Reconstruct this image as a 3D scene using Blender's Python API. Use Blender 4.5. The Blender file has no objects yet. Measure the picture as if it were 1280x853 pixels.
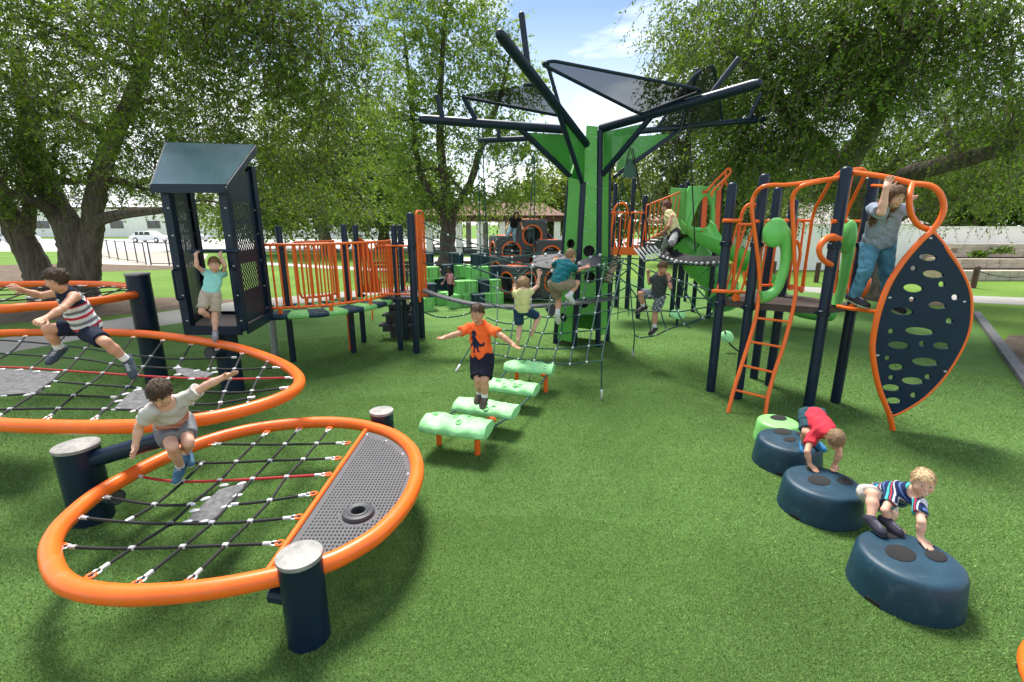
import bpy, bmesh, math, random
import numpy as np
from mathutils import Vector, Matrix
R = math.radians
random.seed(7); RNG = np.random.default_rng(11)
SC = bpy.context.scene; COL = SC.collection
# ------------------------------------------------------------------ camera
CAM_H = 2.45; FPX = 590.0; PITCH = math.atan(146.5/FPX)
cd = bpy.data.cameras.new('camera'); cam = bpy.data.objects.new('camera', cd); COL.objects.link(cam)
cd.sensor_width = 36; cd.lens = FPX/1280*36; cd.clip_start = .05; cd.clip_end = 3000
cam.location = (0, 0, CAM_H); cam.rotation_euler = (math.pi/2-PITCH, 0, 0); SC.camera = cam
# ------------------------------------------------------------------ sky and sun
SUN_EL, SUN_AZ = R(63), R(-18)          # azimuth from +Y towards +X
wd = bpy.data.worlds.new('World'); SC.world = wd; wd.use_nodes = True
nt = wd.node_tree; nt.nodes.clear()
def nd(t, **k):
    n = nt.nodes.new(t)
    for a, b in k.items(): setattr(n, a, b)
    return n
wo = nd('ShaderNodeOutputWorld'); bg = nd('ShaderNodeBackground'); sky = nd('ShaderNodeTexSky')
sky.sky_type = 'NISHITA'; sky.sun_disc = False; sky.sun_elevation = SUN_EL; sky.sun_rotation = SUN_AZ; sky.air_density = 1.0; sky.dust_density = .3
bg.inputs[1].default_value = .075
tc = nd('ShaderNodeTexCoord'); mp = nd('ShaderNodeMapping'); mp.inputs['Scale'].default_value = (1, 1, 2.6); mp.inputs['Location'].default_value = (-2, -1, 2)
nz = nd('ShaderNodeTexNoise'); nz.inputs['Scale'].default_value = 2.3; nz.inputs['Detail'].default_value = 9; nz.inputs['Roughness'].default_value = .58; nz.inputs['Distortion'].default_value = .35
rp = nd('ShaderNodeValToRGB'); rp.color_ramp.elements[0].position = .44; rp.color_ramp.elements[1].position = .66
sx = nd('ShaderNodeSeparateXYZ'); mr = nd('ShaderNodeMapRange'); mr.inputs[1].default_value = .05; mr.inputs[2].default_value = .36; mr.inputs[3].default_value = .6; mr.inputs[4].default_value = 0.0
ad = nd('ShaderNodeMath', operation='ADD', use_clamp=True)
mx = nd('ShaderNodeMix', data_type='RGBA'); mx.inputs['B'].default_value = (11.0, 11.3, 11.7, 1)
L = nt.links.new
L(tc.outputs['Generated'], mp.inputs[0]); L(mp.outputs[0], nz.inputs['Vector']); L(nz.outputs['Fac'], rp.inputs[0])
L(tc.outputs['Generated'], sx.inputs[0]); L(sx.outputs[2], mr.inputs[0]); L(rp.outputs[0], ad.inputs[0]); L(mr.outputs[0], ad.inputs[1])
L(ad.outputs[0], mx.inputs['Factor']); L(sky.outputs[0], mx.inputs['A']); L(mx.outputs['Result'], bg.inputs[0]); L(bg.outputs[0], wo.inputs[0])
sl = bpy.data.lights.new('sun', 'SUN'); sl.energy = 3.6; sl.angle = R(18); sl.color = (1, .95, .87)
so = bpy.data.objects.new('sun', sl); COL.objects.link(so)
sd = Vector((math.sin(SUN_AZ)*math.cos(SUN_EL), math.cos(SUN_AZ)*math.cos(SUN_EL), math.sin(SUN_EL)))
so.rotation_euler = sd.to_track_quat('Z', 'Y').to_euler(); so.location = sd*40
SC.view_settings.view_transform = 'Standard'; SC.view_settings.look = 'None'; SC.view_settings.exposure = 1.22; SC.view_settings.gamma = 1
SC.cycles.max_bounces = 6; SC.cycles.transparent_max_bounces = 16; SC.cycles.use_denoising = True
# ------------------------------------------------------------------ survey helpers: a sight line from the camera station met with a height or a distance
_F = np.array([0, math.cos(PITCH), -math.sin(PITCH)]); _U = np.array([0, math.sin(PITCH), math.cos(PITCH)]); _O = np.array([0, 0, CAM_H])
def ray(px, py): return _F+(px-640)/FPX*np.array([1., 0, 0])+(426.5-py)/FPX*_U
def G(px, py, z=0.):
    r = ray(px, py); return _O+r*((z-CAM_H)/r[2])
def D(px, py, Y):
    r = ray(px, py); return _O+r*(Y/r[1])
def proj(p):
    d = np.asarray(p)-_O; z = d@_F; return 640+FPX*d[0]/z, 426.5-FPX*(d@_U)/z
# ------------------------------------------------------------------ mesh helpers
W = {}
def world_of(o): return W.get(o.name, Matrix.Identity(4))
def attach(o, parent, M=None):
    M = M or Matrix.Identity(4); o.matrix_basis = M; W[o.name] = M
    if parent is not None:
        o.parent = parent; o.matrix_parent_inverse = world_of(parent).inverted()
    return o
def tag(o, label=None, cat=None, group=None, kind=None):
    if label: o['label'] = label
    if cat: o['category'] = cat
    if group: o['group'] = group
    if kind: o['kind'] = kind
    return o
def thing(name, label, cat, loc=(0, 0, 0), group=None):
    o = bpy.data.objects.new(name, None); o.empty_display_size = .2; COL.objects.link(o)
    attach(o, None, Matrix.Translation(Vector(loc))); return tag(o, label, cat, group)
def inst(name, me, parent=None, M=None):
    o = bpy.data.objects.new(name, me); COL.objects.link(o); return attach(o, parent, M)
def npmesh(name, V, Fq, mats, smooth=True, mi=None, colors=None):
    """big mesh from arrays; Fq (n,3) or (n,4)"""
    me = bpy.data.meshes.new(name); V = np.asarray(V, np.float32); Fq = np.asarray(Fq, np.int32); k = Fq.shape[1]
    me.vertices.add(len(V)); me.vertices.foreach_set('co', V.ravel())
    me.loops.add(Fq.size); me.loops.foreach_set('vertex_index', Fq.ravel())
    me.polygons.add(len(Fq)); me.polygons.foreach_set('loop_start', np.arange(0, Fq.size, k, dtype=np.int32))
    try: me.polygons.foreach_set('loop_total', np.full(len(Fq), k, np.int32))
    except Exception: pass
    for m in (mats if isinstance(mats, (list, tuple)) else [mats]): me.materials.append(m)
    if mi is not None: me.polygons.foreach_set('material_index', np.asarray(mi, np.int32))
    me.update(calc_edges=True)
    me.polygons.foreach_set('use_smooth', np.full(len(Fq), smooth, bool))
    if colors is not None:
        a = me.color_attributes.new('Col', 'FLOAT_COLOR', 'POINT')
        c = np.ones((len(V), 4), np.float32); c[:, :3] = colors; a.data.foreach_set('color', c.ravel())
    return me
def frames(P, closed=False):
    P = np.asarray(P, float); n = len(P)
    if closed: T = np.roll(P, -1, 0)-np.roll(P, 1, 0)
    else:
        T = np.empty_like(P); T[1:-1] = P[2:]-P[:-2]; T[0] = P[1]-P[0]; T[-1] = P[-1]-P[-2]
    T /= np.linalg.norm(T, axis=1)[:, None]+1e-12
    a = np.array([0, 0, 1.]) if abs(T[0][2]) < .9 else np.array([1., 0, 0])
    N = np.empty_like(P); v = np.cross(T[0], a); N[0] = v/np.linalg.norm(v)
    for i in range(1, n):
        v = N[i-1]-T[i]*np.dot(N[i-1], T[i]); N[i] = v/(np.linalg.norm(v)+1e-12)
    return T, N, np.cross(T, N)
def spline(P, n=8, closed=False):
    """Catmull-Rom through points, n steps per span"""
    P = np.asarray(P, float); m = len(P); out = []
    rng = range(m) if closed else range(m-1)
    for i in rng:
        if closed: a, b, c, d = P[i-1], P[i], P[(i+1) % m], P[(i+2) % m]
        else: a, b, c, d = P[max(i-1, 0)], P[i], P[i+1], P[min(i+2, m-1)]
        for t in np.arange(n)/n:
            out.append(.5*((2*b)+(c-a)*t+(2*a-5*b+4*c-d)*t*t+(3*b-a-3*c+d)*t**3))
    if not closed: out.append(P[-1])
    return np.array(out)
def fillet(P, r, n=6):
    """polyline with rounded corners of radius about r"""
    P = [np.asarray(p, float) for p in P]; out = [P[0]]
    for a, b, c in zip(P, P[1:], P[2:]):
        d0 = (a-b); d1 = (c-b); l0 = np.linalg.norm(d0); l1 = np.linalg.norm(d1); k = min(r, l0*.48, l1*.48)
        p = b+d0/l0*k; q = b+d1/l1*k
        for t in np.linspace(0, 1, n): out.append((1-t)**2*p+2*t*(1-t)*b+t*t*q)
    out.append(P[-1]); return np.array(out)
class MB:
    def __init__(s): s.v = []; s.f = []
    def add(s, V, Fc):
        k = len(s.v); s.v += [tuple(map(float, p)) for p in V]; s.f += [tuple(i+k for i in q) for q in Fc]; return s
    def tube(s, P, r, n=10, closed=False, cap=True):
        P = np.asarray(P, float); T, N, B = frames(P, closed); m = len(P); r = np.broadcast_to(r, (m,))
        an = np.arange(n)*2*math.pi/n
        V = (P[:, None]+r[:, None, None]*(np.cos(an)[None, :, None]*N[:, None]+np.sin(an)[None, :, None]*B[:, None])).reshape(-1, 3)
        Fc = []
        for i in range(m if closed else m-1):
            j = (i+1) % m
            for k in range(n): Fc.append((i*n+k, i*n+(k+1) % n, j*n+(k+1) % n, j*n+k))
        if cap and not closed: Fc += [tuple(range(n-1, -1, -1)), tuple((m-1)*n+k for k in range(n))]
        return s.add(V, Fc)
    def cyl(s, a, b, r, r2=None, n=12): return s.tube([a, b], [r, r if r2 is None else r2], n)
    def post(s, x, y, z0, z1, r, n=16):
        """upright post with a domed cap"""
        return s.tube([(x, y, z0), (x, y, z1-r*.7), (x, y, z1-r*.35), (x, y, z1-r*.1), (x, y, z1)], [r, r, r*.9, r*.62, r*.1], n)
    def box(s, c, d, M=None):
        c = np.array(c, float); d = np.array(d, float)/2
        V = [Vector((x*d[0], y*d[1], z*d[2])) for z in (-1, 1) for y in (-1, 1) for x in (-1, 1)]
        if M is not None: V = [M @ v for v in V]
        V = [np.array(v)+c for v in V]
        return s.add(V, [(0, 2, 3, 1), (4, 5, 7, 6), (0, 1, 5, 4), (2, 6, 7, 3), (0, 4, 6, 2), (1, 3, 7, 5)])
    def hexa(s, B, T):
        """4 bottom points and 4 top points"""
        return s.add(list(B)+list(T), [(3, 2, 1, 0), (4, 5, 6, 7)]+[(i, (i+1) % 4, 4+(i+1) % 4, 4+i) for i in range(4)])
    def slab(s, P, th, n=None):
        """polygon P extruded by th along normal n (default its own)"""
        P = [np.asarray(p, float) for p in P]
        if n is None:
            n = sum(np.cross(P[i]-P[0], P[i+1]-P[0]) for i in range(1, len(P)-1)); n = n/np.linalg.norm(n)
        k = len(P); V = P+[p-np.asarray(n)*th for p in P]
        return s.add(V, [tuple(range(k)), tuple(range(2*k-1, k-1, -1))]+[(i, k+i, k+(i+1) % k, (i+1) % k) for i in range(k)])
    def ball(s, c, r, nu=12, nv=8):
        r = np.broadcast_to(r, (3,)); V = [(c[0], c[1], c[2]+r[2])]
        for i in range(1, nv):
            t = math.pi*i/nv
            for j in range(nu):
                a = 2*math.pi*j/nu; V.append((c[0]+r[0]*math.sin(t)*math.cos(a), c[1]+r[1]*math.sin(t)*math.sin(a), c[2]+r[2]*math.cos(t)))
        V.append((c[0], c[1], c[2]-r[2])); Fc = []
        for j in range(nu): Fc.append((0, 1+j, 1+(j+1) % nu)); Fc.append((len(V)-1, 1+(nv-2)*nu+(j+1) % nu, 1+(nv-2)*nu+j))
        for i in range(nv-2):
            for j in range(nu):
                a = 1+i*nu+j; b = 1+i*nu+(j+1) % nu; Fc.append((a, a+nu, b+nu, b))
        return s.add(V, Fc)
    def lathe(s, prof, c=(0, 0, 0), n=32, sx=1, sy=1, caps=True):
        V = []; m = len(prof)
        for r, z in prof:
            for k in range(n):
                a = 2*math.pi*k/n; V.append((c[0]+r*sx*math.cos(a), c[1]+r*sy*math.sin(a), c[2]+z))
        Fc = [(i*n+k, i*n+(k+1) % n, (i+1)*n+(k+1) % n, (i+1)*n+k) for i in range(m-1) for k in range(n)]
        if caps: Fc += [tuple(range(n-1, -1, -1)), tuple((m-1)*n+k for k in range(n))]
        return s.add(V, Fc)
    def torus(s, c, R_, r, nrm=(0, 0, 1), n=28, k=8):
        nrm = np.array(nrm, float); nrm /= np.linalg.norm(nrm); a = np.array([0, 0, 1.]) if abs(nrm[2]) < .9 else np.array([1., 0, 0])
        u = np.cross(nrm, a); u /= np.linalg.norm(u); w = np.cross(nrm, u); t = np.arange(n)*2*math.pi/n
        return s.tube(np.asarray(c)+R_*(np.cos(t)[:, None]*u+np.sin(t)[:, None]*w), r, k, closed=True)
    def mesh(s, name, m, smooth=True, angle=35):
        me = bpy.data.meshes.new(name); me.from_pydata(s.v, [], s.f)
        for q in (m if isinstance(m, (list, tuple)) else [m]): me.materials.append(q)
        me.validate(); 
        bm = bmesh.new(); bm.from_mesh(me); bmesh.ops.recalc_face_normals(bm, faces=bm.faces)
        if smooth:
            for f in bm.faces: f.smooth = True
            for e in bm.edges:
                if len(e.link_faces) == 2 and e.calc_face_angle(0) > R(angle): e.smooth = False
        bm.to_mesh(me); bm.free(); return me
    def build(s, name, m, parent=None, smooth=True, angle=35): return inst(name, s.mesh(name, m, smooth, angle), parent)
def cutplate(name, outline, holes, th, m, bevel=0.):
    """flat plate with real holes: outline and holes are lists of 2D points; returns a mesh in its own XY plane, thickness th"""
    cu = bpy.data.curves.new(name+'_c', 'CURVE'); cu.dimensions = '2D'; cu.fill_mode = 'BOTH'; cu.extrude = th/2; cu.bevel_depth = bevel
    for P in [outline]+list(holes):
        sp = cu.splines.new('POLY'); sp.points.add(len(P)-1); sp.use_cyclic_u = True
        sp.points.foreach_set('co', np.array([(p[0], p[1], 0, 1) for p in P], np.float32).ravel())
    ob = bpy.data.objects.new(name+'_c', cu); me = bpy.data.meshes.new_from_object(ob)
    bpy.data.objects.remove(ob); bpy.data.curves.remove(cu)
    me.name = name; me.materials.clear(); me.materials.append(m)
    for p in me.polygons: p.use_smooth = False
    return me
def ell(cx, cy, a, b, n=20, rot=0):
    t = np.arange(n)*2*math.pi/n; x = a*np.cos(t); y = b*np.sin(t); c, s_ = math.cos(rot), math.sin(rot)
    return [(cx+c*p-s_*q, cy+s_*p+c*q) for p, q in zip(x, y)]
def basis(o, x, y):
    """matrix with origin o, X along x, Y towards y (orthogonalised)"""
    x = Vector(x).normalized(); y = Vector(y); y = (y-x*y.dot(x)).normalized(); z = x.cross(y)
    M = Matrix((x, y, z)).transposed().to_4x4(); M.translation = Vector(o); return M
# ------------------------------------------------------------------ materials
def mat(name, col, rough=.5, metal=0., var=.0, vscale=6., bump=0., bscale=60., coat=0., spec=.5, col2=None, detail=4, trans=0.):
    m = bpy.data.materials.new(name); m.use_nodes = True; t = m.node_tree; p = t.nodes['Principled BSDF']
    p.inputs['Base Color'].default_value = (*col, 1); p.inputs['Roughness'].default_value = rough; p.inputs['Metallic'].default_value = metal
    p.inputs['Specular IOR Level'].default_value = spec; p.inputs['Coat Weight'].default_value = coat; p.inputs['Coat Roughness'].default_value = .15
    tcn = t.nodes.new('ShaderNodeTexCoord')
    if var or col2:
        n = t.nodes.new('ShaderNodeTexNoise'); n.inputs['Scale'].default_value = vscale; n.inputs['Detail'].default_value = detail; n.inputs['Roughness'].default_value = .62
        t.links.new(tcn.outputs['Object'], n.inputs['Vector'])
        r = t.nodes.new('ShaderNodeValToRGB'); t.links.new(n.outputs['Fac'], r.inputs[0])
        c2 = col2 or tuple(min(1, c*(1+var)) for c in col); c1 = col if col2 else tuple(c*(1-var) for c in col)
        r.color_ramp.elements[0].position = .32; r.color_ramp.elements[1].position = .68
        r.color_ramp.elements[0].color = (*c1, 1); r.color_ramp.elements[1].color = (*c2, 1)
        t.links.new(r.outputs[0], p.inputs['Base Color'])
        rr = t.nodes.new('ShaderNodeMapRange'); rr.inputs[3].default_value = rough*.85; rr.inputs[4].default_value = min(1, rough*1.2)
        t.links.new(n.outputs['Fac'], rr.inputs[0]); t.links.new(rr.outputs[0], p.inputs['Roughness'])
    if bump:
        n = t.nodes.new('ShaderNodeTexNoise'); n.inputs['Scale'].default_value = bscale; n.inputs['Detail'].default_value = 6
        t.links.new(tcn.outputs['Object'], n.inputs['Vector'])
        b = t.nodes.new('ShaderNodeBump'); b.inputs['Strength'].default_value = bump; b.inputs['Distance'].default_value = .01
        t.links.new(n.outputs['Fac'], b.inputs['Height']); t.links.new(b.outputs[0], p.inputs['Normal'])
    return m
M_ = {}
M_['navy'] = mat('navy_powder_coat', (.0045, .015, .034), .38, var=.25, vscale=3, bump=.04, bscale=220, spec=.3)
M_['orange'] = mat('orange_powder_coat', (.80, .135, .014), .33, var=.07, vscale=4, bump=.03, bscale=200, spec=.4)
M_['orange_panel'] = mat('orange_plastic', (.72, .085, .012), .5, var=.08, vscale=3)
M_['green'] = mat('green_perforated_steel', (.095, .39, .060), .42, var=.12, vscale=3, bump=.08, bscale=90)
M_['lime'] = mat('lime_plastic', (.22, .58, .17), .42, var=.10, vscale=5, bump=.05, bscale=80)
M_['slide'] = mat('green_slide_plastic', (.13, .47, .10), .38, var=.10, vscale=2.5, bump=.02, bscale=60)
M_['mint'] = mat('mint_rock_plastic', (.27, .64, .27), .58, var=.18, vscale=9, bump=.5, bscale=38)
M_['podblue'] = mat('blue_pod_plastic', (.009, .040, .068), .48, var=.2, vscale=5, bump=.12, bscale=160, spec=.4)
M_['grip'] = mat('black_grip', (.016, .016, .017), .85, var=.5, vscale=40, bump=.8, bscale=150)
M_['rope'] = mat('black_rope', (.009, .010, .011), .7, bump=.6, bscale=300)
M_['rope_red'] = mat('red_rope', (.42, .016, .020), .7, bump=.5, bscale=300)
M_['rope_green'] = mat('dark_green_rope', (.006, .060, .052), .6, bump=.5, bscale=300)
M_['alu'] = mat('aluminium', (.72, .73, .74), .38, metal=.75, var=.1, vscale=40)
M_['white_clamp'] = mat('white_clamp', (.50, .51, .52), .4, metal=.2)
M_['cap'] = mat('worn_cap', (.25, .245, .235), .6, metal=.15, var=.25, vscale=18, bump=.1)
M_['steel'] = mat('galvanised_steel', (.30, .31, .32), .45, metal=.6, var=.2, vscale=14)
M_['rubber'] = mat('grey_rubber_sheet', (.13, .13, .135), .85, var=.4, vscale=22, bump=.3, bscale=120, spec=.12, detail=9)
M_['greydeck'] = mat('grey_deck_coating', (.072, .072, .080), .7, var=.2, vscale=8, bump=.2, bscale=160)
M_['brown'] = mat('brown_deck_coating', (.048, .030, .026), .55, var=.3, vscale=8, bump=.15, bscale=120)
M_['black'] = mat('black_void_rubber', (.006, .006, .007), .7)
M_['charcoal'] = mat('charcoal_plastic', (.045, .048, .055), .5, var=.25, vscale=5, bump=.1)
M_['wood_brown'] = mat('brown_slat', (.085, .035, .022), .6, var=.3, vscale=12, bump=.1)
M_['concrete'] = mat('concrete', (.36, .34, .31), .85, var=.16, vscale=1.1, bump=.15, bscale=30)
M_['white'] = mat('white_render', (.84, .83, .80), .8, var=.05, vscale=1)

def wear(m, col, lo=.60, hi=.70, amt=.45, scale=7):
    """rubbed and dusty spots over a paint"""
    t = m.node_tree; p = t.nodes['Principled BSDF']; src = p.inputs['Base Color'].links[0].from_socket if p.inputs['Base Color'].links else None
    n = t.nodes.new('ShaderNodeTexNoise'); n.inputs['Scale'].default_value = scale; n.inputs['Detail'].default_value = 12; n.inputs['Roughness'].default_value = .72; t.links.new(t.nodes['Texture Coordinate'].outputs['Object'], n.inputs['Vector'])
    r = t.nodes.new('ShaderNodeMapRange'); r.inputs[1].default_value = lo; r.inputs[2].default_value = hi; r.inputs[4].default_value = amt; t.links.new(n.outputs['Fac'], r.inputs[0])
    mx_ = t.nodes.new('ShaderNodeMix'); mx_.data_type = 'RGBA'; mx_.inputs['B'].default_value = (*col, 1); t.links.new(r.outputs[0], mx_.inputs['Factor'])
    if src: t.links.new(src, mx_.inputs['A'])
    t.links.new(mx_.outputs['Result'], p.inputs['Base Color'])
wear(M_['orange'], (.52, .20, .09), .56, .68, .5, 9); wear(M_['navy'], (.05, .06, .07), .58, .72, .4, 8); wear(M_['podblue'], (.09, .11, .12), .56, .72, .45, 10); wear(M_['mint'], (.16, .33, .14), .55, .7, .5, 12); wear(M_['green'], (.16, .36, .12), .56, .72, .4, 6); wear(M_['slide'], (.22, .45, .18), .58, .72, .4, 6); wear(M_['cap'], (.42, .10, .04), .62, .66, .6, 16); wear(M_['rubber'], (.05, .05, .05), .52, .66, .6, 14)
M_['leafnavy'] = mat('leaf_panel_navy', (.003, .016, .042), .42, var=.2, vscale=3, spec=.22)
# ------------------------------------------------------------------ ground
def ground_mat(name, ramp, s1, s2, bump, bs, rough=.9, stretch=None):
    m = bpy.data.materials.new(name); m.use_nodes = True; t = m.node_tree; p = t.nodes['Principled BSDF']; p.inputs['Roughness'].default_value = rough; p.inputs['Specular IOR Level'].default_value = .2
    tcn = t.nodes.new('ShaderNodeTexCoord'); a = t.nodes.new('ShaderNodeTexNoise'); a.inputs['Scale'].default_value = s1; a.inputs['Detail'].default_value = 7; a.inputs['Roughness'].default_value = .65
    b = t.nodes.new('ShaderNodeTexNoise'); b.inputs['Scale'].default_value = s2; b.inputs['Detail'].default_value = 5; b.inputs['Roughness'].default_value = .7
    src = tcn.outputs['Object']
    t.links.new(src, a.inputs['Vector']); t.links.new(src, b.inputs['Vector'])
    mm = t.nodes.new('ShaderNodeMix'); mm.inputs[0].default_value = .55; t.links.new(a.outputs['Fac'], mm.inputs[2]); t.links.new(b.outputs['Fac'], mm.inputs[3])
    r = t.nodes.new('ShaderNodeValToRGB'); el = r.color_ramp.elements
    while len(el) < len(ramp): el.new(.5)
    for e, (po, c) in zip(el, ramp): e.position = po; e.color = (*c, 1)
    t.links.new(mm.outputs[0], r.inputs[0]); t.links.new(r.outputs[0], p.inputs['Base Color'])
    n = t.nodes.new('ShaderNodeTexNoise'); n.inputs['Scale'].default_value = bs; n.inputs['Detail'].default_value = 8; n.inputs['Roughness'].default_value = .75; t.links.new(src, n.inputs['Vector'])
    bu = t.nodes.new('ShaderNodeBump'); bu.inputs['Strength'].default_value = bump; bu.inputs['Distance'].default_value = .03; t.links.new(n.outputs['Fac'], bu.inputs['Height']); t.links.new(bu.outputs[0], p.inputs['Normal'])
    return m
M_['turf'] = ground_mat('artificial_turf', [(.30, (.050, .120, .024)), (.5, (.100, .205, .046)), (.70, (.160, .28, .080))], 1.3, 75, 1.0, 110)
M_['lawn'] = ground_mat('mown_lawn', [(.30, (.050, .110, .013)), (.5, (.105, .20, .026)), (.72, (.19, .29, .055))], .35, 30, .8, 60)
M_['mulch'] = ground_mat('bark_mulch_and_soil', [(.30, (.055, .040, .028)), (.5, (.125, .092, .065)), (.70, (.25, .195, .14))], 2.2, 26, 1.0, 40)
M_['path'] = ground_mat('worn_concrete_path', [(.3, (.22, .21, .20)), (.5, (.28, .27, .255)), (.7, (.36, .345, .32))], .6, 60, .25, 90)
M_['street'] = ground_mat('pale_street', [(.3, (.42, .41, .39)), (.7, (.55, .54, .52))], .2, 20, .2, 60)
def sheet(name, pts, z, m, kind='structure'):
    me = bpy.data.meshes.new(name); me.from_pydata([(p[0], p[1], z) for p in pts], [], [tuple(range(len(pts)))]); me.materials.append(m)
    bm = bmesh.new(); bm.from_mesh(me); bmesh.ops.recalc_face_normals(bm, faces=bm.faces)
    for f in bm.faces:
        if f.normal.z < 0: f.normal_flip()
    bmesh.ops.triangulate(bm, faces=bm.faces); bm.to_mesh(me); bm.free()
    return tag(inst(name, me), kind=kind)
sheet('lawn', [(-600, -60), (600, -60), (600, 900), (-600, 900)], -.012, M_['lawn'])
edge = [G(*p)[:2] for p in [(-300, 520), (-120, 466), (0, 443), (120, 421), (235, 402), (345, 383), (500, 365), (620, 353), (760, 349), (880, 351), (1040, 368), (1150, 383), (1214, 392), (1280, 488), (1420, 690)]]
edge[13] = edge[12]+(edge[14]-edge[12])*.5; kend = edge[14]+(edge[14]-edge[12])*((-6-edge[14][1])/(edge[14][1]-edge[12][1]))
TURF = [(-10, -6)]+[tuple(e) for e in edge]+[tuple(kend)]
sheet('turf', TURF, 0, M_['turf'])
# concrete path that borders the turf on the left and back
def strip(pts, w, side=1):
    """polyline widened to one side"""
    P = np.array(pts, float); T = np.gradient(P, axis=0); T /= np.linalg.norm(T, axis=1)[:, None]; N = np.stack([-T[:, 1], T[:, 0]], 1)*side
    return [tuple(p) for p in P]+[tuple(p) for p in (P+N*np.broadcast_to(w, (len(P),))[:, None])[::-1]]
e2 = [e for e in edge[:9]]
sheet('path', strip(e2, [1.6, 1.6, 1.7, 1.9, 2.1, 2.0, 1.4, 1.2, 1.2]), -.006, M_['path'])
sheet('mulch_bed', [G(*p)[:2] for p in [(-260, 430), (-100, 421), (0, 405), (110, 397), (230, 386), (330, 377), (240, 371), (150, 373), (60, 377), (-60, 386), (-250, 400)]], -.007, M_['mulch'])
sheet('bare_soil', [G(*p)[:2] for p in [(-150, 375), (0, 356), (60, 351), (125, 340), (235, 336), (235, 331), (120, 329), (60, 330), (-150, 335)]], -.008, M_['mulch'])
sheet('mulch_bed_right', [G(*p)[:2] for p in [(985, 367), (1040, 369), (1120, 380), (1200, 383), (1180, 376), (1100, 367), (1010, 362)]], -.006, M_['mulch'])
sheet('soil_patch', [G(*p)[:2] for p in [(1262, 455), (1250, 432), (1262, 418), (1330, 425), (1400, 470), (1300, 500)]], -.007, M_['mulch'])
sheet('footpath', [G(*p)[:2] for p in [(700, 359.5), (960, 362), (1210, 378), (1500, 392), (1500, 380), (1210, 369.5), (960, 356), (700, 354.5)]], -.005, M_['path'])
sheet('street', [(-140, 44), (20, 44), (60, 62), (60, 80), (-140, 80)], -.004, M_['street'])
sheet('plaza', [G(*p)[:2] for p in [(520, 337), (760, 337), (760, 322), (520, 322)]], -.004, M_['street'])
sheet('walkway', [G(*p)[:2] for p in [(330, 331), (520, 342), (700, 334), (700, 331), (520, 338), (330, 328)]], -.003, M_['street'])
# dark kerb along the right edge of the turf, one rubber length after another
ka = np.array([*edge[12], 0]); kb = np.array([*kend, 0]); kd = (kb-ka)/np.linalg.norm(kb-ka); kn = np.array([kd[1], -kd[0], 0]); kn = kn if kn[0] > 0 else -kn
kerb = tag(inst('kerb', MB().box((0, 0, -.1), (.02, .02, .02)).mesh('kerb', M_['path'])), kind='structure')
M_['kerb'] = mat('grey_kerb', (.12, .12, .125), .8, var=.25, vscale=9, bump=.3, bscale=60)
km = MB().box((0, 0, .03), (1.19, .16, .09)).mesh('kerb_length', M_['kerb'], smooth=False)
for i in range(int(np.linalg.norm(kb-ka)/1.2)):
    c = ka+kd*(1.2*i+.6)+kn*.09
    inst('kerb_length', km, kerb, basis(c, kd, kn))
# turf fibres close to the camera: uncountable, one object
def inside2(p, poly):
    c = False; j = len(poly)-1
    for i in range(len(poly)):
        if (poly[i][1] > p[1]) != (poly[j][1] > p[1]) and p[0] < (poly[j][0]-poly[i][0])*(p[1]-poly[i][1])/(poly[j][1]-poly[i][1])+poly[i][0]: c = not c
        j = i
    return c
def turf_fibres():
    B = []
    rg = np.random.default_rng(3)
    # one patch of blades, then many blades in one mesh with density falling off with distance
    def field(n, r0, r1, h, w):
        a = rg.uniform(-1.02, .98, n); r = np.sqrt(rg.uniform(r0*r0, r1*r1, n)); x = r*np.sin(a); y = r*np.cos(a)
        k = np.array([inside2(p, TURF) for p in zip(x, y)]) & (np.abs(x) < y*1.13+.6); x = x[k]; y = y[k]; n = len(x)
        an = rg.uniform(0, 2*math.pi, n); le = rg.uniform(.25, 1.1, n)*h; hh = h*rg.uniform(.55, 1.1, n)
        dx = np.cos(an); dy = np.sin(an); ww = w*rg.uniform(.7, 1.3, n)
        P0 = np.stack([x-dy*ww, y+dx*ww, np.zeros(n)], 1); P1 = np.stack([x+dy*ww, y-dx*ww, np.zeros(n)], 1)
        P2 = np.stack([x+dx*le, y+dy*le, hh], 1)
        lf_ = .5*np.sin(x*1.7+2*np.sin(y*.9))+.5*np.sin(y*2.3+1.5*np.sin(x*1.3+1)); c = (rg.uniform(.42, 1.5, n)*(1+.15*lf_))[:, None]*np.array([.122, .242, .054])+(rg.uniform(0, 1, n)**2*.09)[:, None]*np.array([1., .95, .5])
        B.append((np.stack([P0, P1, P2], 1).reshape(-1, 3), np.repeat(c, 3, 0)))
    field(270000, 1.2, 3.6, .013, .0021); field(200000, 3.6, 6.8, .015, .0034); field(110000, 6.8, 11, .017, .0062)
    V = np.concatenate([b[0] for b in B]); C = np.concatenate([b[1] for b in B])
    me = npmesh('turf_fibres', V, np.arange(len(V)).reshape(-1, 3), M_['fibre'], smooth=False, colors=C)
    return tag(inst('turf_fibres', me), 'short green fibres of the artificial turf', 'turf', kind='stuff')
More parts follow.
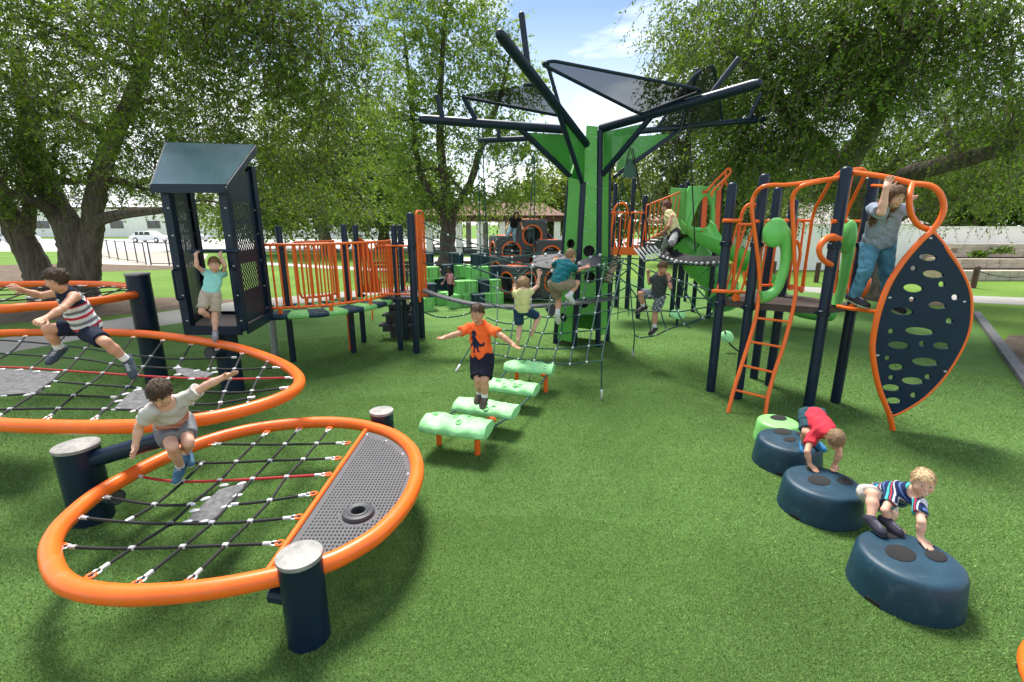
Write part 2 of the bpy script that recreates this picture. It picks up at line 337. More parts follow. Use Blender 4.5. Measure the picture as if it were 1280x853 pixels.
def leafmat(name, tr=.45, rough=.5, spec=.3, tint=(1.25, 1.15, .5)):
    m = bpy.data.materials.new(name); m.use_nodes = True; t = m.node_tree; p = t.nodes['Principled BSDF']; p.inputs['Roughness'].default_value = rough; p.inputs['Specular IOR Level'].default_value = spec
    a = t.nodes.new('ShaderNodeVertexColor'); a.layer_name = 'Col'; t.links.new(a.outputs[0], p.inputs['Base Color'])
    tr_ = t.nodes.new('ShaderNodeBsdfTranslucent'); mu = t.nodes.new('ShaderNodeMix'); mu.data_type = 'RGBA'; mu.blend_type = 'MULTIPLY'; mu.inputs[0].default_value = 1; mu.inputs['B'].default_value = (*tint, 1)
    t.links.new(a.outputs[0], mu.inputs['A']); t.links.new(mu.outputs['Result'], tr_.inputs[0])
    mx_ = t.nodes.new('ShaderNodeMixShader'); mx_.inputs[0].default_value = tr; o = t.nodes['Material Output']
    t.links.new(p.outputs[0], mx_.inputs[1]); t.links.new(tr_.outputs[0], mx_.inputs[2]); t.links.new(mx_.outputs[0], o.inputs[0]); return m
M_['fibre'] = leafmat('turf_fibre', .25, .6, .25, (1.2, 1.2, .6))
M_['leaf'] = leafmat('leaf', .5)
turf_fibres()
# ------------------------------------------------------------------ trees
def barkmat(name, c1, c2):
    m = mat(name, c1, .95, col2=c2, vscale=7, detail=9, bump=0)
    t = m.node_tree; p = t.nodes['Principled BSDF']; tcn = t.nodes['Texture Coordinate']
    mp_ = t.nodes.new('ShaderNodeMapping'); mp_.inputs['Scale'].default_value = (9, 9, 1.3); t.links.new(tcn.outputs['Object'], mp_.inputs[0])
    n = t.nodes.new('ShaderNodeTexNoise'); n.inputs['Scale'].default_value = 1.6; n.inputs['Detail'].default_value = 8; n.inputs['Roughness'].default_value = .7; t.links.new(mp_.outputs[0], n.inputs['Vector'])
    b = t.nodes.new('ShaderNodeBump'); b.inputs['Strength'].default_value = 1; b.inputs['Distance'].default_value = .09; t.links.new(n.outputs['Fac'], b.inputs['Height']); t.links.new(b.outputs[0], p.inputs['Normal'])
    for nn in t.nodes:
        if nn.type == 'TEX_NOISE' and nn is not n: t.links.new(mp_.outputs[0], nn.inputs['Vector']); nn.inputs['Scale'].default_value = 1.2
    return m
M_['bark'] = barkmat('grey_brown_bark', (.050, .038, .029), (.19, .155, .125))
M_['bark2'] = barkmat('dark_bark', (.035, .026, .020), (.12, .095, .075))
M_['twig'] = mat('twig_bark', (.13, .098, .072), .9, var=.3, vscale=3)
def wobble(P, a, rg):
    P = np.array(P, float); n = len(P); w = rg.normal(0, 1, (n, 3)); w[0] = 0
    return P+w*a*np.linspace(0.3, 1, n)[:, None]
def tree(name, label, trunks, clumps, leaf=.11, per=13, tw=.9, droop=.5, cols=((.035, .07, .012), (.10, .17, .03)), bark='bark', seed=1, limb_r=.12, twig_r=.006, spread=1.0, group=None, limb_from=.55, show_twigs=True):
    """trunks: list of (points, radii); clumps: (centre, radii, twig count[, droop])"""
    rg = np.random.default_rng(seed); base = np.array(trunks[0][0][0])
    root = thing(name, label, 'tree', base, group); wood = MB(); skel = []
    for P, r in trunks:
        Ps = spline(P, 6); rs = np.interp(np.linspace(0, 1, len(Ps)), np.linspace(0, 1, len(r)), r)
        n = 18; T, N, B = frames(Ps); an = np.arange(n)*2*math.pi/n
        lob = 1+.10*np.cos(3*an+rg.uniform(0, 6))+.06*np.cos(5*an+rg.uniform(0, 6))
        rr = rs[:, None]*lob[None]*(1+.05*rg.normal(0, 1, (len(Ps), n))); fl = np.clip(1-(Ps[:, 2]-Ps[0, 2])/.8, 0, 1)
        rr = rr*(1+.35*fl[:, None]*(1+.5*np.cos(4*an)[None]))
        V = (Ps[:, None]+rr[..., None]*(np.cos(an)[None, :, None]*N[:, None]+np.sin(an)[None, :, None]*B[:, None])).reshape(-1, 3)
        wood.add(V, [(i*n+k, i*n+(k+1) % n, (i+1)*n+(k+1) % n, (i+1)*n+k) for i in range(len(Ps)-1) for k in range(n)]+[tuple((len(Ps)-1)*n+k for k in range(n))])
        h0 = int(len(Ps)*limb_from); skel += [(p, q) for p, q in zip(Ps[h0:], rs[h0:])]
    S0 = np.array([s[0] for s in skel]); S1 = np.array([s[1] for s in skel])
    order = sorted(range(len(clumps)), key=lambda i: np.min(np.linalg.norm(S0-np.array(clumps[i][0]), axis=1)))
    Ls = []; Lc = []; Lq = []; Tv = []; 
    for ci in order:
        c = clumps[ci]; cen = np.array(c[0], float); rad = np.array(c[1], float); cnt = int(c[2]); dr = c[3] if len(c) > 3 else droop
        low = cen-np.array([0, 0, rad[2]*.25])
        d = np.linalg.norm(S0-low, axis=1)+np.where(S0[:, 2] > low[2]+.6, 2.5, 0)-S1*3; k = int(np.argmin(d)); a = S0[k]; ra = min(S1[k]*.62, limb_r)
        mid = (a+low)/2+np.array([0, 0, .12*np.linalg.norm(low-a)])
        t = np.linspace(0, 1, 9)[:, None]; C = (1-t)**2*a+2*t*(1-t)*mid+t*t*low; C = wobble(C, .05*np.linalg.norm(low-a)**.5, rg); C[0] = a
        Cr = np.linspace(ra, max(.02, ra*.32), 9); wood.tube(C, Cr, 7); S0 = np.concatenate([S0, C[3:]]); S1 = np.concatenate([S1, Cr[3:]])
        # sub-branches in the clump
        nb = max(4, int(cnt/55)); subs = [C[5:]]
        for _ in range(nb):
            u = rg.normal(0, 1, 3); u /= np.linalg.norm(u); e = cen+u*rad*rg.uniform(.55, .98); s = C[rg.integers(4, 9)]
            m2 = (s+e)/2+np.array([0, 0, .15*np.linalg.norm(e-s)]); t = np.linspace(0, 1, 6)[:, None]
            Q = wobble((1-t)**2*s+2*t*(1-t)*m2+t*t*e, .06, rg); wood.tube(Q, np.linspace(max(.014, ra*.26), .007, 6), 4, cap=False); subs.append(Q)
        BP = np.concatenate(subs)
        # twigs
        u = rg.normal(0, 1, (cnt, 3)); u /= np.linalg.norm(u, axis=1)[:, None]; P = cen+u*rad*(rg.uniform(0, 1, cnt)**.42)[:, None]
        near = BP[np.argmin(((P[:, None]-BP[None])**2).sum(2), 1)]; P = P*.72+near*.28
        out = (P-near); out[:, 2] *= .5; out += rg.normal(0, .35, (cnt, 3))*spread; out /= np.linalg.norm(out, axis=1)[:, None]+1e-9
        Ln = tw*rg.uniform(.55, 1.3, cnt); m = per
        tt = np.linspace(.0, 1, m)
        g = dr*rg.uniform(.5, 1.5, cnt)
        X = P[:, None]+out[:, None]*(Ln[:, None]*tt)[..., None]*(1-.35*dr*tt[None, :, None]); X[..., 2] -= (g*Ln)[:, None]*tt**2*.9
        Tv.append(X[:, [0, m//3, 2*m//3, m-1]])
        # leaves
        dirs = np.gradient(X, axis=1); dirs /= np.linalg.norm(dirs, axis=2)[..., None]+1e-9
        side = rg.normal(0, 1, X.shape); side -= dirs*(side*dirs).sum(2)[..., None]; side /= np.linalg.norm(side, axis=2)[..., None]+1e-9
        ld = dirs*.55+side*.85+np.array([0, 0, -.12]); ld /= np.linalg.norm(ld, axis=2)[..., None]
        wv = np.cross(ld, rg.normal(0, 1, X.shape)+np.array([0, 0, .8])); wv /= np.linalg.norm(wv, axis=2)[..., None]+1e-9
        ln = leaf*rg.uniform(.6, 1.25, X.shape[:2])[..., None]; b = X+side*.012
        keep = rg.uniform(0, 1, X.shape[:2]) < .93; keep[:, 0] = False
        V = np.stack([b, b+ld*ln*.5+wv*ln*.24, b+ld*ln, b+ld*ln*.5-wv*ln*.24], 2)[keep].reshape(-1, 3)
        mixv = np.clip(rg.normal(.5, .25, (cnt, 1))+rg.normal(0, .18, X.shape[:2]), 0, 1)[keep]
        c0, c1 = np.array(cols[0]), np.array(cols[1]); cc = c0+(c1-c0)*mixv[:, None]
        Ls.append(V); Lc.append(np.repeat(cc, 4, 0))
    wood.build('trunk', M_[bark], root, angle=80)
    V = np.concatenate(Ls); C = np.concatenate(Lc)
    inst('crown', npmesh(name+'_crown', V, np.arange(len(V)).reshape(-1, 4), M_['leaf'], smooth=False, colors=C), root)
    if show_twigs:
        X = np.concatenate(Tv); n, m, _ = X.shape; off = np.array([[1, 0, 0], [-.5, .87, 0], [-.5, -.87, 0]])*twig_r
        wdt = np.array([1.3, 1, .8, .5]); Vt = (X[:, :, None]+off[None, None]*wdt[None, :, None, None]).reshape(-1, 3)
        bi = (np.arange(n)*m*3)[:, None, None, None]; i = np.arange(m-1)[None, :, None, None]*3; k = np.arange(3)[None, None, :, None]
        q = np.concatenate([bi+i+k, bi+i+(k+1) % 3, bi+i+3+(k+1) % 3, bi+i+3+k], 3).reshape(-1, 4)
        inst('twigs', npmesh(name+'_twigs', Vt, q, M_['twig']), root)
    return root
def P_(px, py, Y): return tuple(D(px, py, Y))
def gz(px, py): p = G(px, py); return (p[0], p[1], -.02)
# big old tree on the left: two stems
rgT = np.random.default_rng(5)
def clumps_from(lst):
    """(px, py, Y, rx, ry, rz, n[, droop]) to world clumps"""
    return [(P_(a, b, Y), (rx, ry, rz), n, *rest) for a, b, Y, rx, ry, rz, n, *rest in lst]
bY = 14.6
lt = tree('old_tree', 'huge old tree with thick furrowed trunk and drooping twiggy crown on the left', [
    ([P_(100, 378, bY)[:2]+(-.05,), P_(98, 345, bY), P_(95, 312, bY), P_(88, 285, bY), P_(62, 240, bY+.4), P_(40, 170, bY+.6), P_(20, 60, bY)], [.46, .42, .40, .39, .32, .25, .14]),
    ([P_(108, 345, bY-.1), P_(112, 312, bY-.1), P_(116, 285, bY), P_(118, 255, bY), P_(135, 190, bY), P_(170, 110, bY-.6), P_(200, 20, bY-1)], [.30, .30, .29, .26, .23, .18, .11]),
    ([P_(116, 290, bY-.1), P_(124, 276, bY-.3), P_(142, 270, bY-.6), P_(170, 266, bY-1), P_(215, 262, bY-1.5)], [.16, .14, .12, .10, .06])],
    clumps_from([(40, 110, 13.5, 2.6, 2.0, 1.3, 430), (150, 50, 12.5, 2.6, 2.0, 1.2, 480), (265, 80, 12, 2.4, 2.0, 1.3, 480), (350, 35, 11.5, 2.0, 1.8, 1.1, 400), (405, 105, 12.5, 1.7, 1.6, 1.2, 320),
                 (70, 190, 14.8, 2.4, 1.5, .9, 300), (185, 175, 12.8, 2.0, 1.5, 1.0, 330), (300, 175, 13.5, 2.2, 1.8, 1.1, 400), (395, 200, 14, 2.0, 1.6, 1.2, 340), (20, 10, 12, 2.4, 2, 1.1, 360), (255, -5, 10.5, 2.3, 1.8, .9, 350), (120, -60, 11, 3.6, 2.8, 1.4, 420), (330, -70, 11, 3.2, 2.8, 1.4, 360), (440, 30, 12.5, 1.2, 1.4, 1.0, 70), (330, 245, 15.5, 2.2, 1.6, .8, 250, .5), (195, 236, 15.5, 2.2, 1.2, .6, 170, .4), (15, 235, 16.4, 2.0, 1.2, .8, 170, .4), (110, 225, 16.4, 2.0, 1.2, .7, 170, .4), (-60, 200, 12.5, 2, 2, 1.6, 200), (420, 262, 16, 1.6, 1.4, .6, 170), (100, 130, 16.2, 2.8, 1.5, 1.2, 260), (230, 130, 15.4, 2.4, 1.5, 1.0, 240)]),
    leaf=.095, per=19, tw=.95, droop=.30, cols=((.032, .075, .010), (.20, .325, .046)), seed=4, limb_r=.17, twig_r=.007)
lt2 = tree('leaning_tree', 'leaning thick trunk left of the huge old tree, foliage merging with its crown', [
    ([P_(62, 372, 15.2)[:2]+(-.05,), P_(48, 335, 15.2), P_(28, 298, 15.2), P_(8, 262, 15), P_(-40, 200, 14.6), P_(-90, 110, 14)], [.40, .37, .34, .30, .24, .14]),
    ([P_(30, 290, 15.1), P_(36, 262, 15), P_(30, 225, 14.8), P_(22, 180, 14.5)], [.18, .15, .12, .06])],
    clumps_from([(-30, 130, 13.5, 2.6, 2, 2, 420), (10, 190, 13.8, 1.8, 1.6, 1.3, 300), (-90, 40, 13, 3, 2.4, 2, 300), (-60, 240, 13.5, 1.5, 1.4, .9, 200)]),
    leaf=.095, per=19, tw=.95, droop=.3, cols=((.032, .072, .010), (.19, .31, .044)), seed=9, limb_r=.16)
# feathery young tree behind the blocks
b3 = gz(560, 334)
Y3 = b3[1]
tree('slender_tree', 'slender pale green tree with open branches behind the brown bench', [
    ([b3, P_(559, 300, Y3), P_(561, 270, Y3), P_(556, 230, Y3), P_(550, 170, Y3), P_(552, 80, Y3), P_(560, -20, Y3)], [.50, .44, .40, .26, .20, .13, .06]),
    ([P_(560, 272, Y3), P_(585, 235, Y3), P_(600, 190, Y3), P_(622, 130, Y3), P_(640, 60, Y3)], [.26, .20, .17, .12, .05]),
    ([P_(559, 272, Y3), P_(535, 240, Y3), P_(520, 190, Y3+.5), P_(512, 110, Y3+.5), P_(505, 40, Y3)], [.24, .19, .15, .10, .05])],
    clumps_from([(545, 20, Y3, 2.6, 2.2, 1.9, 250, .2), (505, 60, Y3, 2.2, 2, 1.8, 210, .2), (600, 50, Y3, 2.4, 2, 2.0, 240, .2), (640, 110, Y3, 2.0, 2, 1.7, 190, .2), (560, 110, Y3, 2.4, 2, 1.8, 240, .2), (500, 140, Y3, 2.3, 2, 1.8, 220, .25), (610, 170, Y3, 2.3, 2, 1.5, 200, .3), (545, 185, Y3, 2.2, 2, 1.5, 190, .3), (660, 190, Y3, 1.9, 1.8, 1.2, 150, .35), (490, 215, Y3, 2.6, 2, 1.3, 210, .35), (640, 240, Y3, 2.2, 1.6, 1.0, 190, .4), (585, 245, Y3-.5, 2.0, 1.6, .8, 150, .4), (520, 255, Y3, 2.2, 1.6, .8, 150, .4), (560, -40, Y3, 3, 2.5, 1.8, 160, .2)]),
    leaf=.22, per=13, tw=1.3, droop=.3, cols=((.075, .15, .020), (.25, .40, .070)), bark='bark2', seed=21, limb_r=.12, twig_r=.010)
# trees behind the curved bridge
b4 = gz(411, 318); Y4 = b4[1]
tree('shade_tree', 'mid green shade tree with pale leaning trunk behind the orange bridge rail', [
    ([b4, P_(404, 290, Y4), P_(398, 262, Y4), P_(400, 220, Y4), P_(410, 160, Y4)], [.55, .42, .36, .26, .1])],
    clumps_from([(400, 180, Y4, 5, 4, 3.2, 560, .4), (350, 220, Y4, 4, 3, 2.6, 380, .4), (450, 215, Y4, 4.2, 3, 2.6, 420, .4), (395, 125, Y4, 4.2, 4, 3, 360, .4), (470, 160, Y4, 3, 3, 2.8, 260, .4), (330, 265, Y4, 3.5, 2.5, 1.2, 240, .4), (460, 262, Y4, 4, 2.5, 1.2, 240, .4)]),
    leaf=.34, per=12, tw=1.8, droop=.4, cols=((.036, .085, .012), (.15, .26, .040)), seed=31, limb_r=.2, twig_r=.014, limb_from=.4)
b5 = gz(480, 312); Y5 = b5[1]
tree('far_shade_tree', 'dark far shade tree seen between the bridge posts and the slender tree', [
    ([b5, P_(480, 292, Y5), P_(479, 270, Y5), P_(478, 230, Y5)], [.65, .5, .42, .2])],
    clumps_from([(478, 215, Y5, 6, 5, 4, 420, .35), (430, 240, Y5, 5, 4, 2.6, 300, .35), (520, 235, Y5, 5, 4, 3, 300, .35), (478, 262, Y5, 6, 4, 1.8, 260, .35), (300, 262, Y5, 7, 4, 2.2, 300, .35), (370, 255, Y5, 6, 4, 2.6, 300, .35)]),
    leaf=.5, per=11, tw=2.4, droop=.35, cols=((.040, .080, .014), (.14, .22, .04)), seed=33, limb_r=.22, twig_r=.02, limb_from=.4, show_twigs=False)
b6 = gz(690, 311); Y6 = b6[1]
tree('yellow_green_tree', 'soft yellow green tree rising behind the brown shelter roof', [
    ([b6, P_(690, 290, Y6), P_(690, 262, Y6), P_(690, 230, Y6)], [.5, .4, .3, .15])],
    clumps_from([(690, 250, Y6, 4.6, 4, 3.2, 460, .3), (720, 235, Y6, 4, 4, 3, 360, .3), (660, 262, Y6, 3.4, 3, 2, 260, .3), (770, 250, Y6, 4.2, 3.6, 3.2, 380, .3), (800, 225, Y6, 4, 3.5, 3, 340, .3), (745, 280, Y6, 4, 3, 1.5, 240, .3)]),
    leaf=.46, per=11, tw=2.0, droop=.3, cols=((.09, .135, .026), (.23, .31, .075)), seed=37, limb_r=.2, twig_r=.018, limb_from=.4, show_twigs=False)
# right hand big tree
b7 = gz(1085, 372); Y7 = b7[1]
tree('spreading_tree', 'large spreading tree with long drooping limbs overhanging the right side', [
    ([b7, P_(1086, 330, Y7), P_(1084, 285, Y7), P_(1075, 240, Y7)], [.62, .5, .46, .42]),
    ([P_(1080, 262, Y7), P_(1058, 215, Y7-2.0), P_(1085, 165, Y7-3.6), P_(1110, 110, Y7-4.6), P_(1140, 50, Y7-5)], [.36, .30, .26, .20, .12]),
    ([P_(1082, 258, Y7), P_(1130, 222, Y7-1.6), P_(1185, 205, Y7-2.6), P_(1262, 182, Y7-3.4), P_(1330, 130, Y7-4)], [.32, .25, .20, .16, .1]),
    ([P_(1072, 240, Y7), P_(1030, 190, Y7-2), P_(1000, 160, Y7-3.2), P_(960, 110, Y7-3.6), P_(920, 70, Y7-3)], [.32, .26, .22, .16, .08])],
    clumps_from([(1130, 30, 11.5, 2.1, 1.6, 1.1, 430), (1050, 50, 12, 2.0, 1.6, 1.1, 420), (1225, 60, 11.5, 2.1, 1.7, 1.2, 400), (970, 55, 12.5, 1.9, 1.7, 1.1, 360), (1000, 125, 12, 1.9, 1.4, .9, 420), (1075, 105, 11.3, 1.5, 1.2, .7, 270), (1170, 120, 14.5, 2.2, 1.5, .9, 260), (1262, 140, 12.6, 1.6, 1.5, 1.0, 280), (940, 140, 12.6, 1.5, 1.3, .9, 270), (975, 195, 12.2, 1.4, 1.2, .7, 300), (930, 190, 12.8, 1.2, 1.1, .8, 190), (1040, 185, 15.2, 1.9, 1.2, .8, 230), (900, 45, 13.5, 1.7, 1.6, 1.1, 230), (862, 30, 14.2, 1.3, 1.4, .9, 120), (1250, 5, 10.5, 2.3, 2, 1.1, 340), (1080, -30, 11, 2.8, 2.2, 1.2, 360), (950, -30, 12, 2.8, 2.2, 1.2, 270), (1150, 175, 15.6, 2.4, 1.2, .9, 240), (1250, 205, 15.2, 2.0, 1.4, .9, 230), (1340, 100, 12, 2.2, 1.8, 1.6, 220), (1105, 225, 16, 2.2, 1.2, .7, 200), (1010, 240, 15, 1.7, 1.2, .6, 180), (1195, 245, 16, 2.4, 1.2, .6, 200)]),
    leaf=.095, per=19, tw=1.0, droop=.5, cols=((.034, .082, .011), (.20, .345, .048)), seed=41, limb_r=.15, twig_r=.007)
b8 = gz(838, 330); Y8 = b8[1]
tree('background_tree', 'loose mid green tree standing behind the slide, sky between its boughs', [
    ([b8, P_(842, 280, Y8), P_(850, 230, Y8), P_(862, 170, Y8), P_(880, 100, Y8)], [.5, .42, .34, .24, .1])],
    clumps_from([(835, 205, Y8, 2.0, 1.8, 1.6, 240, .6), (860, 165, Y8, 2.2, 1.8, 1.5, 240, .6), (845, 250, Y8, 1.8, 1.6, 1.2, 200, .6), (900, 130, Y8, 2.4, 2, 1.6, 260, .6), (850, 100, Y8, 2.2, 2, 1.6, 210, .6), (890, 60, Y8, 2.6, 2, 1.8, 220, .6), (925, 250, Y8, 2.2, 2, 1.6, 260, .6), (905, 200, Y8, 2.0, 1.8, 1.6, 220, .6), (955, 240, Y8, 2.4, 2, 1.8, 260, .5)]),
    leaf=.24, per=13, tw=1.5, droop=.6, cols=((.036, .068, .013), (.15, .23, .045)), bark='bark2', seed=43, limb_r=.14, twig_r=.010)
# dark trees beyond the white wall
for k, (px, py, Y, s, n, lab) in enumerate([(1235, 225, 34, 5.5, 620, 'dense dark green tree behind the white wall at the right edge'), (1130, 240, 38, 5.5, 520, 'dense dark green tree behind the house roof'), (1320, 215, 33, 5.5, 360, 'dense dark tree cut by the right picture edge'), (985, 250, 38, 5, 460, 'dense tree behind the green sliding pole handles'), (905, 262, 42, 5, 420, 'low dense tree far behind the slide tower')]):
    c = D(px, py, Y); g = (c[0], Y, -.02)
    tree('dense_tree', lab, [([g, (c[0]+.1, Y, 1.2), (c[0], Y, c[2])], [.4, .34, .15])],
         [((c[0], Y, c[2]), (s, s*.7, s*.55), n, .3), ((c[0]-s*.5, Y-.6, c[2]-1.4), (s*.6, s*.5, s*.36), n*.5, .3), ((c[0]+s*.5, Y-.6, c[2]-1.2), (s*.6, s*.5, s*.36), n*.5, .3), ((c[0], Y, c[2]+s*.4), (s*.6, s*.5, s*.45), n*.5, .3)],
         leaf=.42, per=11, tw=1.9, droop=.3, cols=((.030, .066, .013), (.12, .20, .034)), seed=60+k, limb_r=.16, twig_r=.016, limb_from=.4, group='dense trees beyond the wall', show_twigs=False)
# ------------------------------------------------------------------ tilted disc nets
def poly_inter(A, B):
    """2D crossing points of two polylines"""
    out = []
    for a, b in zip(A, A[1:]):
        for c, d in zip(B, B[1:]):
            r = (b[0]-a[0], b[1]-a[1]); s_ = (d[0]-c[0], d[1]-c[1]); den = r[0]*s_[1]-r[1]*s_[0]
            if abs(den) < 1e-9: continue
            t = ((c[0]-a[0])*s_[1]-(c[1]-a[1])*s_[0])/den; u = ((c[0]-a[0])*r[1]-(c[1]-a[1])*r[0])/den
            if 0 <= t <= 1 and 0 <= u <= 1: out.append((a[0]+t*r[0], a[1]+t*r[1]))
    return out
me_knot = MB().lathe([(.012, -.02), (.018, -.014), (.018, .014), (.012, .02)], n=8).mesh('rope_clamp', M_['white_clamp'])
me_end = MB().lathe([(.009, -.038), (.014, -.034), (.014, .016), (.009, .020)], n=8).mesh('rope_end', M_['white_clamp'])
me_hook = MB().torus((0, 0, 0), .022, .007, (0, 1, 0), n=14, k=6).mesh('shackle', M_['alu'])
me_lug = MB().torus((0, 0, 0), .024, .010, (0, 1, 0), n=12, k=6).mesh('lug', M_['orange'])
me_button = MB().lathe([(.0, -.006), (.030, -.004), (.036, .004), (.026, .010), (.0, .012)], n=12, sy=.55, caps=False).mesh('rivet', M_['white_clamp'])
def align(o, d): 
    """matrix at o with local Z along d"""
    return Matrix.Translation(Vector(o)) @ Vector(d).to_track_quat('Z', 'Y').to_matrix().to_4x4()
def disc_net(name, label, z, ring, rr, ropes, crosses, membranes, posts, group, rope_r=.011, lug=True):
    P = np.array([G(*p, z) for p in ring]); c = P.mean(0); t = thing(name, label, 'climbing net', (c[0], c[1], 0), group)
    rg_ = spline(P, 6, closed=True); MB().tube(rg_, rr, 16, closed=True).build('ring', M_['orange'], t)
    allr = [r[0] for r in ropes]
    for i, (pts, red, e0, e1) in enumerate(ropes):
        Q = np.array([G(*p, z-.015) for p in spline(np.array([(a, b, 0.) for a, b in pts]), 4)[:, :2]])
        o = MB().tube(Q, rope_r, 7).build('rope', M_['rope_red' if red else 'rope'], t)
        for e, a, b in ((e0, Q[0], Q[1]), (e1, Q[-1], Q[-2])):
            d = (b-a)/np.linalg.norm(b-a)
            if e: 
                inst('rope_end', me_end, o, align(a+d*.10, d)); inst('shackle', me_hook, o, align(a+d*.045, d))
                if lug: inst('lug', me_lug, o, align(a+d*.012, d))
            else: inst('rope_end', me_end, o, align(a+d*.03, d))
        for q in range(len(ropes)):
            if q > i and (crosses is None or (i in crosses) != (q in crosses)):
                for x in poly_inter(pts, ropes[q][0]): 
                    w = G(*x, z-.015); inst('rope_clamp', me_knot, o, align(w, (Q[-1]-Q[0])))
    for poly, rv in membranes:
        Q = np.array([G(*p, z-.03) for p in poly]); m = MB().slab(Q, .012).build('rubber_mat', M_['rubber'], t, smooth=False)
        for p in rv: inst('rivet', me_button, m, Matrix.Translation(Vector(G(*p, z-.018))) @ Matrix.Rotation(random.uniform(.2, 1.2), 4, 'Z') @ Matrix.Scale(1.0, 4))
    for p in posts: p(t)
    return t, P
def stub_post(x, y, h, r):
    def f(t):
        o = MB().tube([(x, y, -.02), (x, y, h)], r, 28).build('post', M_['navy'], t)
        MB().lathe([(r*1.05, 0), (r*1.07, .012), (r*1.05, .026), (r*.6, .036), (.0, .038)], (x, y, h), 28, caps=False).build('post_cap', M_['cap'], o)
        MB().lathe([(.012, 0), (.010, .006), (0, .008)], (x+r*.3, y-r*.2, h+.034), 8, caps=False).build('bolt', M_['alu'], o)
    return f
def arm(a, b, r=.07, m='navy'):
    def f(t):
        o = MB().tube([a, b], r, 18).build('arm', M_[m], t); a_, b_ = np.array(a), np.array(b); d = (b_-a_)/np.linalg.norm(b_-a_)
        MB().tube([b_, b_+d*.012], [r*.86, r*.80], 18).build('arm_plug', M_['charcoal'], o)
    return f
Z1 = .45
ring1 = [(62.5, 691), (72, 720), (99, 737), (152, 744), (213, 742), (274, 735), (331, 724), (396, 708), (436, 691), (477, 664), (509, 626), (521.5, 590), (513, 561), (485, 541), (436, 529.5), (379, 529), (314, 537), (257.5, 552), (205, 573), (160, 596), (119, 620), (87, 647), (69, 669)]
A_ = G(387, 796); B_ = G(117, 648); C_ = G(477, 516, .55)
ropes1 = [([(262, 555), (340, 556), (436, 554)], 0, 1, 1), ([(222, 572), (253, 579), (340, 576), (424, 573)], 0, 1, 1), ([(166, 594), (220, 602), (300, 600), (412, 593)], 1, 1, 1),
          ([(124, 620), (193, 631), (243, 631)], 0, 1, 0), ([(290, 631), (330, 627), (394, 617)], 0, 0, 1), ([(92, 646), (150, 652), (213, 655), (300, 653), (376, 646)], 0, 1, 1), ([(74, 683), (150, 686), (250, 683), (352, 679)], 0, 1, 1),
          ([(111, 722), (166, 685), (213, 655), (243, 627), (274, 602), (296, 577), (318, 555), (334, 540)], 0, 1, 1), ([(168, 732), (227, 685), (264, 655), (282, 636), (315, 600), (339, 575), (357, 555), (375, 535)], 0, 1, 1), ([(233, 730), (282, 682), (314, 651), (339, 624), (357, 598), (379, 575), (396, 555), (412, 535)], 0, 1, 1),
          ([(158, 652), (195, 630), (225, 606), (253, 579)], 0, 0, 0)]
net1, _ = disc_net('disc_net', 'nearest orange ring net with a grey perforated half deck, closest to the camera', Z1, ring1, .058, ropes1, {7, 8, 9, 10},
    [([(231, 655), (252, 634), (274, 614), (290, 609), (306, 606), (300, 622), (290, 632), (278, 641), (262, 655), (246, 653)], [(234, 653), (243, 639), (257, 624), (280, 607), (302, 605), (297, 620), (283, 634), (254, 653)])],
    [stub_post(A_[0], A_[1], .56, .122), stub_post(B_[0], B_[1], .66, .15), stub_post(C_[0], C_[1], .55, .115),
     arm((A_[0], A_[1], .27), tuple(G(340, 742, .30)), .05), arm((B_[0], B_[1], .52), tuple(G(203, 549, .74)), .068), arm((B_[0], B_[1], .28), tuple(G(146, 622, .33)), .062), arm((B_[0], B_[1], .33), tuple(G(83, 599, .36)), .06, 'cap')], 'orange ring nets')
# chord tube and perforated half deck of the nearest net
ca, cb = G(457, 538, Z1), G(331, 719, Z1)
MB().tube([ca, cb], .02, 12).build('chord_tube', M_['orange'], net1)
arc = np.array([G(*p, Z1) for p in [(335, 716), (350, 713), (396, 701), (436, 685), (472, 660), (502, 624), (513, 590), (506, 564), (484, 547), (459, 539)]])
Mdk = basis((ca+cb)/2-np.array([0, 0, .01]), cb-ca, arc[5]-cb); inv = Mdk.inverted()
out2 = [tuple((inv @ Vector(p))[:2]) for p in spline(arc, 5)]
# keep a small margin off the chord
def inside(p, poly):
    c = False; j = len(poly)-1
    for i in range(len(poly)):
        if (poly[i][1] > p[1]) != (poly[j][1] > p[1]) and p[0] < (poly[j][0]-poly[i][0])*(p[1]-poly[i][1])/(poly[j][1]-poly[i][1])+poly[i][0]: c = not c
        j = i
    return c
hub = inv @ Vector(G(448, 642, Z1)); cen2 = np.mean(out2, 0); shr = [tuple(np.array(p)*.90+cen2*.10) for p in out2]
holes = [ell(hub[0], hub[1], .055, .055, 20)]
L_ = np.linalg.norm(ca-cb)
for i in range(-44, 45):
    for j in range(0, 40):
        p = (i*.037+(j % 2)*.0, .045+j*.026)
        if inside(p, shr) and math.hypot(p[0]-hub[0], p[1]-hub[1]) > .135: holes.append(ell(p[0], p[1], .0115, .0068, 6))
dk = inst('perforated_deck', cutplate('perforated_deck', out2, holes, .008, M_['greydeck']), net1, Mdk)
hb = MB().torus((hub[0], hub[1], .012), .085, .028, n=28, k=8).torus((hub[0], hub[1], .03), .06, .012, n=28, k=8).lathe([(.058, -.10), (.058, .02)], (hub[0], hub[1], 0), 24, caps=False)
o = inst('drain_hub', hb.mesh('drain_hub', M_['charcoal']), dk, Mdk)
for k in range(0, len(out2), 5):
    q = np.array(out2[k])*.94+cen2*.06; inst('bolt', me_button, dk, Mdk @ Matrix.Translation((q[0], q[1], .006)) @ Matrix.Scale(.4, 4))
Z2 = .9
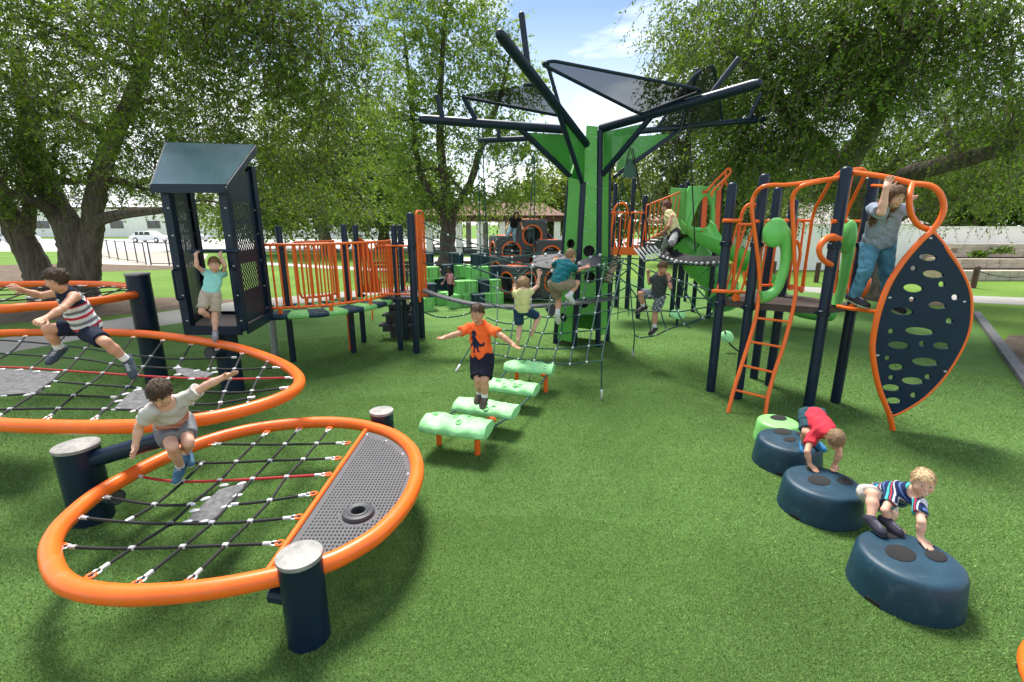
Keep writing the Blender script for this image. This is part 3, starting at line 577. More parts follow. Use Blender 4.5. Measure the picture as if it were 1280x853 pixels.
ring2 = [(0, 417), (94, 415.6), (169, 417), (219, 422), (266, 429), (300, 436), (337.5, 448.5), (362.5, 461), (374, 473.5), (371, 485), (353, 497), (319, 509), (281, 519), (244, 525.6), (187.5, 532), (125, 534), (62.5, 533.5), (0, 531), (-80, 522), (-150, 503), (-185, 472), (-150, 442), (-80, 424)]
E_ = G(292, 489); D__ = G(197, 477)
ropes2 = [([(-40, 424), (26, 427), (95, 434), (165, 444), (225, 449), (295, 447)], 0, 0, 0), ([(-120, 436), (0, 442), (102, 449), (150, 457), (183, 459), (222, 461)], 0, 1, 0), ([(266, 461), (300, 462), (355, 459)], 0, 0, 1), ([(-180, 459), (0, 459), (100, 465), (210, 472), (290, 474), (371, 472)], 1, 1, 1),
          ([(68, 477), (115, 481), (160, 484), (176, 486)], 0, 0, 0), ([(236, 489), (300, 491), (366, 484)], 0, 0, 1), ([(-130, 503), (0, 495), (47, 493), (145, 497)], 0, 1, 0), ([(237, 505), (270, 505), (318, 497)], 0, 0, 0), ([(-100, 514), (0, 512), (60, 511), (150, 512), (200, 515), (270, 515)], 0, 1, 0),
          ([(32, 420), (10, 443), (-60, 476), (-120, 506)], 0, 1, 1), ([(82, 419), (60, 443), (39, 461)], 0, 1, 0), ([(122, 418), (86, 461), (61, 480), (23, 506), (-10, 525)], 0, 1, 1), ([(167, 421), (131, 465), (97, 491), (57, 525)], 0, 1, 1), ([(204, 425), (162, 482), (115, 527)], 0, 1, 1),
          ([(239, 430), (222, 459)], 0, 1, 0), ([(211, 473), (190, 489)], 0, 0, 0), ([(272, 436), (260, 463)], 0, 1, 0), ([(303, 441), (284, 482), (271, 517)], 0, 1, 0), ([(336, 450), (318, 482), (308, 509)], 0, 1, 1)]
disc_net('disc_net', 'large middle orange ring net under the leaping boy in a striped tank top', Z2, ring2, .056, ropes2, {9, 10, 11, 12, 13, 14, 15, 16, 17, 18},
    [([(-45, 462), (0, 462), (40, 464), (75, 467), (62, 481), (50, 492), (0, 495), (-45, 496)], [(2, 462), (24, 463), (46, 465), (70, 466), (58, 484), (35, 494), (6, 495)]), ([(142, 513), (152, 503), (162, 493), (174, 487), (185, 491), (192, 501), (182, 509), (170, 514)], [(145, 512), (148, 502), (157, 493), (172, 488), (190, 500), (168, 514)]), ([(220, 460), (236, 462), (268, 468), (258, 473), (240, 474), (221, 468)], [(222, 460), (246, 464), (268, 466), (240, 474), (222, 469)])],
    [lambda t: MB().tube([(E_[0], E_[1], -.02), (E_[0], E_[1], .915)], .155, 28).build('post', M_['navy'], t), arm((E_[0], E_[1], .62), tuple(G(262, 441, .70)), .085)], 'orange ring nets')
Z3 = 1.42
ring3 = [(0, 356), (61, 355), (122, 355.5), (160, 358), (176, 362), (170, 368), (150, 372), (122, 376), (81, 381), (41, 383.5), (0, 386.5), (-70, 387), (-140, 382), (-165, 372), (-130, 362), (-60, 357)]
ropes3 = [([(-150, 374), (0, 376), (60, 372), (168, 362)], 0, 1, 1), ([(-160, 368), (0, 369), (80, 364), (150, 358)], 0, 1, 1), ([(-120, 362), (0, 363), (110, 357)], 0, 1, 1), ([(-100, 384), (20, 382), (165, 367)], 0, 1, 1), ([(100, 357), (20, 383)], 0, 1, 1), ([(130, 358), (75, 379)], 0, 1, 1), ([(60, 357), (-20, 384)], 0, 1, 1), ([(155, 360), (115, 375)], 0, 1, 1), ([(10, 358), (-60, 385)], 0, 1, 1)]
disc_net('disc_net', 'highest orange ring net at the far left edge beside a tall capped navy post', Z3, ring3, .056, ropes3, {4, 5, 6, 7, 8}, [([(30, 372), (58, 368), (74, 371), (48, 377)], [(34, 372), (60, 368), (72, 371), (48, 376)])],
    [stub_post(D__[0], D__[1], 1.70, .155), arm((D__[0], D__[1], 1.3), tuple(G(160, 367, 1.30)), .045)], 'orange ring nets')
# ------------------------------------------------------------------ navy lookout tower and curved bridge
def post_obj(t, x, y, z0, z1, r=.062, name='post', m='navy'):
    o = MB().post(x, y, z0, z1, r, 18).build(name, M_[m], t); return o
me_collar = MB().lathe([(.07, -.035), (.078, -.03), (.078, .03), (.07, .035)], n=18, caps=False).box((.085, 0, 0), (.04, .03, .03)).mesh('collar', M_['navy'])
def collar(o, x, y, z): return inst('collar', me_collar, o, Matrix.Translation((x, y, z)) @ Matrix.Rotation(random.uniform(0, 6), 4, 'Z'))
FL, FR, BR, BL = [np.array(p) for p in ((-4.52, 6.45), (-3.755, 6.45), (-3.92, 7.5), (-4.92, 7.5))]
zb = 1.03
tw_ = thing('lookout_tower', 'navy lookout tower with a sloping metal roof and punched side panels', 'play tower', (-4.5, 7.3, 0))
def pt(p, z): return (p[0], p[1], z)
tops = [2.84, 2.84, 3.28, 3.28]
for p, z in zip((FL, FR, BR, BL), tops):
    c = np.array([-4.27, 6.97]); q = p+(c-p)*.02
    o = MB().box((q[0], q[1], (zb-.03+z)/2), (.105, .105, z-zb+.03)).build('corner_post', M_['navy'], tw_, smooth=False)
    for zz in (1.15, 1.5, 1.9, 2.3, 2.65): inst('bolt', me_button, o, Matrix.Translation((q[0]+.02, q[1]-.054, zz)) @ Matrix.Rotation(R(90), 4, 'X') @ Matrix.Scale(.45, 4))
# roof: sloped sheet with folded fascia, wider at the back
rf = [D(189.4, 230, 6.33), D(282, 230.4, 6.33), D(318.5, 181, 7.57), D(208, 178, 7.57)]
M_['roofsteel'] = mat('teal_roof_steel', (.030, .085, .115), .20, metal=.35, var=.3, vscale=1.6, bump=.03, bscale=3, coat=.4)
o = MB().slab(rf, .03).build('roof', M_['roofsteel'], tw_, smooth=False)
dn = np.array([0, 0, -.11])
for a, b in ((0, 1), (1, 2), (2, 3), (3, 0)):
    A, B = rf[a], rf[b]; n = np.cross(B-A, (0, 0, 1)); n /= np.linalg.norm(n); z_ = np.array([0, 0, -.006])
    MB().hexa([A+dn+n*.004, B+dn+n*.004, B+dn+n*.02, A+dn+n*.02], [A+z_+n*.004, B+z_+n*.004, B+z_+n*.02, A+z_+n*.02]).build('fascia', M_['navy'], o, smooth=False)
# floor box and floor plate
fl = [pt(FL, zb), pt(FR, zb), pt(BR, zb), pt(BL, zb)]
MB().slab(fl, .05).build('floor', M_['brown'], tw_, smooth=False)
for a, b in ((FL, FR), (FR, BR), (BR, BL), (BL, FL)):
    n = np.array([(b-a)[1], -(b-a)[0]]); n /= np.linalg.norm(n); A, B = a+n*.035, b+n*.035; A2, B2 = a+n*.063, b+n*.063
    MB().hexa([pt(A, zb-.08), pt(B, zb-.08), pt(B2, zb-.08), pt(A2, zb-.08)], [pt(A, zb+.045), pt(B, zb+.045), pt(B2, zb+.045), pt(A2, zb+.045)]).build('floor_rim', M_['navy'], tw_, smooth=False)
def punched(a, b, z0, za, zb_, zones, name, parent, m='navy', cell=.042, mx_=.12):
    """upright plate from a to b (plan); staggered square holes inside the height zones"""
    a = np.array(a); b = np.array(b); w = np.linalg.norm(b-a); mb = MB(); nx = int((w-2*mx_)/cell); x0 = (w-nx*cell)/2; x1 = x0+nx*cell; g = cell*.03
    def q(*P): mb.add([(p[0], p[1], 0) for p in P], [tuple(range(len(P)))])
    ht = lambda x: (za+(zb_-za)*x/w)-z0
    y = 0.
    for (h0, h1) in zones:
        q((x0, y), (x1, y), (x1, h0), (x0, h0)); ny = int((h1-h0)/cell)
        for j in range(ny):
            for i in range(nx):
                X, Y = x0+i*cell, h0+j*cell
                if Y+cell > ht(X)-.05 or Y+cell > ht(X+cell)-.05 or (i+j) % 2: q((X, Y), (X+cell, Y), (X+cell, Y+cell), (X, Y+cell))
                else:
                    o_ = [(X, Y), (X+cell, Y), (X+cell, Y+cell), (X, Y+cell)]; n_ = [(X+g, Y+g), (X+cell-g, Y+g), (X+cell-g, Y+cell-g), (X+g, Y+cell-g)]
                    for k in range(4): q(o_[k], o_[(k+1) % 4], n_[(k+1) % 4], n_[k])
        y = h0+ny*cell
    q((x0, y), (x1, y), (x1, ht(x1)), (x0, ht(x0))); q((0, 0), (x0, 0), (x0, ht(x0)), (0, ht(0))); q((x1, 0), (w, 0), (w, ht(w)), (x1, ht(x1)))
    o = inst(name, mb.mesh(name, M_[m], smooth=False), parent, basis((a[0], a[1], z0), (b[0]-a[0], b[1]-a[1], 0), (0, 0, 1)))
    md = o.modifiers.new('thickness', 'SOLIDIFY'); md.thickness = .008; return o
punched(FR, BR, zb+.05, 2.86, 3.26, [(.45, .85), (1.0, 1.42), (1.42, 1.70)], 'side_panel', tw_)
punched(BL, FL, zb+.05, 3.26, 2.86, [(.45, .85), (1.0, 1.42), (1.42, 1.70)], 'side_panel', tw_)
# grab bar across the opening, fixed to the front posts
zbar = D(268, 313, 6.40)[2]
o = MB().tube([D(238, 314, 6.38), D(300, 314, 6.38)], .024, 12).build('grab_bar', M_['navy'], tw_)
for s_ in (FL, FR):
    MB().tube(fillet([pt(s_, 1.45)+np.array([.0, -.06, 0]), pt(s_, 1.45)+np.array([.02 if s_ is FR else .0, -.13, 0]), pt(s_, 1.85)+np.array([.02 if s_ is FR else 0, -.13, 0]), pt(s_, 1.85)+np.array([0, -.06, 0])], .06), .014, 8).build('handle', M_['navy'], tw_)
gp = G(344.5, 446); MB().tube([(gp[0], gp[1], -.02), (gp[0]+.02, gp[1], zb-.04)], .062, 16).build('steel_post', M_['steel'], tw_)
# curved bridge
bc = np.array([-4.15, 9.30]); RO, RI, zd = 1.78, .66, 1.02
cb_ = thing('curved_bridge', 'curved play bridge with orange baluster rails and checked lime and navy deck', 'play bridge', (bc[0]+1.2, bc[1]-1, 0))
a0, a1 = R(-84), R(6); nseg = 9
def arcp(r, a, z): return np.array([bc[0]+r*math.cos(a), bc[1]+r*math.sin(a), z])
for i in range(nseg):
    u0, u1 = a0+(a1-a0)*i/nseg, a0+(a1-a0)*(i+1)/nseg; g = .004
    for j in range(3):
        r0 = RI+(RO-RI)*j/3+g; r1 = RI+(RO-RI)*(j+1)/3-g; aa = np.linspace(u0+g/r1, u1-g/r1, 4)
        top = [arcp(r1, a, zd) for a in aa]+[arcp(r0, a, zd) for a in aa[::-1]]
        MB().slab(top, .06, n=(0, 0, 1)).build('deck_tile', M_['lime' if (i+j) % 2 else 'podblue'], cb_, smooth=False)
    aa = np.linspace(u0, u1, 5); P = np.array([arcp(RO+.02, a, zd-.04) for a in aa])
    MB().tube(P, [.042, .050, .052, .050, .042], 10).build('deck_edge', M_['lime' if i % 2 else 'podblue'], cb_)
def barrier_arc(r, ua, ub, zb0, zt, n, parent, hook=True):
    aa = np.linspace(ua, ub, 28)
    pts = [arcp(r, ua, zt)]+[arcp(r, a, zb0) for a in aa]+[arcp(r, ub, zt)]
    MB().tube(np.array([arcp(r, a, zt) for a in aa]), .023, 10).build('top_rail', M_['orange'], parent)
    low = fillet([arcp(r, ua, zt), arcp(r, ua, zb0+.1), arcp(r, ua+.06, zb0)], .09, 4)
    lowb = fillet([arcp(r, ub-.06, zb0), arcp(r, ub, zb0+.1), arcp(r, ub, zt)], .09, 4)
    MB().tube(np.concatenate([low, [arcp(r, a, zb0) for a in np.linspace(ua+.08, ub-.08, 24)], lowb]), .022, 10).build('bottom_rail', M_['orange'], parent)
    bm = MB().cyl((0, 0, 0), (0, 0, zt-zb0), .0165, n=8).mesh('baluster', M_['orange'])
    for a in np.linspace(ua, ub, n+2)[1:-1]: inst('baluster', bm, parent, Matrix.Translation(Vector(arcp(r, a, zb0))))
    for a in np.linspace(ua+.15, ub-.15, 4):
        q = arcp(r+.03, a, zb0-.05); MB().box(q, (.05, .05, .10)).build('rail_bracket', M_['orange'], parent, smooth=False)
barrier_arc(RO-.02, R(-86), R(6), zd+.10, 2.13, 25, cb_)
barrier_arc(RI+.03, R(-70), R(4), zd+.10, 2.13, 10, cb_)
def gpost(t, top, bot, r=.058, y=None):
    g = G(*bot); z = D(top[0], top[1], g[1])[2]; o = post_obj(t, g[0], g[1], -.02, z, r); return g, z, o
for top, bot in [((347, 282), (367, 452)), ((431, 280), (442.5, 441)), ((444, 281), (455, 428)), ((494, 281), (501, 438)), ((501, 281), (507.5, 425))]:
    g, z, o = gpost(cb_, top, bot, .055)
    for zz in (1.0, 2.05): collar(o, g[0], g[1], zz)
# orange slatted screen with arched top behind the bridge end
sx0, sx1 = D(449, 366, 9.9), D(476, 362, 9.9); hs = [2.05, 2.0, 1.75, 1.2]
sc_ = spline(np.array([(0, 1.15, 0), (.15, 1.1, 0), (.3, .85, 0), (.45, .25, 0)]), 5)[:, :2]
inst('screen_panel', cutplate('screen_panel', [(0, 0), (.45, 0)]+[tuple(p) for p in sc_[::-1]], [ell(.05+.055*k, .45, .008, .38 if k < 4 else .2, 8) for k in range(6)], .02, M_['orange_panel']), cb_, basis(D(449, 366, 9.9), (1, .0, 0), (0, 0, 1)))
# end platform with tall posts, orange end loop and black step nest underneath
ep = thing('end_platform', 'small grey platform with paired tall navy posts and an orange end loop', 'play platform', (-2.0, 9.3, 0))
pp = []
for top, bot in [((515.5, 265.6), (521, 441.5)), ((522, 268), (528, 422.6))]:
    g, z, o = gpost(ep, top, bot, .066); pp.append(g)
    for zz in (.98, 2.03): collar(o, g[0], g[1], zz)
zp = 1.08
MB().slab([(-2.55, 9.1, zp), (-1.85, 9.0, zp), (-1.7, 9.95, zp), (-2.45, 10.1, zp)], .05).build('deck', M_['greydeck'], ep, smooth=False)
g1 = pp[0]; xo = .10
lp = fillet([(g1[0]+xo, g1[1]+.05, 1.0), (g1[0]+xo, g1[1]+.05, 2.68), (g1[0]+xo+.02, g1[1]+.65, 2.68), (g1[0]+xo+.02, g1[1]+.65, 1.0)], .16)
MB().tube(lp, .022, 10).build('end_loop', M_['orange'], ep)
for k in range(5): MB().cyl((g1[0]+xo, g1[1]+.15+.1*k, 1.05), (g1[0]+xo, g1[1]+.15+.1*k, 2.62), .012, n=8).build('baluster', M_['orange'], ep)
for k in range(4): 
    x = -2.45+.13*k; MB().cyl((x, 9.02+.02*k, 1.15), (x, 9.02+.02*k, 2.05), .013, n=8).build('baluster', M_['orange'], ep)
MB().tube([(-2.55, 9.03, 2.05), (-1.9, 8.98, 2.05)], .018, 8).build('top_rail', M_['orange'], ep)
MB().tube([(-2.55, 9.03, 1.14), (-1.9, 8.98, 1.14)], .018, 8).build('bottom_rail', M_['orange'], ep)
for a, b in (((466, 400), (461, 330)), ((438, 438), (433, 395)), ((512, 412), (509, 380))):
    g = G(*a); MB().tube([(g[0], g[1], 0), (g[0], g[1], 1.05)], .02, 8).build('thin_post', M_['orange'], ep)
stp = thing('step_nest', 'black rubber step unit under the grey end platform', 'play steps', (-2.35, 9.9, 0))
for k in range(3):
    for q in range(3): MB().box((-2.75+.27*q+.05*k, 10.1+.12*k, .32+.2*k), (.24, .3, .05)).box((-2.75+.27*q+.05*k, 10.2+.12*k, .22+.2*k), (.22, .03, .18)).build('step', M_['charcoal'], stp, smooth=False)
MB().box((-2.45, 10.35, .3), (.5, .3, .6)).build('step_core', M_['charcoal'], stp, smooth=False)
# ------------------------------------------------------------------ artificial climbing tree with shade sails
def meshmat(name, col, dens, scale):
    """fine perforated sheet: small see-through holes"""
    m = mat(name, col, .5, var=.15, vscale=3); t = m.node_tree; p = t.nodes['Principled BSDF']; tcn = t.nodes['Texture Coordinate']
    v = t.nodes.new('ShaderNodeTexVoronoi'); v.inputs['Scale'].default_value = scale; v.inputs['Randomness'].default_value = .25; t.links.new(tcn.outputs['Object'], v.inputs['Vector'])
    c = t.nodes.new('ShaderNodeMath'); c.operation = 'GREATER_THAN'; c.inputs[1].default_value = dens; t.links.new(v.outputs['Distance'], c.inputs[0])
    t.links.new(c.outputs[0], p.inputs['Alpha']); return m
M_['shade'] = mat('black_shade_mesh', (.006, .009, .011), .6, spec=.1); M_['shade'].node_tree.nodes['Principled BSDF'].inputs['Alpha'].default_value = .80
M_['web'] = mat('green_web_sheet', (.060, .30, .050), .5, var=.15, vscale=3); M_['web'].node_tree.nodes['Principled BSDF'].inputs['Alpha'].default_value = .85
ct = thing('climbing_tree', 'tall artificial tree of green panels and navy pole branches in the middle', 'climbing tree', (1.5, 9.5, 0))
def pole(P, r, name='branch', m='navy', n=14): 
    o = MB().tube(P, r, n).build(name, M_[m], ct); return o
Lb, Mb, Rb = G(694, 429), G(717.5, 434), G(747.5, 434); Sb = np.array([Rb[0]+.30, Rb[1]+.55, 0]); Tb = np.array([Lb[0]+.25, Lb[1]+.75, 0])
Lt, Mt, Rt = D(713, 222, Lb[1]-.02), D(729, 228, Mb[1]), D(750, 163, Rb[1]); St = np.array([Rb[0]+.12, Rb[1]+.50, Rt[2]]); Tt = np.array([Lt[0]+.25, Lb[1]+.6, Rt[2]])
for a, b in ((Lb, Lt), (Mb, Mt), (Rb, Rt), (Sb, St), (Tb, Tt)): pole([a-np.array([0, 0, .02]), b], .056, 'trunk_pole')
def lerp(a, b, t): return a+(b-a)*t
def panel_between(a0, a1, b0, b1, t0, t1, holes, name='trunk_panel'):
    """panel from line a (a0 bottom, a1 top) to line b; holes as (u, v, r)"""
    p00, p10, p01, p11 = lerp(a0, a1, t0), lerp(b0, b1, t0), lerp(a0, a1, t1), lerp(b0, b1, t1)
    M = basis(p00, p10-p00, (p01+p11)/2-(p00+p10)/2); iv = M.inverted(); q = [tuple((iv @ Vector(p))[:2]) for p in (p00, p10, p11, p01)]
    hs = [];
    for (px, py, r) in holes:
        o = Vector(_O); d = Vector(ray(px, py)); lo = iv @ o; ld = iv.to_3x3() @ d; k = -lo.z/ld.z; h = lo+ld*k; hs.append((h.x, h.y, r))
    pl = inst(name, cutplate(name, q, [ell(x, y, r, r, 20) for x, y, r in hs], .03, M_['green']), ct, M)
    for x, y, r in hs: inst('grip_cup', MB().lathe([(r*1.02, .02), (r*1.0, -.01), (r*.9, -.10), (0, -.11)], (x, y, 0), 20, caps=False).torus((x, y, .018), r, .012, n=20, k=6).mesh('grip_cup', M_['black']), pl, M)
    return pl
panel_between(Lb, Lt, Mb, Mt, .03, 1.0, [(714, 305, .085), (704.6, 397, .08)])
MtF = lerp(Mb, D(733, 157, Mb[1]), 1.0)
panel_between(Mb+np.array([.06, 0, 0]), D(733, 157, Mb[1]), Rb-np.array([.05, 0, 0]), Rt+np.array([-.04, 0, .06]), .16, 1.0, [(736, 314, .10), (737, 346.6, .10), (729.5, 379, .085)])
panel_between(Rb, Rt, Sb, St, .05, 1.0, [])
panel_between(Tb, Tt, Lb, Lt, .05, 1.0, []); panel_between(Sb, St, Tb, Tt, .05, 1.0, [])
for a, b, off in ((Mb, D(733, 157, Mb[1]), .035), (Rb, Rt, -.035)):
    for t in np.linspace(.2, .97, 12): p = lerp(a, b, t); inst('bolt', me_button, ct, Matrix.Translation((p[0]+off*2.2, p[1]-.055+(.02 if off > 0 else .03), p[2])) @ Matrix.Rotation(R(90), 4, 'X') @ Matrix.Scale(.5, 4))
for z in (1.75, 2.35, 3.1): MB().box(lerp(Mb, Rb, .5)+np.array([.05, -.022, z]), (.46, .012, .012)).build('panel_seam', M_['green'], ct, smooth=False)
# branches: (root, tip, radius), brace and upright
tipv = lambda px, py, Y: D(px, py, Y)
b1 = (D(716, 163, 9.55), tipv(527, 149, 9.1)); b2 = (D(733, 181, 9.4), tipv(625, 43, 7.1)); b3_ = (D(751, 161, 9.45), tipv(947, 105, 7.4)); b4_ = (np.array([2.0, 9.85, 4.15]), tipv(958, 149, 11.4)); b5_ = (np.array([1.4, 10.1, 4.15]), tipv(600, 176, 11.4))
for i, (a, b) in enumerate((b1, b2, b3_, b4_, b5_)):
    o = pole([a, lerp(a, b, .98), b], [.078, .078, .066] if i < 3 else [.06, .06, .05]); MB().ball(b, .066 if i < 3 else .05).build('end_cap', M_['navy'], o)
def onb(b, t): return lerp(b[0], b[1], t)
pole([D(713, 221, Lb[1]), onb(b1, .38)], .052, 'brace'); pole([D(728, 230, Mb[1]), onb(b2, .42)], .045, 'brace'); pole([D(753, 219, Rb[1]), onb(b3_, .40)], .052, 'brace'); pole([np.array([2.02, 9.85, 3.35]), onb(b4_, .42)], .045, 'brace')
for b, t, top in ((b1, .86, (546, 121)), (b1, .64, (580, 123)), (b2, .74, (652, 19)), (b2, .36, (684, 80)), (b3_, .74, (922, 75)), (b4_, .86, (951, 118)), (b5_, .80, (624, 152)), (b4_, .40, (872, 88))):
    p = onb(b, t); o = pole([p, D(*top, p[1]-.05)], .045 if top[0] != 684 else .03, 'upright'); MB().ball(D(*top, p[1]-.05), .045 if top[0] != 684 else .03).build('end_cap', M_['navy'], o)
def sail(pts, rr=.10):
    P = fillet([np.array(p) for p in pts]+[np.array(pts[0]), np.array(pts[1])], rr, 5)[1:-1]; 
    fr = MB().tube(P[:-0 or None], .026, 8, closed=False).build('sail_frame', M_['navy'], ct)
    Q = P[:-1]; c = Q.mean(0); mb = MB(); n = len(Q); mb.add(list(Q)+[c], [(i, (i+1) % n, n) for i in range(n)]); mb.build('shade_mesh', M_['shade'], fr, smooth=False)
sail([D(676, 80, 8.05), D(690, 76, 8.05), D(880, 113, 7.95), D(800, 143, 8.75)], .12)
sail([D(575, 121, 9.1), D(662, 105, 8.15), D(672, 110, 8.3), D(704, 146, 8.95)], .10)
sail([D(868, 93, 10.0), D(892, 80, 10.0), D(904, 152, 10.75), D(818, 165, 10.2)], .14)
def web(pts):
    MB().slab(pts, .012).build('web_panel', M_['web'], ct, smooth=False)
web([onb(b1, .03)-np.array([0, 0, .08]), onb(b1, .36)-np.array([0, 0, .10]), D(713, 214, Lb[1])])
web([onb(b3_, .03)-np.array([0, 0, .08]), onb(b3_, .38)-np.array([0, 0, .12]), D(755, 211, Rb[1])])
web([onb(b2, .03)-np.array([0, 0, .05]), onb(b2, .40)-np.array([0, 0, .05]), D(728, 222, Mb[1])])
web([onb(b4_, .05)-np.array([0, 0, .08]), onb(b4_, .40)-np.array([0, 0, .12]), np.array([2.05, 9.9, 3.45])])
web([onb(b5_, .05)-np.array([0, 0, .08]), onb(b5_, .45)-np.array([0, 0, .08]), np.array([1.3, 10.0, 3.3])])
# ------------------------------------------------------------------ rope nets
class Plane3:
    def __init__(s, a, b, c): s.p = np.array(a); s.n = np.cross(np.array(b)-a, np.array(c)-a)
    def __call__(s, px, py): r = ray(px, py); return _O+r*(np.dot(s.p-_O, s.n)/np.dot(r, s.n))
me_nk = MB().ball((0, 0, 0), .021, 8, 6).mesh('net_joint', M_['white_clamp'])
def rope(t, P, r=.011, m='rope_green', n=6, knots=(), sm=3):
    P = np.array(P); Q = spline(P, sm) if len(P) > 2 else P
    o = MB().tube(Q, r, n).build('rope', M_[m], t)
    for k in knots: inst('net_joint', me_nk, o, Matrix.Translation(Vector(k)))
    return o
fn = thing('climbing_net', 'dark green rope climbing net with white joints in front of the green tree trunk', 'climbing net', (1.0, 7.5, 0))
pl = Plane3(D(752, 452, 6.4), D(617, 443, 7.6), D(700, 330, 8.75))
rows = [[(617, 443), (632, 446), (648, 449), (668, 451), (691, 454.5), (712.5, 455.5), (733.6, 453), (752, 452)],
        [(588, 434), (606, 428), (621, 430), (640, 431), (657, 433), (672, 435.5), (695, 436.5), (716, 435), (736, 433), (754.5, 431)],
        [(612, 415), (630, 413), (647, 414), (663, 414), (678, 417), (701, 417), (721, 415), (740, 413), (759, 410)],
        [(608, 397), (621, 402), (642, 405), (664, 396), (685, 397), (704, 397), (724, 394), (744, 391.6), (763.6, 388)],
        [(600, 372), (622, 383), (643, 387), (664, 375), (690, 376), (708, 378), (730, 373), (748, 371), (769, 366)],
        [(596, 352), (622, 361), (643, 366), (664, 355), (690, 352), (712, 352), (735, 352), (752, 349), (774, 345)],
        [(592, 335), (620, 345), (644, 348), (664, 335), (690, 338), (715, 338), (737, 335), (755, 331), (778, 326)]]
for r_ in rows: rope(fn, [pl(*p) for p in r_], .0115, knots=[pl(*p) for p in r_[1:-1]])
for V in [[(622, 340), (622, 383), (621, 402), (617, 443)], [(644, 347), (643, 387), (641, 408), (634, 446)], [(665, 330), (664, 375), (663, 414), (657, 433), (650, 449)], [(692, 330), (685, 397), (678, 417), (672, 435), (668, 451)], [(716, 335), (708, 378), (701, 417), (691, 454)], [(738, 330), (724, 394), (716, 435), (712, 455)], [(757, 328), (744, 392), (736, 433), (733, 453)], [(779, 325), (764, 388), (755, 431), (752, 452)]]:
    rope(fn, [pl(*p) for p in V], .0115)
for a, b in (((752, 452), (752, 500)), ((668, 451), (661, 475)), ((588, 434), (569.5, 465)), ((617, 443), (588, 434))):
    rope(fn, [pl(*a), G(*b) if b[1] > 460 else pl(*b)], .012)
me_turn = MB().lathe([(.01, 0), (.02, .02), (.02, .14), (.01, .16)], n=8).mesh('turnbuckle', M_['alu'])
for a, b in (((752, 452), (752, 500)), ((668, 451), (661, 475)), ((588, 434), (569.5, 465))):
    g = G(*b); inst('turnbuckle', me_turn, fn, align(g, pl(*a)-g))
# grey rubber landing mats by the trunk
def matpoly(t, pts, m='rubber', th=.02):
    return MB().slab(pts, th).build('rubber_mat', M_[m], t, smooth=False)
matpoly(fn, [D(664, 333, 8.7), D(669, 321, 9.3), D(700, 318, 9.3), D(720, 325, 9.0), D(714, 342, 8.5)], 'greydeck')
matpoly(fn, [D(722, 328, 8.7), D(752, 318, 9.1), D(750, 333, 8.6), D(728, 338, 8.4)], 'greydeck')
for p in ((668, 322), (682, 319), (699, 318), (718, 325), (714, 340), (690, 339), (666, 333), (724, 330), (750, 319), (749, 332), (733, 337), (738, 322)): inst('net_joint', me_nk, fn, Matrix.Translation(Vector(D(*p, 8.9 if p[1] < 327 else 8.55))) @ Matrix.Scale(1.6, 4))
# long ropes between the bridge platform and the tree
tie = thing('rope_bridge', 'slack green ropes strung from the end platform to the tree trunk', 'rope bridge', (0, 9, 0))
for P, Y0, Y1 in [([(529, 279), (560, 294), (600, 307), (640, 314), (690, 316)], 9.0, 9.6), ([(529, 296), (570, 309), (620, 316), (672, 322)], 9.0, 9.2), ([(529, 315), (575, 318), (606, 320), (640, 328), (668, 332)], 9.0, 8.7), ([(529, 330), (580, 331), (620, 345)], 9.3, 8.2), ([(531, 391), (545, 396), (560, 397), (580, 394), (597, 388), (622, 383)], 8.9, 7.9), ([(592, 335), (640, 322), (700, 315), (745, 312)], 8.4, 9.6), ([(600, 310), (650, 330), (690, 331), (740, 327)], 9.0, 9.3), ([(640, 342), (700, 345), (760, 335), (781, 323)], 8.5, 8.9)]:
    n = len(P); rope(tie, [D(*p, Y0+(Y1-Y0)*i/(n-1)) for i, p in enumerate(P)], .0125, knots=[D(*p, Y0+(Y1-Y0)*i/(n-1)) for i, p in enumerate(P)][1:-1])
for P, Y in [([(598, 158), (599, 240), (601, 335)], 9.3), ([(603, 160), (606, 250), (612, 345)], 9.26), ([(667, 193), (664, 250), (660, 318)], 9.5), ([(668, 196), (668, 260), (666, 330)], 9.4), ([(861, 138), (864, 200), (869, 315)], 8.4), ([(857, 140), (842, 190), (812, 255)], 9.0), ([(788, 184), (776, 235), (763, 330)], 9.3), ([(791, 186), (800, 235), (812, 300)], 9.2), ([(777, 222), (790, 275), (812, 318)], 9.3), ([(798, 222), (784, 280), (770, 325)], 9.2)]:
    rope(tie, [D(*p, Y) for p in P], .011, 'rope_green' if Y > 9.25 else 'rope')
hg = thing('hanging_seat', 'dark green triangular climbing seat hung from a tree branch', 'climbing seat', D(788, 222, 9.2))
M_['dkgreen'] = mat('dark_green_plastic', (.010, .07, .045), .5, var=.15, vscale=6)
MB().slab([D(779, 222, 9.22), D(797.5, 222, 9.22), D(793, 206, 9.22), D(790, 199, 9.22), D(786, 199, 9.22), D(783, 206, 9.22)], .06).build('seat_plate', M_['dkgreen'], hg, smooth=False)
MB().tube([D(783, 206, 9.2), D(788, 184, 9.2), D(793, 206, 9.2)], .012, 6).build('rope', M_['rope'], hg)
hg2 = thing('hanging_seat', 'small dark triangular climbing seat low in the front net', 'climbing seat', D(687, 390, 8.0)); hg2['group'] = hg['group'] = 'triangular net seats'
MB().slab([D(681, 386, 8.0), D(692, 379, 8.0), D(697, 388, 8.0), D(689, 397, 8.0)], .05).build('seat_plate', M_['charcoal'], hg2, smooth=False)
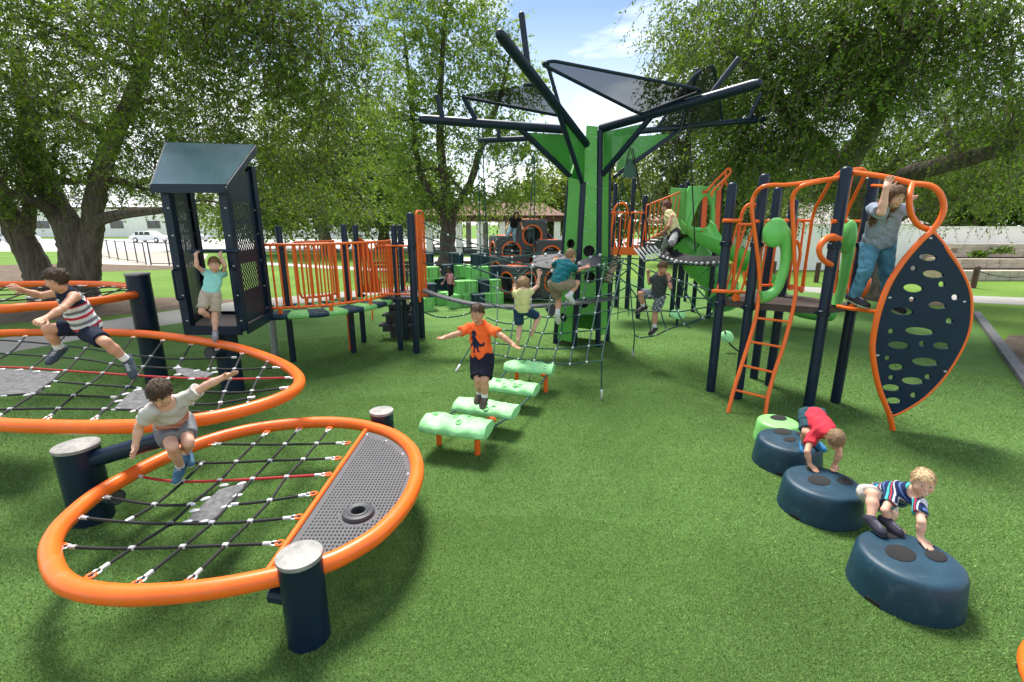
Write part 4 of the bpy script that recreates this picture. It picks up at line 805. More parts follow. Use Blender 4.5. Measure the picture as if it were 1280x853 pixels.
# grey walking belt that swings from platform to net
belt = thing('walking_belt', 'long grey slack walking belt curving from the end platform to the net', 'balance belt', (0, 9, .9))
bp = spline(np.array([D(529, 363, 9.05), D(552, 371, 8.9), D(585, 379, 8.8), D(620, 383, 8.8), D(655, 383.5, 8.8), D(700, 381, 8.9), D(745, 376, 9.1), D(772, 372, 9.3)]), 5)
T, N, B = frames(bp); ov = np.array([0, .13, 0]); V = []; Fc = []
for i, p in enumerate(bp): V += [p-ov+(0, 0, .018), p+ov+(0, 0, .018), p+ov-(0, 0, .018), p-ov-(0, 0, .018)]
for i in range(len(bp)-1):
    for k in range(4): Fc.append((i*4+k, i*4+(k+1) % 4, i*4+4+(k+1) % 4, i*4+4+k))
MB().add(V, Fc+[(0, 1, 2, 3), tuple(4*(len(bp)-1)+k for k in (3, 2, 1, 0))]).build('belt', M_['rubber'], belt, smooth=False)
# right hand net
rn = thing('climbing_net', 'green rope net with a boy on it between the tree and the right platform', 'climbing net', (2.4, 8, 0))
pr_ = Plane3(D(793, 418, 8.55), D(895, 391, 6.85), D(781, 323, 8.95))
for P, k in [([(793, 418.5), (800, 422), (820, 419.5), (834, 412.5), (855.6, 405.5), (878.5, 397.6), (896, 391)], 1), ([(790, 388), (810, 389.6), (826, 388.6), (848, 390), (868.5, 386.6), (895, 382.6)], 1), ([(789, 356), (804, 362), (838, 369), (858, 372), (896, 374)], 1), ([(781, 324), (798, 333), (848.6, 351), (867.5, 357), (897, 365)], 1),
             ([(786, 323), (788, 360), (790, 387.6), (793.4, 418.5)], 0), ([(805, 336), (805, 366), (813, 411.5), (814, 421)], 0), ([(822, 345), (826, 389), (833, 412)], 0), ([(835.6, 350), (846.6, 388.6), (855.6, 404.5), (862.5, 410.5)], 0), ([(848.6, 351), (869.5, 386.6), (877.5, 397.6)], 0), ([(867.5, 357), (883.5, 374), (894, 382.6)], 0)]:
    W_ = [pr_(*p) for p in P]; rope(rn, W_, .0115, knots=W_[1:-1] if k else ())
g = G(791, 447); rope(rn, [pr_(793.4, 418.5), g], .012); inst('turnbuckle', me_turn, rn, align(g, (0, 0, 1)))
for P, Y0, Y1 in [([(741, 327), (781, 323), (808, 325), (843.6, 328), (883.5, 331), (900, 333)], 9.35, 6.75), ([(741, 352), (764, 352), (784, 338)], 9.4, 8.9), ([(741, 372), (765, 368), (789, 356)], 9.4, 8.9), ([(742, 318), (781, 330), (805, 350)], 9.35, 8.6), ([(745, 336), (770, 345), (788, 360), (800, 380)], 9.35, 8.8), ([(860, 405), (880, 398), (906, 379)], 7.9, 7.6)]:
    n = len(P); W_ = [D(*p, Y0+(Y1-Y0)*i/(n-1)) for i, p in enumerate(P)]; rope(rn, W_, .0125, knots=W_[1:-1])
for P in ([(758, 340), (776, 338), (790, 335)], [(757, 356), (778, 352)], [(757, 378), (780, 372), (795, 372)], [(757, 395), (778, 390), (796, 386)], [(776, 330), (772, 400)], [(764, 332), (762, 398)], [(788, 332), (786, 396)]): rope(rn, [D(*p, 10.6) for p in P], .010)
# black belt platform where the boy in the yellow top stands
bpz = thing('rope_platform', 'black woven rope platform under the child in the yellow top', 'rope platform', D(860, 325, 7.8))
A0, A1, B0, B1 = D(824, 321, 8.6), D(832, 310, 9.1), D(900, 330, 6.9), D(903, 321, 7.3)
for i in range(9):
    t = i/8; s_ = .05*math.sin(math.pi*t); rope(bpz, [lerp(A0, A1, t), lerp(lerp(A0, A1, t), lerp(B0, B1, t), .5)-np.array([0, 0, .07]), lerp(B0, B1, t)], .014, 'rope')
for i in range(26):
    t = i/25; q = np.array([0, 0, -.07*math.sin(math.pi*t)]); rope(bpz, [lerp(A0, B0, t)+q, lerp(A1, B1, t)+q], .012, 'rope')
mt_ = matpoly(bpz, [lerp(A0, B0, .02)-(0, 0, .02), lerp(A0, B0, .33)-(0, 0, .075), lerp(A1, B1, .33)-(0, 0, .075), lerp(A1, B1, .02)-(0, 0, .02)], 'charcoal'); matpoly(bpz, [lerp(A0, B0, .36)-(0, 0, .085), lerp(A0, B0, .97)-(0, 0, .03), lerp(A1, B1, .97)-(0, 0, .03), lerp(A1, B1, .36)-(0, 0, .085)], 'charcoal')
for i in range(13): 
    t = i/12; inst('net_joint', me_nk, bpz, Matrix.Translation(Vector(lerp(A0, B0, t)+np.array([0, 0, .02-.07*math.sin(math.pi*t)]))) @ Matrix.Scale(1.3, 4))
# pale slatted rope ladder and pale twisted tube by the trunk
sl_ = thing('rope_ladder', 'short pale slatted ladder sloping beside the black rope platform', 'rope ladder', D(810, 318, 9.2))
q0, q1, q2, q3 = D(793, 311, 9.5), D(818, 308, 9.3), D(830, 322, 8.8), D(806, 327, 9.0)
M_['palegrey'] = mat('pale_grey_slat', (.42, .44, .45), .5)
for i in range(6): t = i/5; MB().tube([lerp(q0, q1, t), lerp(q3, q2, t)], .018, 6).build('slat', M_['palegrey'], sl_)
for a, b in ((q0, q1), (q3, q2), (lerp(q0, q3, .5), lerp(q1, q2, .5))): MB().tube([a, b], .014, 6).build('rope', M_['rope'], sl_)
tb = thing('climbing_tube', 'beige ribbed twisted climbing pole leaning beside the green trunk', 'climbing pole', D(760, 350, 9.6))
M_['beige'] = mat('beige_ribbed_plastic', (.45, .34, .26), .6, var=.15)
pa, pb = D(771, 322, 9.7), D(758, 352, 9.5); Pq = [lerp(pa, pb, t) for t in np.linspace(0, 1, 41)]
MB().tube(Pq, [.075+.018*math.sin(i*1.6) for i in range(41)], 10).build('ribbed_tube', M_['beige'], tb)
# ------------------------------------------------------------------ rear slide structure
rs = thing('slide_structure', 'rear play structure with orange stair rails, green hood and green slides', 'play structure', (3.0, 12.4, 0))
def rpost(top, bot, r=.062, Y=None):
    g = G(*bot) if Y is None else D(bot[0], bot[1], Y); z = D(top[0], top[1], g[1])[2]; o = post_obj(rs, g[0], g[1], -.02, z, r); return g
pA = rpost((806, 244), (797, 398)); rpost((761, 229), (762, 382)); rpost((789, 222), (783, 386)); rpost((803, 254), (801, 380)); rpost((775, 271), (770, 384))
rpost((836, 230), (839, 396)); rpost((853, 226.6), (846, 394)); rpost((879, 228), (866, 390)); rpost((900, 224), (885, 398)); rpost((863, 258), (852, 370), .05); rpost((858, 337), (856, 377), .05)
def flat_rail(P0, P1, P2, P3, n, parent, r=.02, bal=.014, names=('top_rail', 'bottom_rail')):
    """P0-P1 bottom, P3-P2 top"""
    P0, P1, P2, P3 = map(np.array, (P0, P1, P2, P3))
    MB().tube([P3, P2], r, 10).build(names[0], M_['orange'], parent); MB().tube([P0, P1], r, 10).build(names[1], M_['orange'], parent)
    for i in range(n): t = i/(n-1); MB().cyl(lerp(P0, P1, t), lerp(P3, P2, t), bal, n=8).build('baluster', M_['orange'], parent)
# platform front with arched gate
Yp = 12.0
flat_rail(D(757, 311, Yp), D(802, 311, Yp), D(808, 266, Yp), D(757, 266, Yp), 9, rs)
ar = np.array([D(x, y, Yp-.05) for x, y in [(762, 312), (766, 275), (768, 262), (772, 256), (777, 254.5), (782, 256), (785, 262), (786, 275), (784, 312)]]); MB().tube(spline(ar, 4), .026, 10).build('arch_rail', M_['orange'], rs)
MB().hexa([D(756, 319, Yp-.1), D(798, 319, Yp-.1), D(798, 319, Yp+.9), D(756, 319, Yp+.9)], [D(756, 309, Yp-.1)*1, D(798, 309, Yp-.1)*1, D(798, 309, Yp+.9), D(756, 309, Yp+.9)]).build('platform_rim', M_['orange'], rs, smooth=False)
# stair with sloping rails
for dy in (0, .9):
    flat_rail(D(807, 301, 12.2+dy), D(845, 283, 12.3+dy), D(851, 240, 12.3+dy), D(808, 257, 12.2+dy), 9, rs)
s0, s1 = D(805, 309, 12.2), D(848, 292, 12.3)
for i in range(6): t = i/5; p = lerp(s0, s1, t); MB().box(p+np.array([0, .45, 0]), (.24, .88, .04)).build('stair_tread', M_['brown'], rs, smooth=False)
MB().hexa([s0-(0, 0, .22), s1-(0, 0, .22), s1+(0, .02, -.22), s0+(0, .02, -.22)], [s0, s1, s1+(0, .02, 0), s0+(0, .02, 0)]).build('stair_string', M_['charcoal'], rs, smooth=False)
MB().slab([D(846, 293, 12.2), D(900, 293, 12.2), D(900, 293, 12.2)+(0, 1.2, 0), D(846, 293, 12.2)+(0, 1.2, 0)], .06).build('deck', M_['brown'], rs, smooth=False)
# hood: arched green panel with real opening, one at the front and one on the left
Yh = 12.1; h00, h10 = D(856, 292, Yh), D(893, 292, Yh); hw = h10[0]-h00[0]; hz = D(856, 234, Yh)[2]-h00[2]
arch = [(hw*.12, .12*hz), (hw*.80, .12*hz), (hw*.86, hz*.40), (hw*.78, hz*.66), (hw*.55, hz*.83), (hw*.34, hz*.72), (hw*.18, hz*.45)]
arch = [tuple(p[:2]) for p in spline(np.array([(a, b, 0) for a, b in arch]), 4, closed=True)]
hd = inst('slide_hood', cutplate('slide_hood', [(0, 0), (hw, 0), (hw*1.02, hz*.94), (hw*.97, hz), (hw*.03, hz), (-.02, hz*.92)], [arch], .10, M_['slide'], .02), rs, basis(h00, (1, 0, 0), (0, 0, 1)))
MB().tube(np.array([h00+(a, -.06, b) for a, b in arch]), .055, 10, closed=True).build('hood_lip', M_['slide'], hd)
MB().slab([D(838, 292, 12.6), D(856, 292, 12.15), D(856, 236, 12.15), D(838, 235, 12.6)], .06).build('hood_side', M_['slide'], rs, smooth=False)
for x in (876, 893): MB().slab([D(x, 290, 12.0), D(x+6, 290, 12.0), D(x+9, 238, 12.0), D(x+3, 238, 12.0)], .04).build('orange_post_panel', M_['orange_panel'], rs, smooth=False)
# overhead orange loop
lo = np.array([D(884, 240, 11.9), D(888, 234, 11.9), D(907, 214, 11.8), D(911, 211, 11.8), D(913, 214, 11.7), D(911, 219, 11.7), D(892, 238, 11.7), D(890, 246, 11.7)]); MB().tube(spline(lo, 5), .028, 10).build('overhead_loop', M_['orange'], rs)
MB().tube(fillet([D(907, 214, 11.75), D(907, 230, 11.75), D(911, 236, 11.75)], .1), .026, 8).build('overhead_strut', M_['orange'], rs); MB().tube([D(905, 226, 11.75), D(899, 240, 11.75)], .026, 8).build('overhead_strut', M_['orange'], rs)
# open spiral slide: trough swept along a path
def trough(P, w, h, name, parent, m='slide', th=.05):
    P = spline(np.array(P), 8); n = len(P); k = 13; V = []; Fc = []
    for i, p in enumerate(P):
        d = P[min(i+1, n-1)]-P[max(i-1, 0)]; d[2] = 0; d /= np.linalg.norm(d)+1e-9; s = np.array([d[1], -d[0], 0])
        prof = [(w*math.cos(a), -h*math.sin(a)) for a in np.linspace(0, math.pi, k)]
        for a, b in prof: V.append(p+s*a+np.array([0, 0, b+h*.9]))
        for a, b in prof[::-1]: V.append(p+s*a*1.14+np.array([0, 0, b*1.12+h*.9+(.03 if abs(a) > w*.95 else 0)]))
    m2 = 2*k
    for i in range(n-1):
        for j in range(m2): Fc.append((i*m2+j, i*m2+(j+1) % m2, (i+1)*m2+(j+1) % m2, (i+1)*m2+j))
    Fc += [tuple(range(m2)), tuple((n-1)*m2+j for j in range(m2-1, -1, -1))]
    return MB().add(V, Fc).build(name, M_[m], parent, angle=50)
trough([D(869, 290, 12.0), D(880, 303, 11.6), D(900, 316, 11.3), D(925, 330, 11.2), D(945, 352, 11.3), D(965, 374, 11.4), D(990, 389, 11.2), D(1012, 396, 11.0), D(1036, 398, 10.9)], .36, .30, 'spiral_slide', rs)
# tube slide in bolted sections
tp = spline(np.array([D(845, 300, 12.9), D(860, 315, 12.9), D(878, 333, 12.9), D(893, 348, 12.8), D(902, 362, 12.6), D(906, 376, 12.3)]), 6)
for i in range(0, len(tp)-5, 6):
    s = tp[i:i+7]; o = MB().tube(s, .40, 20, cap=False).build('tube_section', M_['slide'], rs); d = s[-1]-s[-2]; MB().torus(s[-1], .41, .035, d, n=24, k=8).build('flange', M_['slide'], o)
for (x, y, Y) in ((858, 331, 12.0), (895, 305, 12.1), (900, 330, 12.0)): MB().tube([D(x, y, Y), D(x+22, y+1, Y)], .02, 8).build('thin_rail', M_['orange'], rs)
# single green hand hold low on a cable
wp = thing('wobble_step', 'small pale green disc step on a slack cable behind the right posts', 'wobble step', D(908, 428, 9.0))
MB().ball((0, 0, 0), (.13, .13, .05), 16, 8).build('step_disc', M_['mint'], wp).matrix_basis = Matrix.Translation(Vector(D(909, 421, 9.0))) @ Matrix.Rotation(R(55), 4, 'X')
MB().tube(spline(np.array([D(906, 414, 9.0), D(909, 424, 8.98), D(914, 432, 8.9), D(924, 440, 8.8)]), 4), .016, 6).build('cable', M_['rope'], wp)
wp2 = thing('wobble_step', 'pale green disc step low beyond the right hand net', 'wobble step', D(846, 392, 11.5))
MB().ball((0, 0, 0), (.20, .16, .06), 16, 8).build('step_disc', M_['mint'], wp2).matrix_basis = Matrix.Translation(Vector(D(847, 393, 11.5))) @ Matrix.Rotation(R(40), 4, 'X')
MB().tube([D(847, 393, 11.5), (D(847, 393, 11.5)[0], 11.5, 0)], .03, 8).build('stem', M_['navy'], wp2)
wp['group'] = wp2['group'] = 'disc steps'
# ------------------------------------------------------------------ right hand platform
rp_ = thing('climbing_platform', 'right hand raised platform with navy posts, orange ladder arches and brown deck', 'play platform', (3.7, 6.4, 0))
PB = {}
for k, top, bot, r in (('P1', (915, 228), (888, 489), .064), ('P2', (957, 217), (922, 498), .062), ('P3', (973.6, 234), (942, 473), .062), ('P4', (997, 249), (961, 482), .062), ('P5', (1060, 208), (1010, 512), .066), ('P6', (1094, 216), (1044, 503), .064)):
    g = G(*bot); z = D(*top, g[1])[2]; o = post_obj(rp_, g[0], g[1], -.02, z, r); PB[k] = (g[0], g[1], z)
    for zz in (1.33, 2.18): collar(o, g[0], g[1], zz)
zdk = 1.40
def xy(k, dx=0, dy=0, z=0): return np.array([PB[k][0]+dx, PB[k][1]+dy, z])
dkp = [xy('P1', 0, 0, zdk), xy('P2', 0, -.02, zdk), xy('P5', 0, 0, zdk), xy('P6', .05, .05, zdk), xy('P6', -.25, .8, zdk), xy('P3', .0, .25, zdk)]
MB().slab(dkp, .012).build('deck', M_['brown'], rp_, smooth=False)
for a, b in zip(dkp, dkp[1:]+dkp[:1]):
    n = np.cross(b-a, (0, 0, 1)); n /= np.linalg.norm(n); MB().hexa([a-(0, 0, .09), b-(0, 0, .09), b-(0, 0, .09)-n*.02, a-(0, 0, .09)-n*.02], [a-(0, 0, .014), b-(0, 0, .014), b-(0, 0, .014)-n*.02, a-(0, 0, .014)-n*.02]).build('deck_rim', M_['brown'], rp_, smooth=False)
for (x, y, Y) in ((906, 374, 6.66), ): 
    MB().lathe([(.0, -.012), (.055, -.012), (.055, .012), (0, .012)], n=16, caps=False).build('bracket_disc', M_['orange'], rp_).matrix_basis = Matrix.Translation(Vector(D(920, 372.5, 6.58))) @ Matrix.Rotation(R(90), 4, 'X')
# ladder with rails that arch over the deck
def Yint(y, tab): return float(np.interp(y, [t[0] for t in tab], [t[1] for t in tab]))
ly = [(222, 6.12), (232, 6.2), (245, 6.34), (360, 6.34), (400, 6.22), (516, 5.90)]; ry_ = [(222, 6.06), (232, 6.1), (245, 6.18), (360, 6.18), (400, 6.08), (520, 5.78)]
lr = [(910, 516), (917.5, 487), (927, 456.5), (936.5, 427), (944.5, 397.5), (948, 375), (949.5, 357), (947.5, 323.5), (941.7, 279.7), (939.7, 258), (943, 245), (952, 234.5), (966, 231.5), (980, 231.5), (1000, 229.5), (1020, 226.5), (1041, 223.5), (1062, 220)]
rr_ = [(956.5, 520), (959.7, 497.7), (968, 466), (978.7, 434.4), (987.5, 402.7), (993.5, 375), (995, 355), (993, 319.5), (991.5, 279.7), (990.5, 252), (994, 239.8), (1003, 232.4), (1020, 227.9), (1041, 224.2), (1063, 221)]
Lp = np.array([D(x, y, Yint(y, ly)+(-.10*(x-952)/110 if y < 236 else 0)) for x, y in lr]); Rp = np.array([D(x, y, Yint(y, ry_)) for x, y in rr_])
for P in (Lp, Rp): MB().tube(spline(P, 5), .025, 12).build('ladder_rail', M_['orange'], rp_)
for (a, b) in (((917.5, 487.3), (959.7, 497.7)), ((927, 456.5), (968, 466)), ((936.5, 427), (978.7, 434.4)), ((944.5, 397.5), (987.5, 402.7))):
    MB().tube([D(*a, Yint(a[1], ly)), D(*b, Yint(b[1], ry_))], .0165, 10).build('rung', M_['orange'], rp_)
# angled stay rails from the arch down to the deck
def otube(P, r=.02, name='stay_rail'): return MB().tube(fillet([np.array(p) for p in P], .12), r, 10).build(name, M_['orange'], rp_)
otube([D(1052, 214, 6.15), D(1040, 224, 6.2), D(1017, 264, 6.75), D(1001.5, 366, 6.85)]); otube([D(1064, 212, 6.1), D(1079, 211, 6.2), D(1083, 216, 6.25), D(1058, 266, 6.7), D(1040, 366, 6.8)]); otube([D(1065, 218, 6.1), D(1050, 300, 6.3), D(1043, 380, 6.15)], .018)
# bar along the top from the ladder to the leaf loop
tb_ = [(1052, 219), (1064, 216), (1080, 217.5), (1104, 221), (1122.6, 225), (1141, 229.4), (1160, 231.7), (1171, 237.5), (1178, 248.6), (1179.5, 262.7), (1174, 276.8), (1163.6, 289.7)]
ty = [6.10, 6.02, 5.92, 5.78, 5.68, 5.57, 5.46, 5.40, 5.37, 5.36, 5.36, 5.36]
left = [(1163.6, 289.7), (1151.7, 300.6), (1129.6, 326), (1110.6, 356), (1098, 390.7), (1091.6, 422), (1091, 444.5), (1098, 482.5), (1112, 520), (1116, 539)]
right = [(1163.6, 289.7), (1180, 308.5), (1199, 337), (1210, 362), (1212.5, 387.6), (1208.7, 416), (1196, 444.5), (1177, 473), (1152, 498), (1126.4, 514), (1113, 519.5)]
loopl = [(1141, 229.4), (1137.5, 240), (1136.6, 251), (1138.5, 267), (1148, 281.5), (1163.6, 289.7)]
YL = 5.36
MB().tube(spline(np.array([D(*p, y) for p, y in zip(tb_, ty)]+[D(*p, YL-.012) for p in left[1:]]), 6), .030, 12).build('leaf_frame', M_['orange'], rp_)
MB().tube(spline(np.array([D(*p, YL+.05+(.16 if i == 0 else .05 if i == 1 else 0)) for i, p in enumerate(loopl)]+[D(*p, YL+.012) for p in right[1:]]), 6), .030, 12).build('leaf_frame', M_['orange'], rp_)
# leaf plate with real openings
o0 = D(1150, 410, YL); Ml = basis(o0, (1, 0, 0), (0, 0, 1)); Ml.translation = Vector(o0)
def lf(p): q = D(*p, YL); return (q[0]-o0[0], q[2]-o0[2])
outl = [lf(p) for p in left[1:-1]]+[lf(p) for p in right[1:-1][::-1]]; outl = [tuple(p[:2]) for p in spline(np.array([(a, b, 0) for a, b in [lf((1163.6, 292))]+[lf(p) for p in left[1:-1]]+[lf(p) for p in right[1:-1][::-1]]]), 3, closed=True)]
hl = []
for x, y, a, b in [(313, 133, 36, 14), (257, 176, 13, 12), (334, 199, 42, 16), (367, 238, 14, 12), (255, 254, 40, 17), (420, 290, 15, 13), (250, 298, 13, 11), (350, 322, 36, 15), (212, 345, 45, 16), (397, 383, 15, 12), (168, 424, 13, 11), (280, 424, 58, 16), (198, 479, 43, 15), (290, 473, 13, 12), (366, 481, 33, 14), (154, 529, 13, 10), (302, 545, 52, 17), (188, 565, 31, 14), (168, 606, 12, 10), (312, 603, 13, 11), (253, 620, 44, 15), (169, 647, 36, 14), (256, 676, 13, 11), (178, 698, 31, 13)]:
    hl.append([lf((1060+q[0]/3.161, 280+q[1]/3.161)) for q in ell(x, y, a, b, 22, .10 if a > 20 else 0)])
leaf = inst('leaf_panel', cutplate('leaf_panel', outl, hl, .022, M_['leafnavy'], .002), rp_, Ml); leaf['label'] = 'leaf shaped navy climbing panel with oval holes'
for p in ((1162, 298), (1111, 372), (1096, 444), (1112, 515), (1180, 464), (1204, 377)): q = D(*p, YL); inst('bolt', me_button, leaf, Matrix.Translation((q[0], YL-.014, q[2])) @ Matrix.Rotation(R(90), 4, 'X') @ Matrix.Scale(.55, 4))
MB().tube([D(1047, 383, 6.05), D(1062, 386, 5.85), D(1097, 390, YL)], .024, 10).build('foot_bar', M_['orange'], rp_)
MB().tube(spline(np.array([D(1074, 348, 6.2), D(1078, 343, 6.1), D(1086, 350, 5.95), D(1082, 364, 5.9), D(1072, 376, 6.0), D(1062, 384, 6.0)]), 5), .026, 10).build('side_handle', M_['orange'], rp_)
MB().tube([D(1088, 232, 6.28), D(1110, 233, 5.85)], .018, 8).build('cross_bar', M_['orange'], rp_)
# barriers
def barrier(tops, bots, ya, yb, n, yt=None, r=.02, loop=None):
    P3, P2 = D(*tops[0], ya), D(*tops[1], yb); P0, P1 = D(*bots[0], ya), D(*bots[1], yb); flat_rail(P0, P1, P2, P3, n, rp_, r, .0155)
barrier(((922, 281), (962, 281)), ((896, 364), (936, 366)), 6.72, 6.95, 5)
barrier(((962, 281), (984, 281)), ((950, 357), (974, 357)), 6.95, 7.0, 3)
barrier(((997, 276), (1014, 276)), ((985, 360), (1004, 362)), 7.0, 7.0, 3)
barrier(((1041, 276), (1077, 277)), ((1031, 362), (1060, 365)), 6.6, 6.65, 4)
MB().tube([D(903, 276, 6.66), D(926, 276, 6.6)], .026, 10).build('top_rail', M_['orange'], rp_); MB().tube([D(890, 364, 6.62), D(928, 365, 6.55)], .026, 10).build('toe_rail', M_['orange'], rp_)
MB().tube([D(1040, 277, 5.98), D(1058, 277, 5.98)], .024, 10).build('grab_bar', M_['orange'], rp_); MB().tube([D(944, 277, 6.38), D(985, 276, 6.5)], .022, 10).build('top_rail', M_['orange'], rp_)
MB().tube(spline(np.array([D(x, y, 6.75) for x, y in [(915, 364), (920, 320), (926, 275), (930, 262), (936, 256), (943, 256), (948, 262)]]), 5), .022, 10).build('arch_rail', M_['orange'], rp_)
for P, Y in (([(930, 340), (932, 354), (936, 357), (940, 352), (942, 320), (948, 300), (951, 310), (950, 330)], 6.5), ([(992, 300), (998, 305), (1000, 320), (994, 350)], 6.3)): MB().tube(spline(np.array([D(x, y, Y) for x, y in P]), 5), .02, 10).build('side_handle', M_['orange'], rp_)
for x0, y0, x1, y1, Y in ((989, 362, 994, 340, 6.9), (1001, 364, 1004, 345, 6.85), (1057, 364, 1061, 345, 6.6), (1040, 366, 1043, 348, 6.7)): MB().tube([D(x0, y0, Y), D(x0, y0-6, Y)], [.05, .03], 8).build('rail_foot', M_['orange'], rp_)
# hooked orange handle on the front post
hk = spline(np.array([D(x, y, Y) for x, y, Y in [(1049, 299, 5.99), (1040, 297, 5.95), (1031, 300, 5.9), (1025, 308, 5.86), (1024, 316, 5.86), (1028, 324, 5.9), (1036, 330, 5.95), (1041, 331, 5.98)]]), 5); MB().tube(hk, np.interp(np.arange(len(hk)), [0, 6, 20, len(hk)-1], [.048, .046, .030, .034]), 12).build('hook_handle', M_['orange'], rp_)
# green paddle handles
def paddle(P, rad, head, hr, Y):
    q = spline(np.array([D(x, y, Y) for x, y in P]), 5); mb = MB().tube(q, np.interp(np.arange(len(q)), np.linspace(0, len(q)-1, len(rad)), rad), 14)
    mb.ball(D(*head, Y), hr, 18, 12); return mb.build('paddle_handle', M_['slide'], rp_, angle=60)
paddle([(968, 284), (978, 292), (983, 310), (981, 332), (976, 350), (970, 363), (960, 370), (950, 372)], [.08, .10, .075, .062, .06, .062, .075, .085], (969, 291), (.165, .085, .19), 6.28)
paddle([(1061, 285), (1061, 310), (1057, 335), (1052, 360), (1047, 375), (1044, 382)], [.05, .07, .06, .055, .06, .075], (1060, 297), (.085, .12, .22), 6.15)
# ------------------------------------------------------------------ pods, stepping rocks, blocks, cubes
me_slot_dark = MB().box((0, 0, .035), (.085, .07, .075)).mesh('fork_slot_dark', M_['black'], smooth=False)  # black box in place of a hollow, its colour stands for the slot's inner shade
def pod(label, ctr, z, m, Rr, spots, slot=None, grp='blue play pods'):
    t = thing('play_pod', label, 'play pod', (ctr[0], ctr[1], 0), grp)
    MB().lathe([(Rr*1.10, -.01), (Rr*1.10, .02), (Rr*1.05, z*.55), (Rr*1.02, z*.86), (Rr*.985, z*.94), (Rr*.94, z*.98), (Rr*.85, z), (0.0, z+.004)], (ctr[0], ctr[1], 0), 56, caps=False).build('body', M_[m], t, angle=60)
    for (px, py, a, b, rot) in spots:
        g = G(px, py, z); MB().lathe([(1, 0), (1, .004), (.94, .008), (0, .008)], n=24, caps=False).build('grip_pad', M_['grip'], t).matrix_basis = Matrix.Translation((g[0], g[1], z+.001)) @ Matrix.Rotation(rot, 4, 'Z') @ Matrix.Diagonal((a, b, 1, 1))
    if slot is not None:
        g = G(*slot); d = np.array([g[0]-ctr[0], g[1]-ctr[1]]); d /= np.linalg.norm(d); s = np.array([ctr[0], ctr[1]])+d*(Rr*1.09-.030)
        inst('fork_slot_dark', me_slot_dark, t, basis((s[0], s[1], .03), (-d[1], d[0], 0), (d[0], d[1], 0)))
    return t
zp1 = .28
PODS = {}
def pc(px, py, z): g = G(px, py, z); return g
PODS[1] = pc(1138, 694, zp1); PODS[2] = pc(1029, 601, zp1); PODS[3] = pc(987, 549, .28); PODS[4] = pc(973, 526, .24)
pod('nearest dark blue round pod that the boy in the striped polo climbs on', PODS[1], zp1, 'podblue', .295, [(1125.5, 692, .105, .08, .5), (1170, 695.6, .075, .055, .5), (1113, 668, .07, .05, .5)], (1096, 752))
pod('middle dark blue round pod under the hands of the boy in red', PODS[2], zp1, 'podblue', .295, [(1024, 601, .105, .08, .5), (1056, 602, .075, .055, .5), (1016, 586, .07, .05, .5)], (1003, 645))
pod('farthest dark blue round pod where the boy in red rests his feet', PODS[3], .28, 'podblue', .295, [(978, 540, .105, .08, .5), (987, 550, .08, .05, .5), (1002, 543, .06, .045, .5)], (978, 590))
pod('small lime green round pod at the end of the pod row', PODS[4], .24, 'lime', .215, [(973, 523, .10, .08, .4)], None)
def rock(ctr, ang, Ln, Wd, th, seed):
    """knobbly half-log step: rounded top, flat lit end faces"""
    rg = np.random.default_rng(seed); n, k = 26, 22; V = []; Fc = []
    ph = rg.uniform(0, 6, 6)
    for i in range(n):
        u = -1+2*i/(n-1); x = u*Ln/2; e = 1-.10*abs(u)**6
        for j in range(k):
            a = math.pi*j/(k-1)
            bmp = 1+.08*math.sin(7*u+ph[0]+2*a)+.07*math.sin(11*u+ph[1]-3*a)+.045*math.sin(17*u+5*a+ph[2])
            V.append((x, math.cos(a)*Wd/2*e*(1+.03*math.sin(9*u+ph[3])), math.sin(a)**.8*th*e*bmp))
        for j in range(k):
            V.append((x*.985, (math.cos(math.pi-math.pi*j/(k-1)))*Wd/2*e*.94, -.035*math.sin(math.pi*j/(k-1))-.012))
    m = 2*k
    for i in range(n-1):
        for j in range(m): Fc.append((i*m+j, i*m+(j+1) % m, (i+1)*m+(j+1) % m, (i+1)*m+j))
    Fc += [tuple(range(m-1, -1, -1)), tuple((n-1)*m+j for j in range(m))]
    mb = MB().add(V, Fc)
    for _ in range(5):   # cup shaped knobs
        u = rg.uniform(-.8, .8); a = rg.uniform(.9, 2.4); mb.torus((u*Ln/2, math.cos(a)*Wd/2, math.sin(a)**.8*th+.004), .030, .010, (0, math.cos(a), math.sin(a)+.4), n=14, k=6)
    return mb, Matrix.Translation(Vector(ctr)) @ Matrix.Rotation(ang, 4, 'Z')
st = thing('stepping_bridge', 'row of four mint green rock steps on green cables with orange legs', 'stepping bridge', (0, 5.6, 0))
STEP = []
for i, (a, b, z, th, w) in enumerate([((531, 530), (613, 540), .30, .115, .40), ((571, 507), (646, 518), .245, .10, .36), ((610, 482), (672, 490), .255, .10, .36), ((632, 459), (693, 464), .32, .10, .36)]):
    A, B = G(*a, z), G(*b, z); c = (A+B)/2; d = B-A; mb, Mx = rock(c, math.atan2(d[1], d[0]), np.linalg.norm(d)*.97, w, th, 40+i)
    o = inst('rock_step', mb.mesh('rock_step', M_['mint'], angle=50), st, Mx); STEP.append((A, B, c))
for (bot, top) in (((549, 556), .30), ((597, 568), .30), ((646, 476), .30), ((682, 490), .30)):
    g = G(*bot); MB().tube([(g[0], g[1], -.02), (g[0], g[1], top)], .032, 14).build('leg', M_['orange'], st)
for s_ in (0, 1):
    pts = [lerp(S[0], S[1], .08 if s_ == 0 else .92)-np.array([0, 0, .01]) for S in STEP]; MB().tube(spline(np.array(pts), 4), .013, 8).build('cable', M_['rope_green'], st)
for (x, y, z) in ((634, 462, .30), (680, 468, .30), (614, 525, .26)):
    MB().ball(G(x, y, z), (.06, .05, .04), 12, 8).build('knuckle', M_['orange'], st)
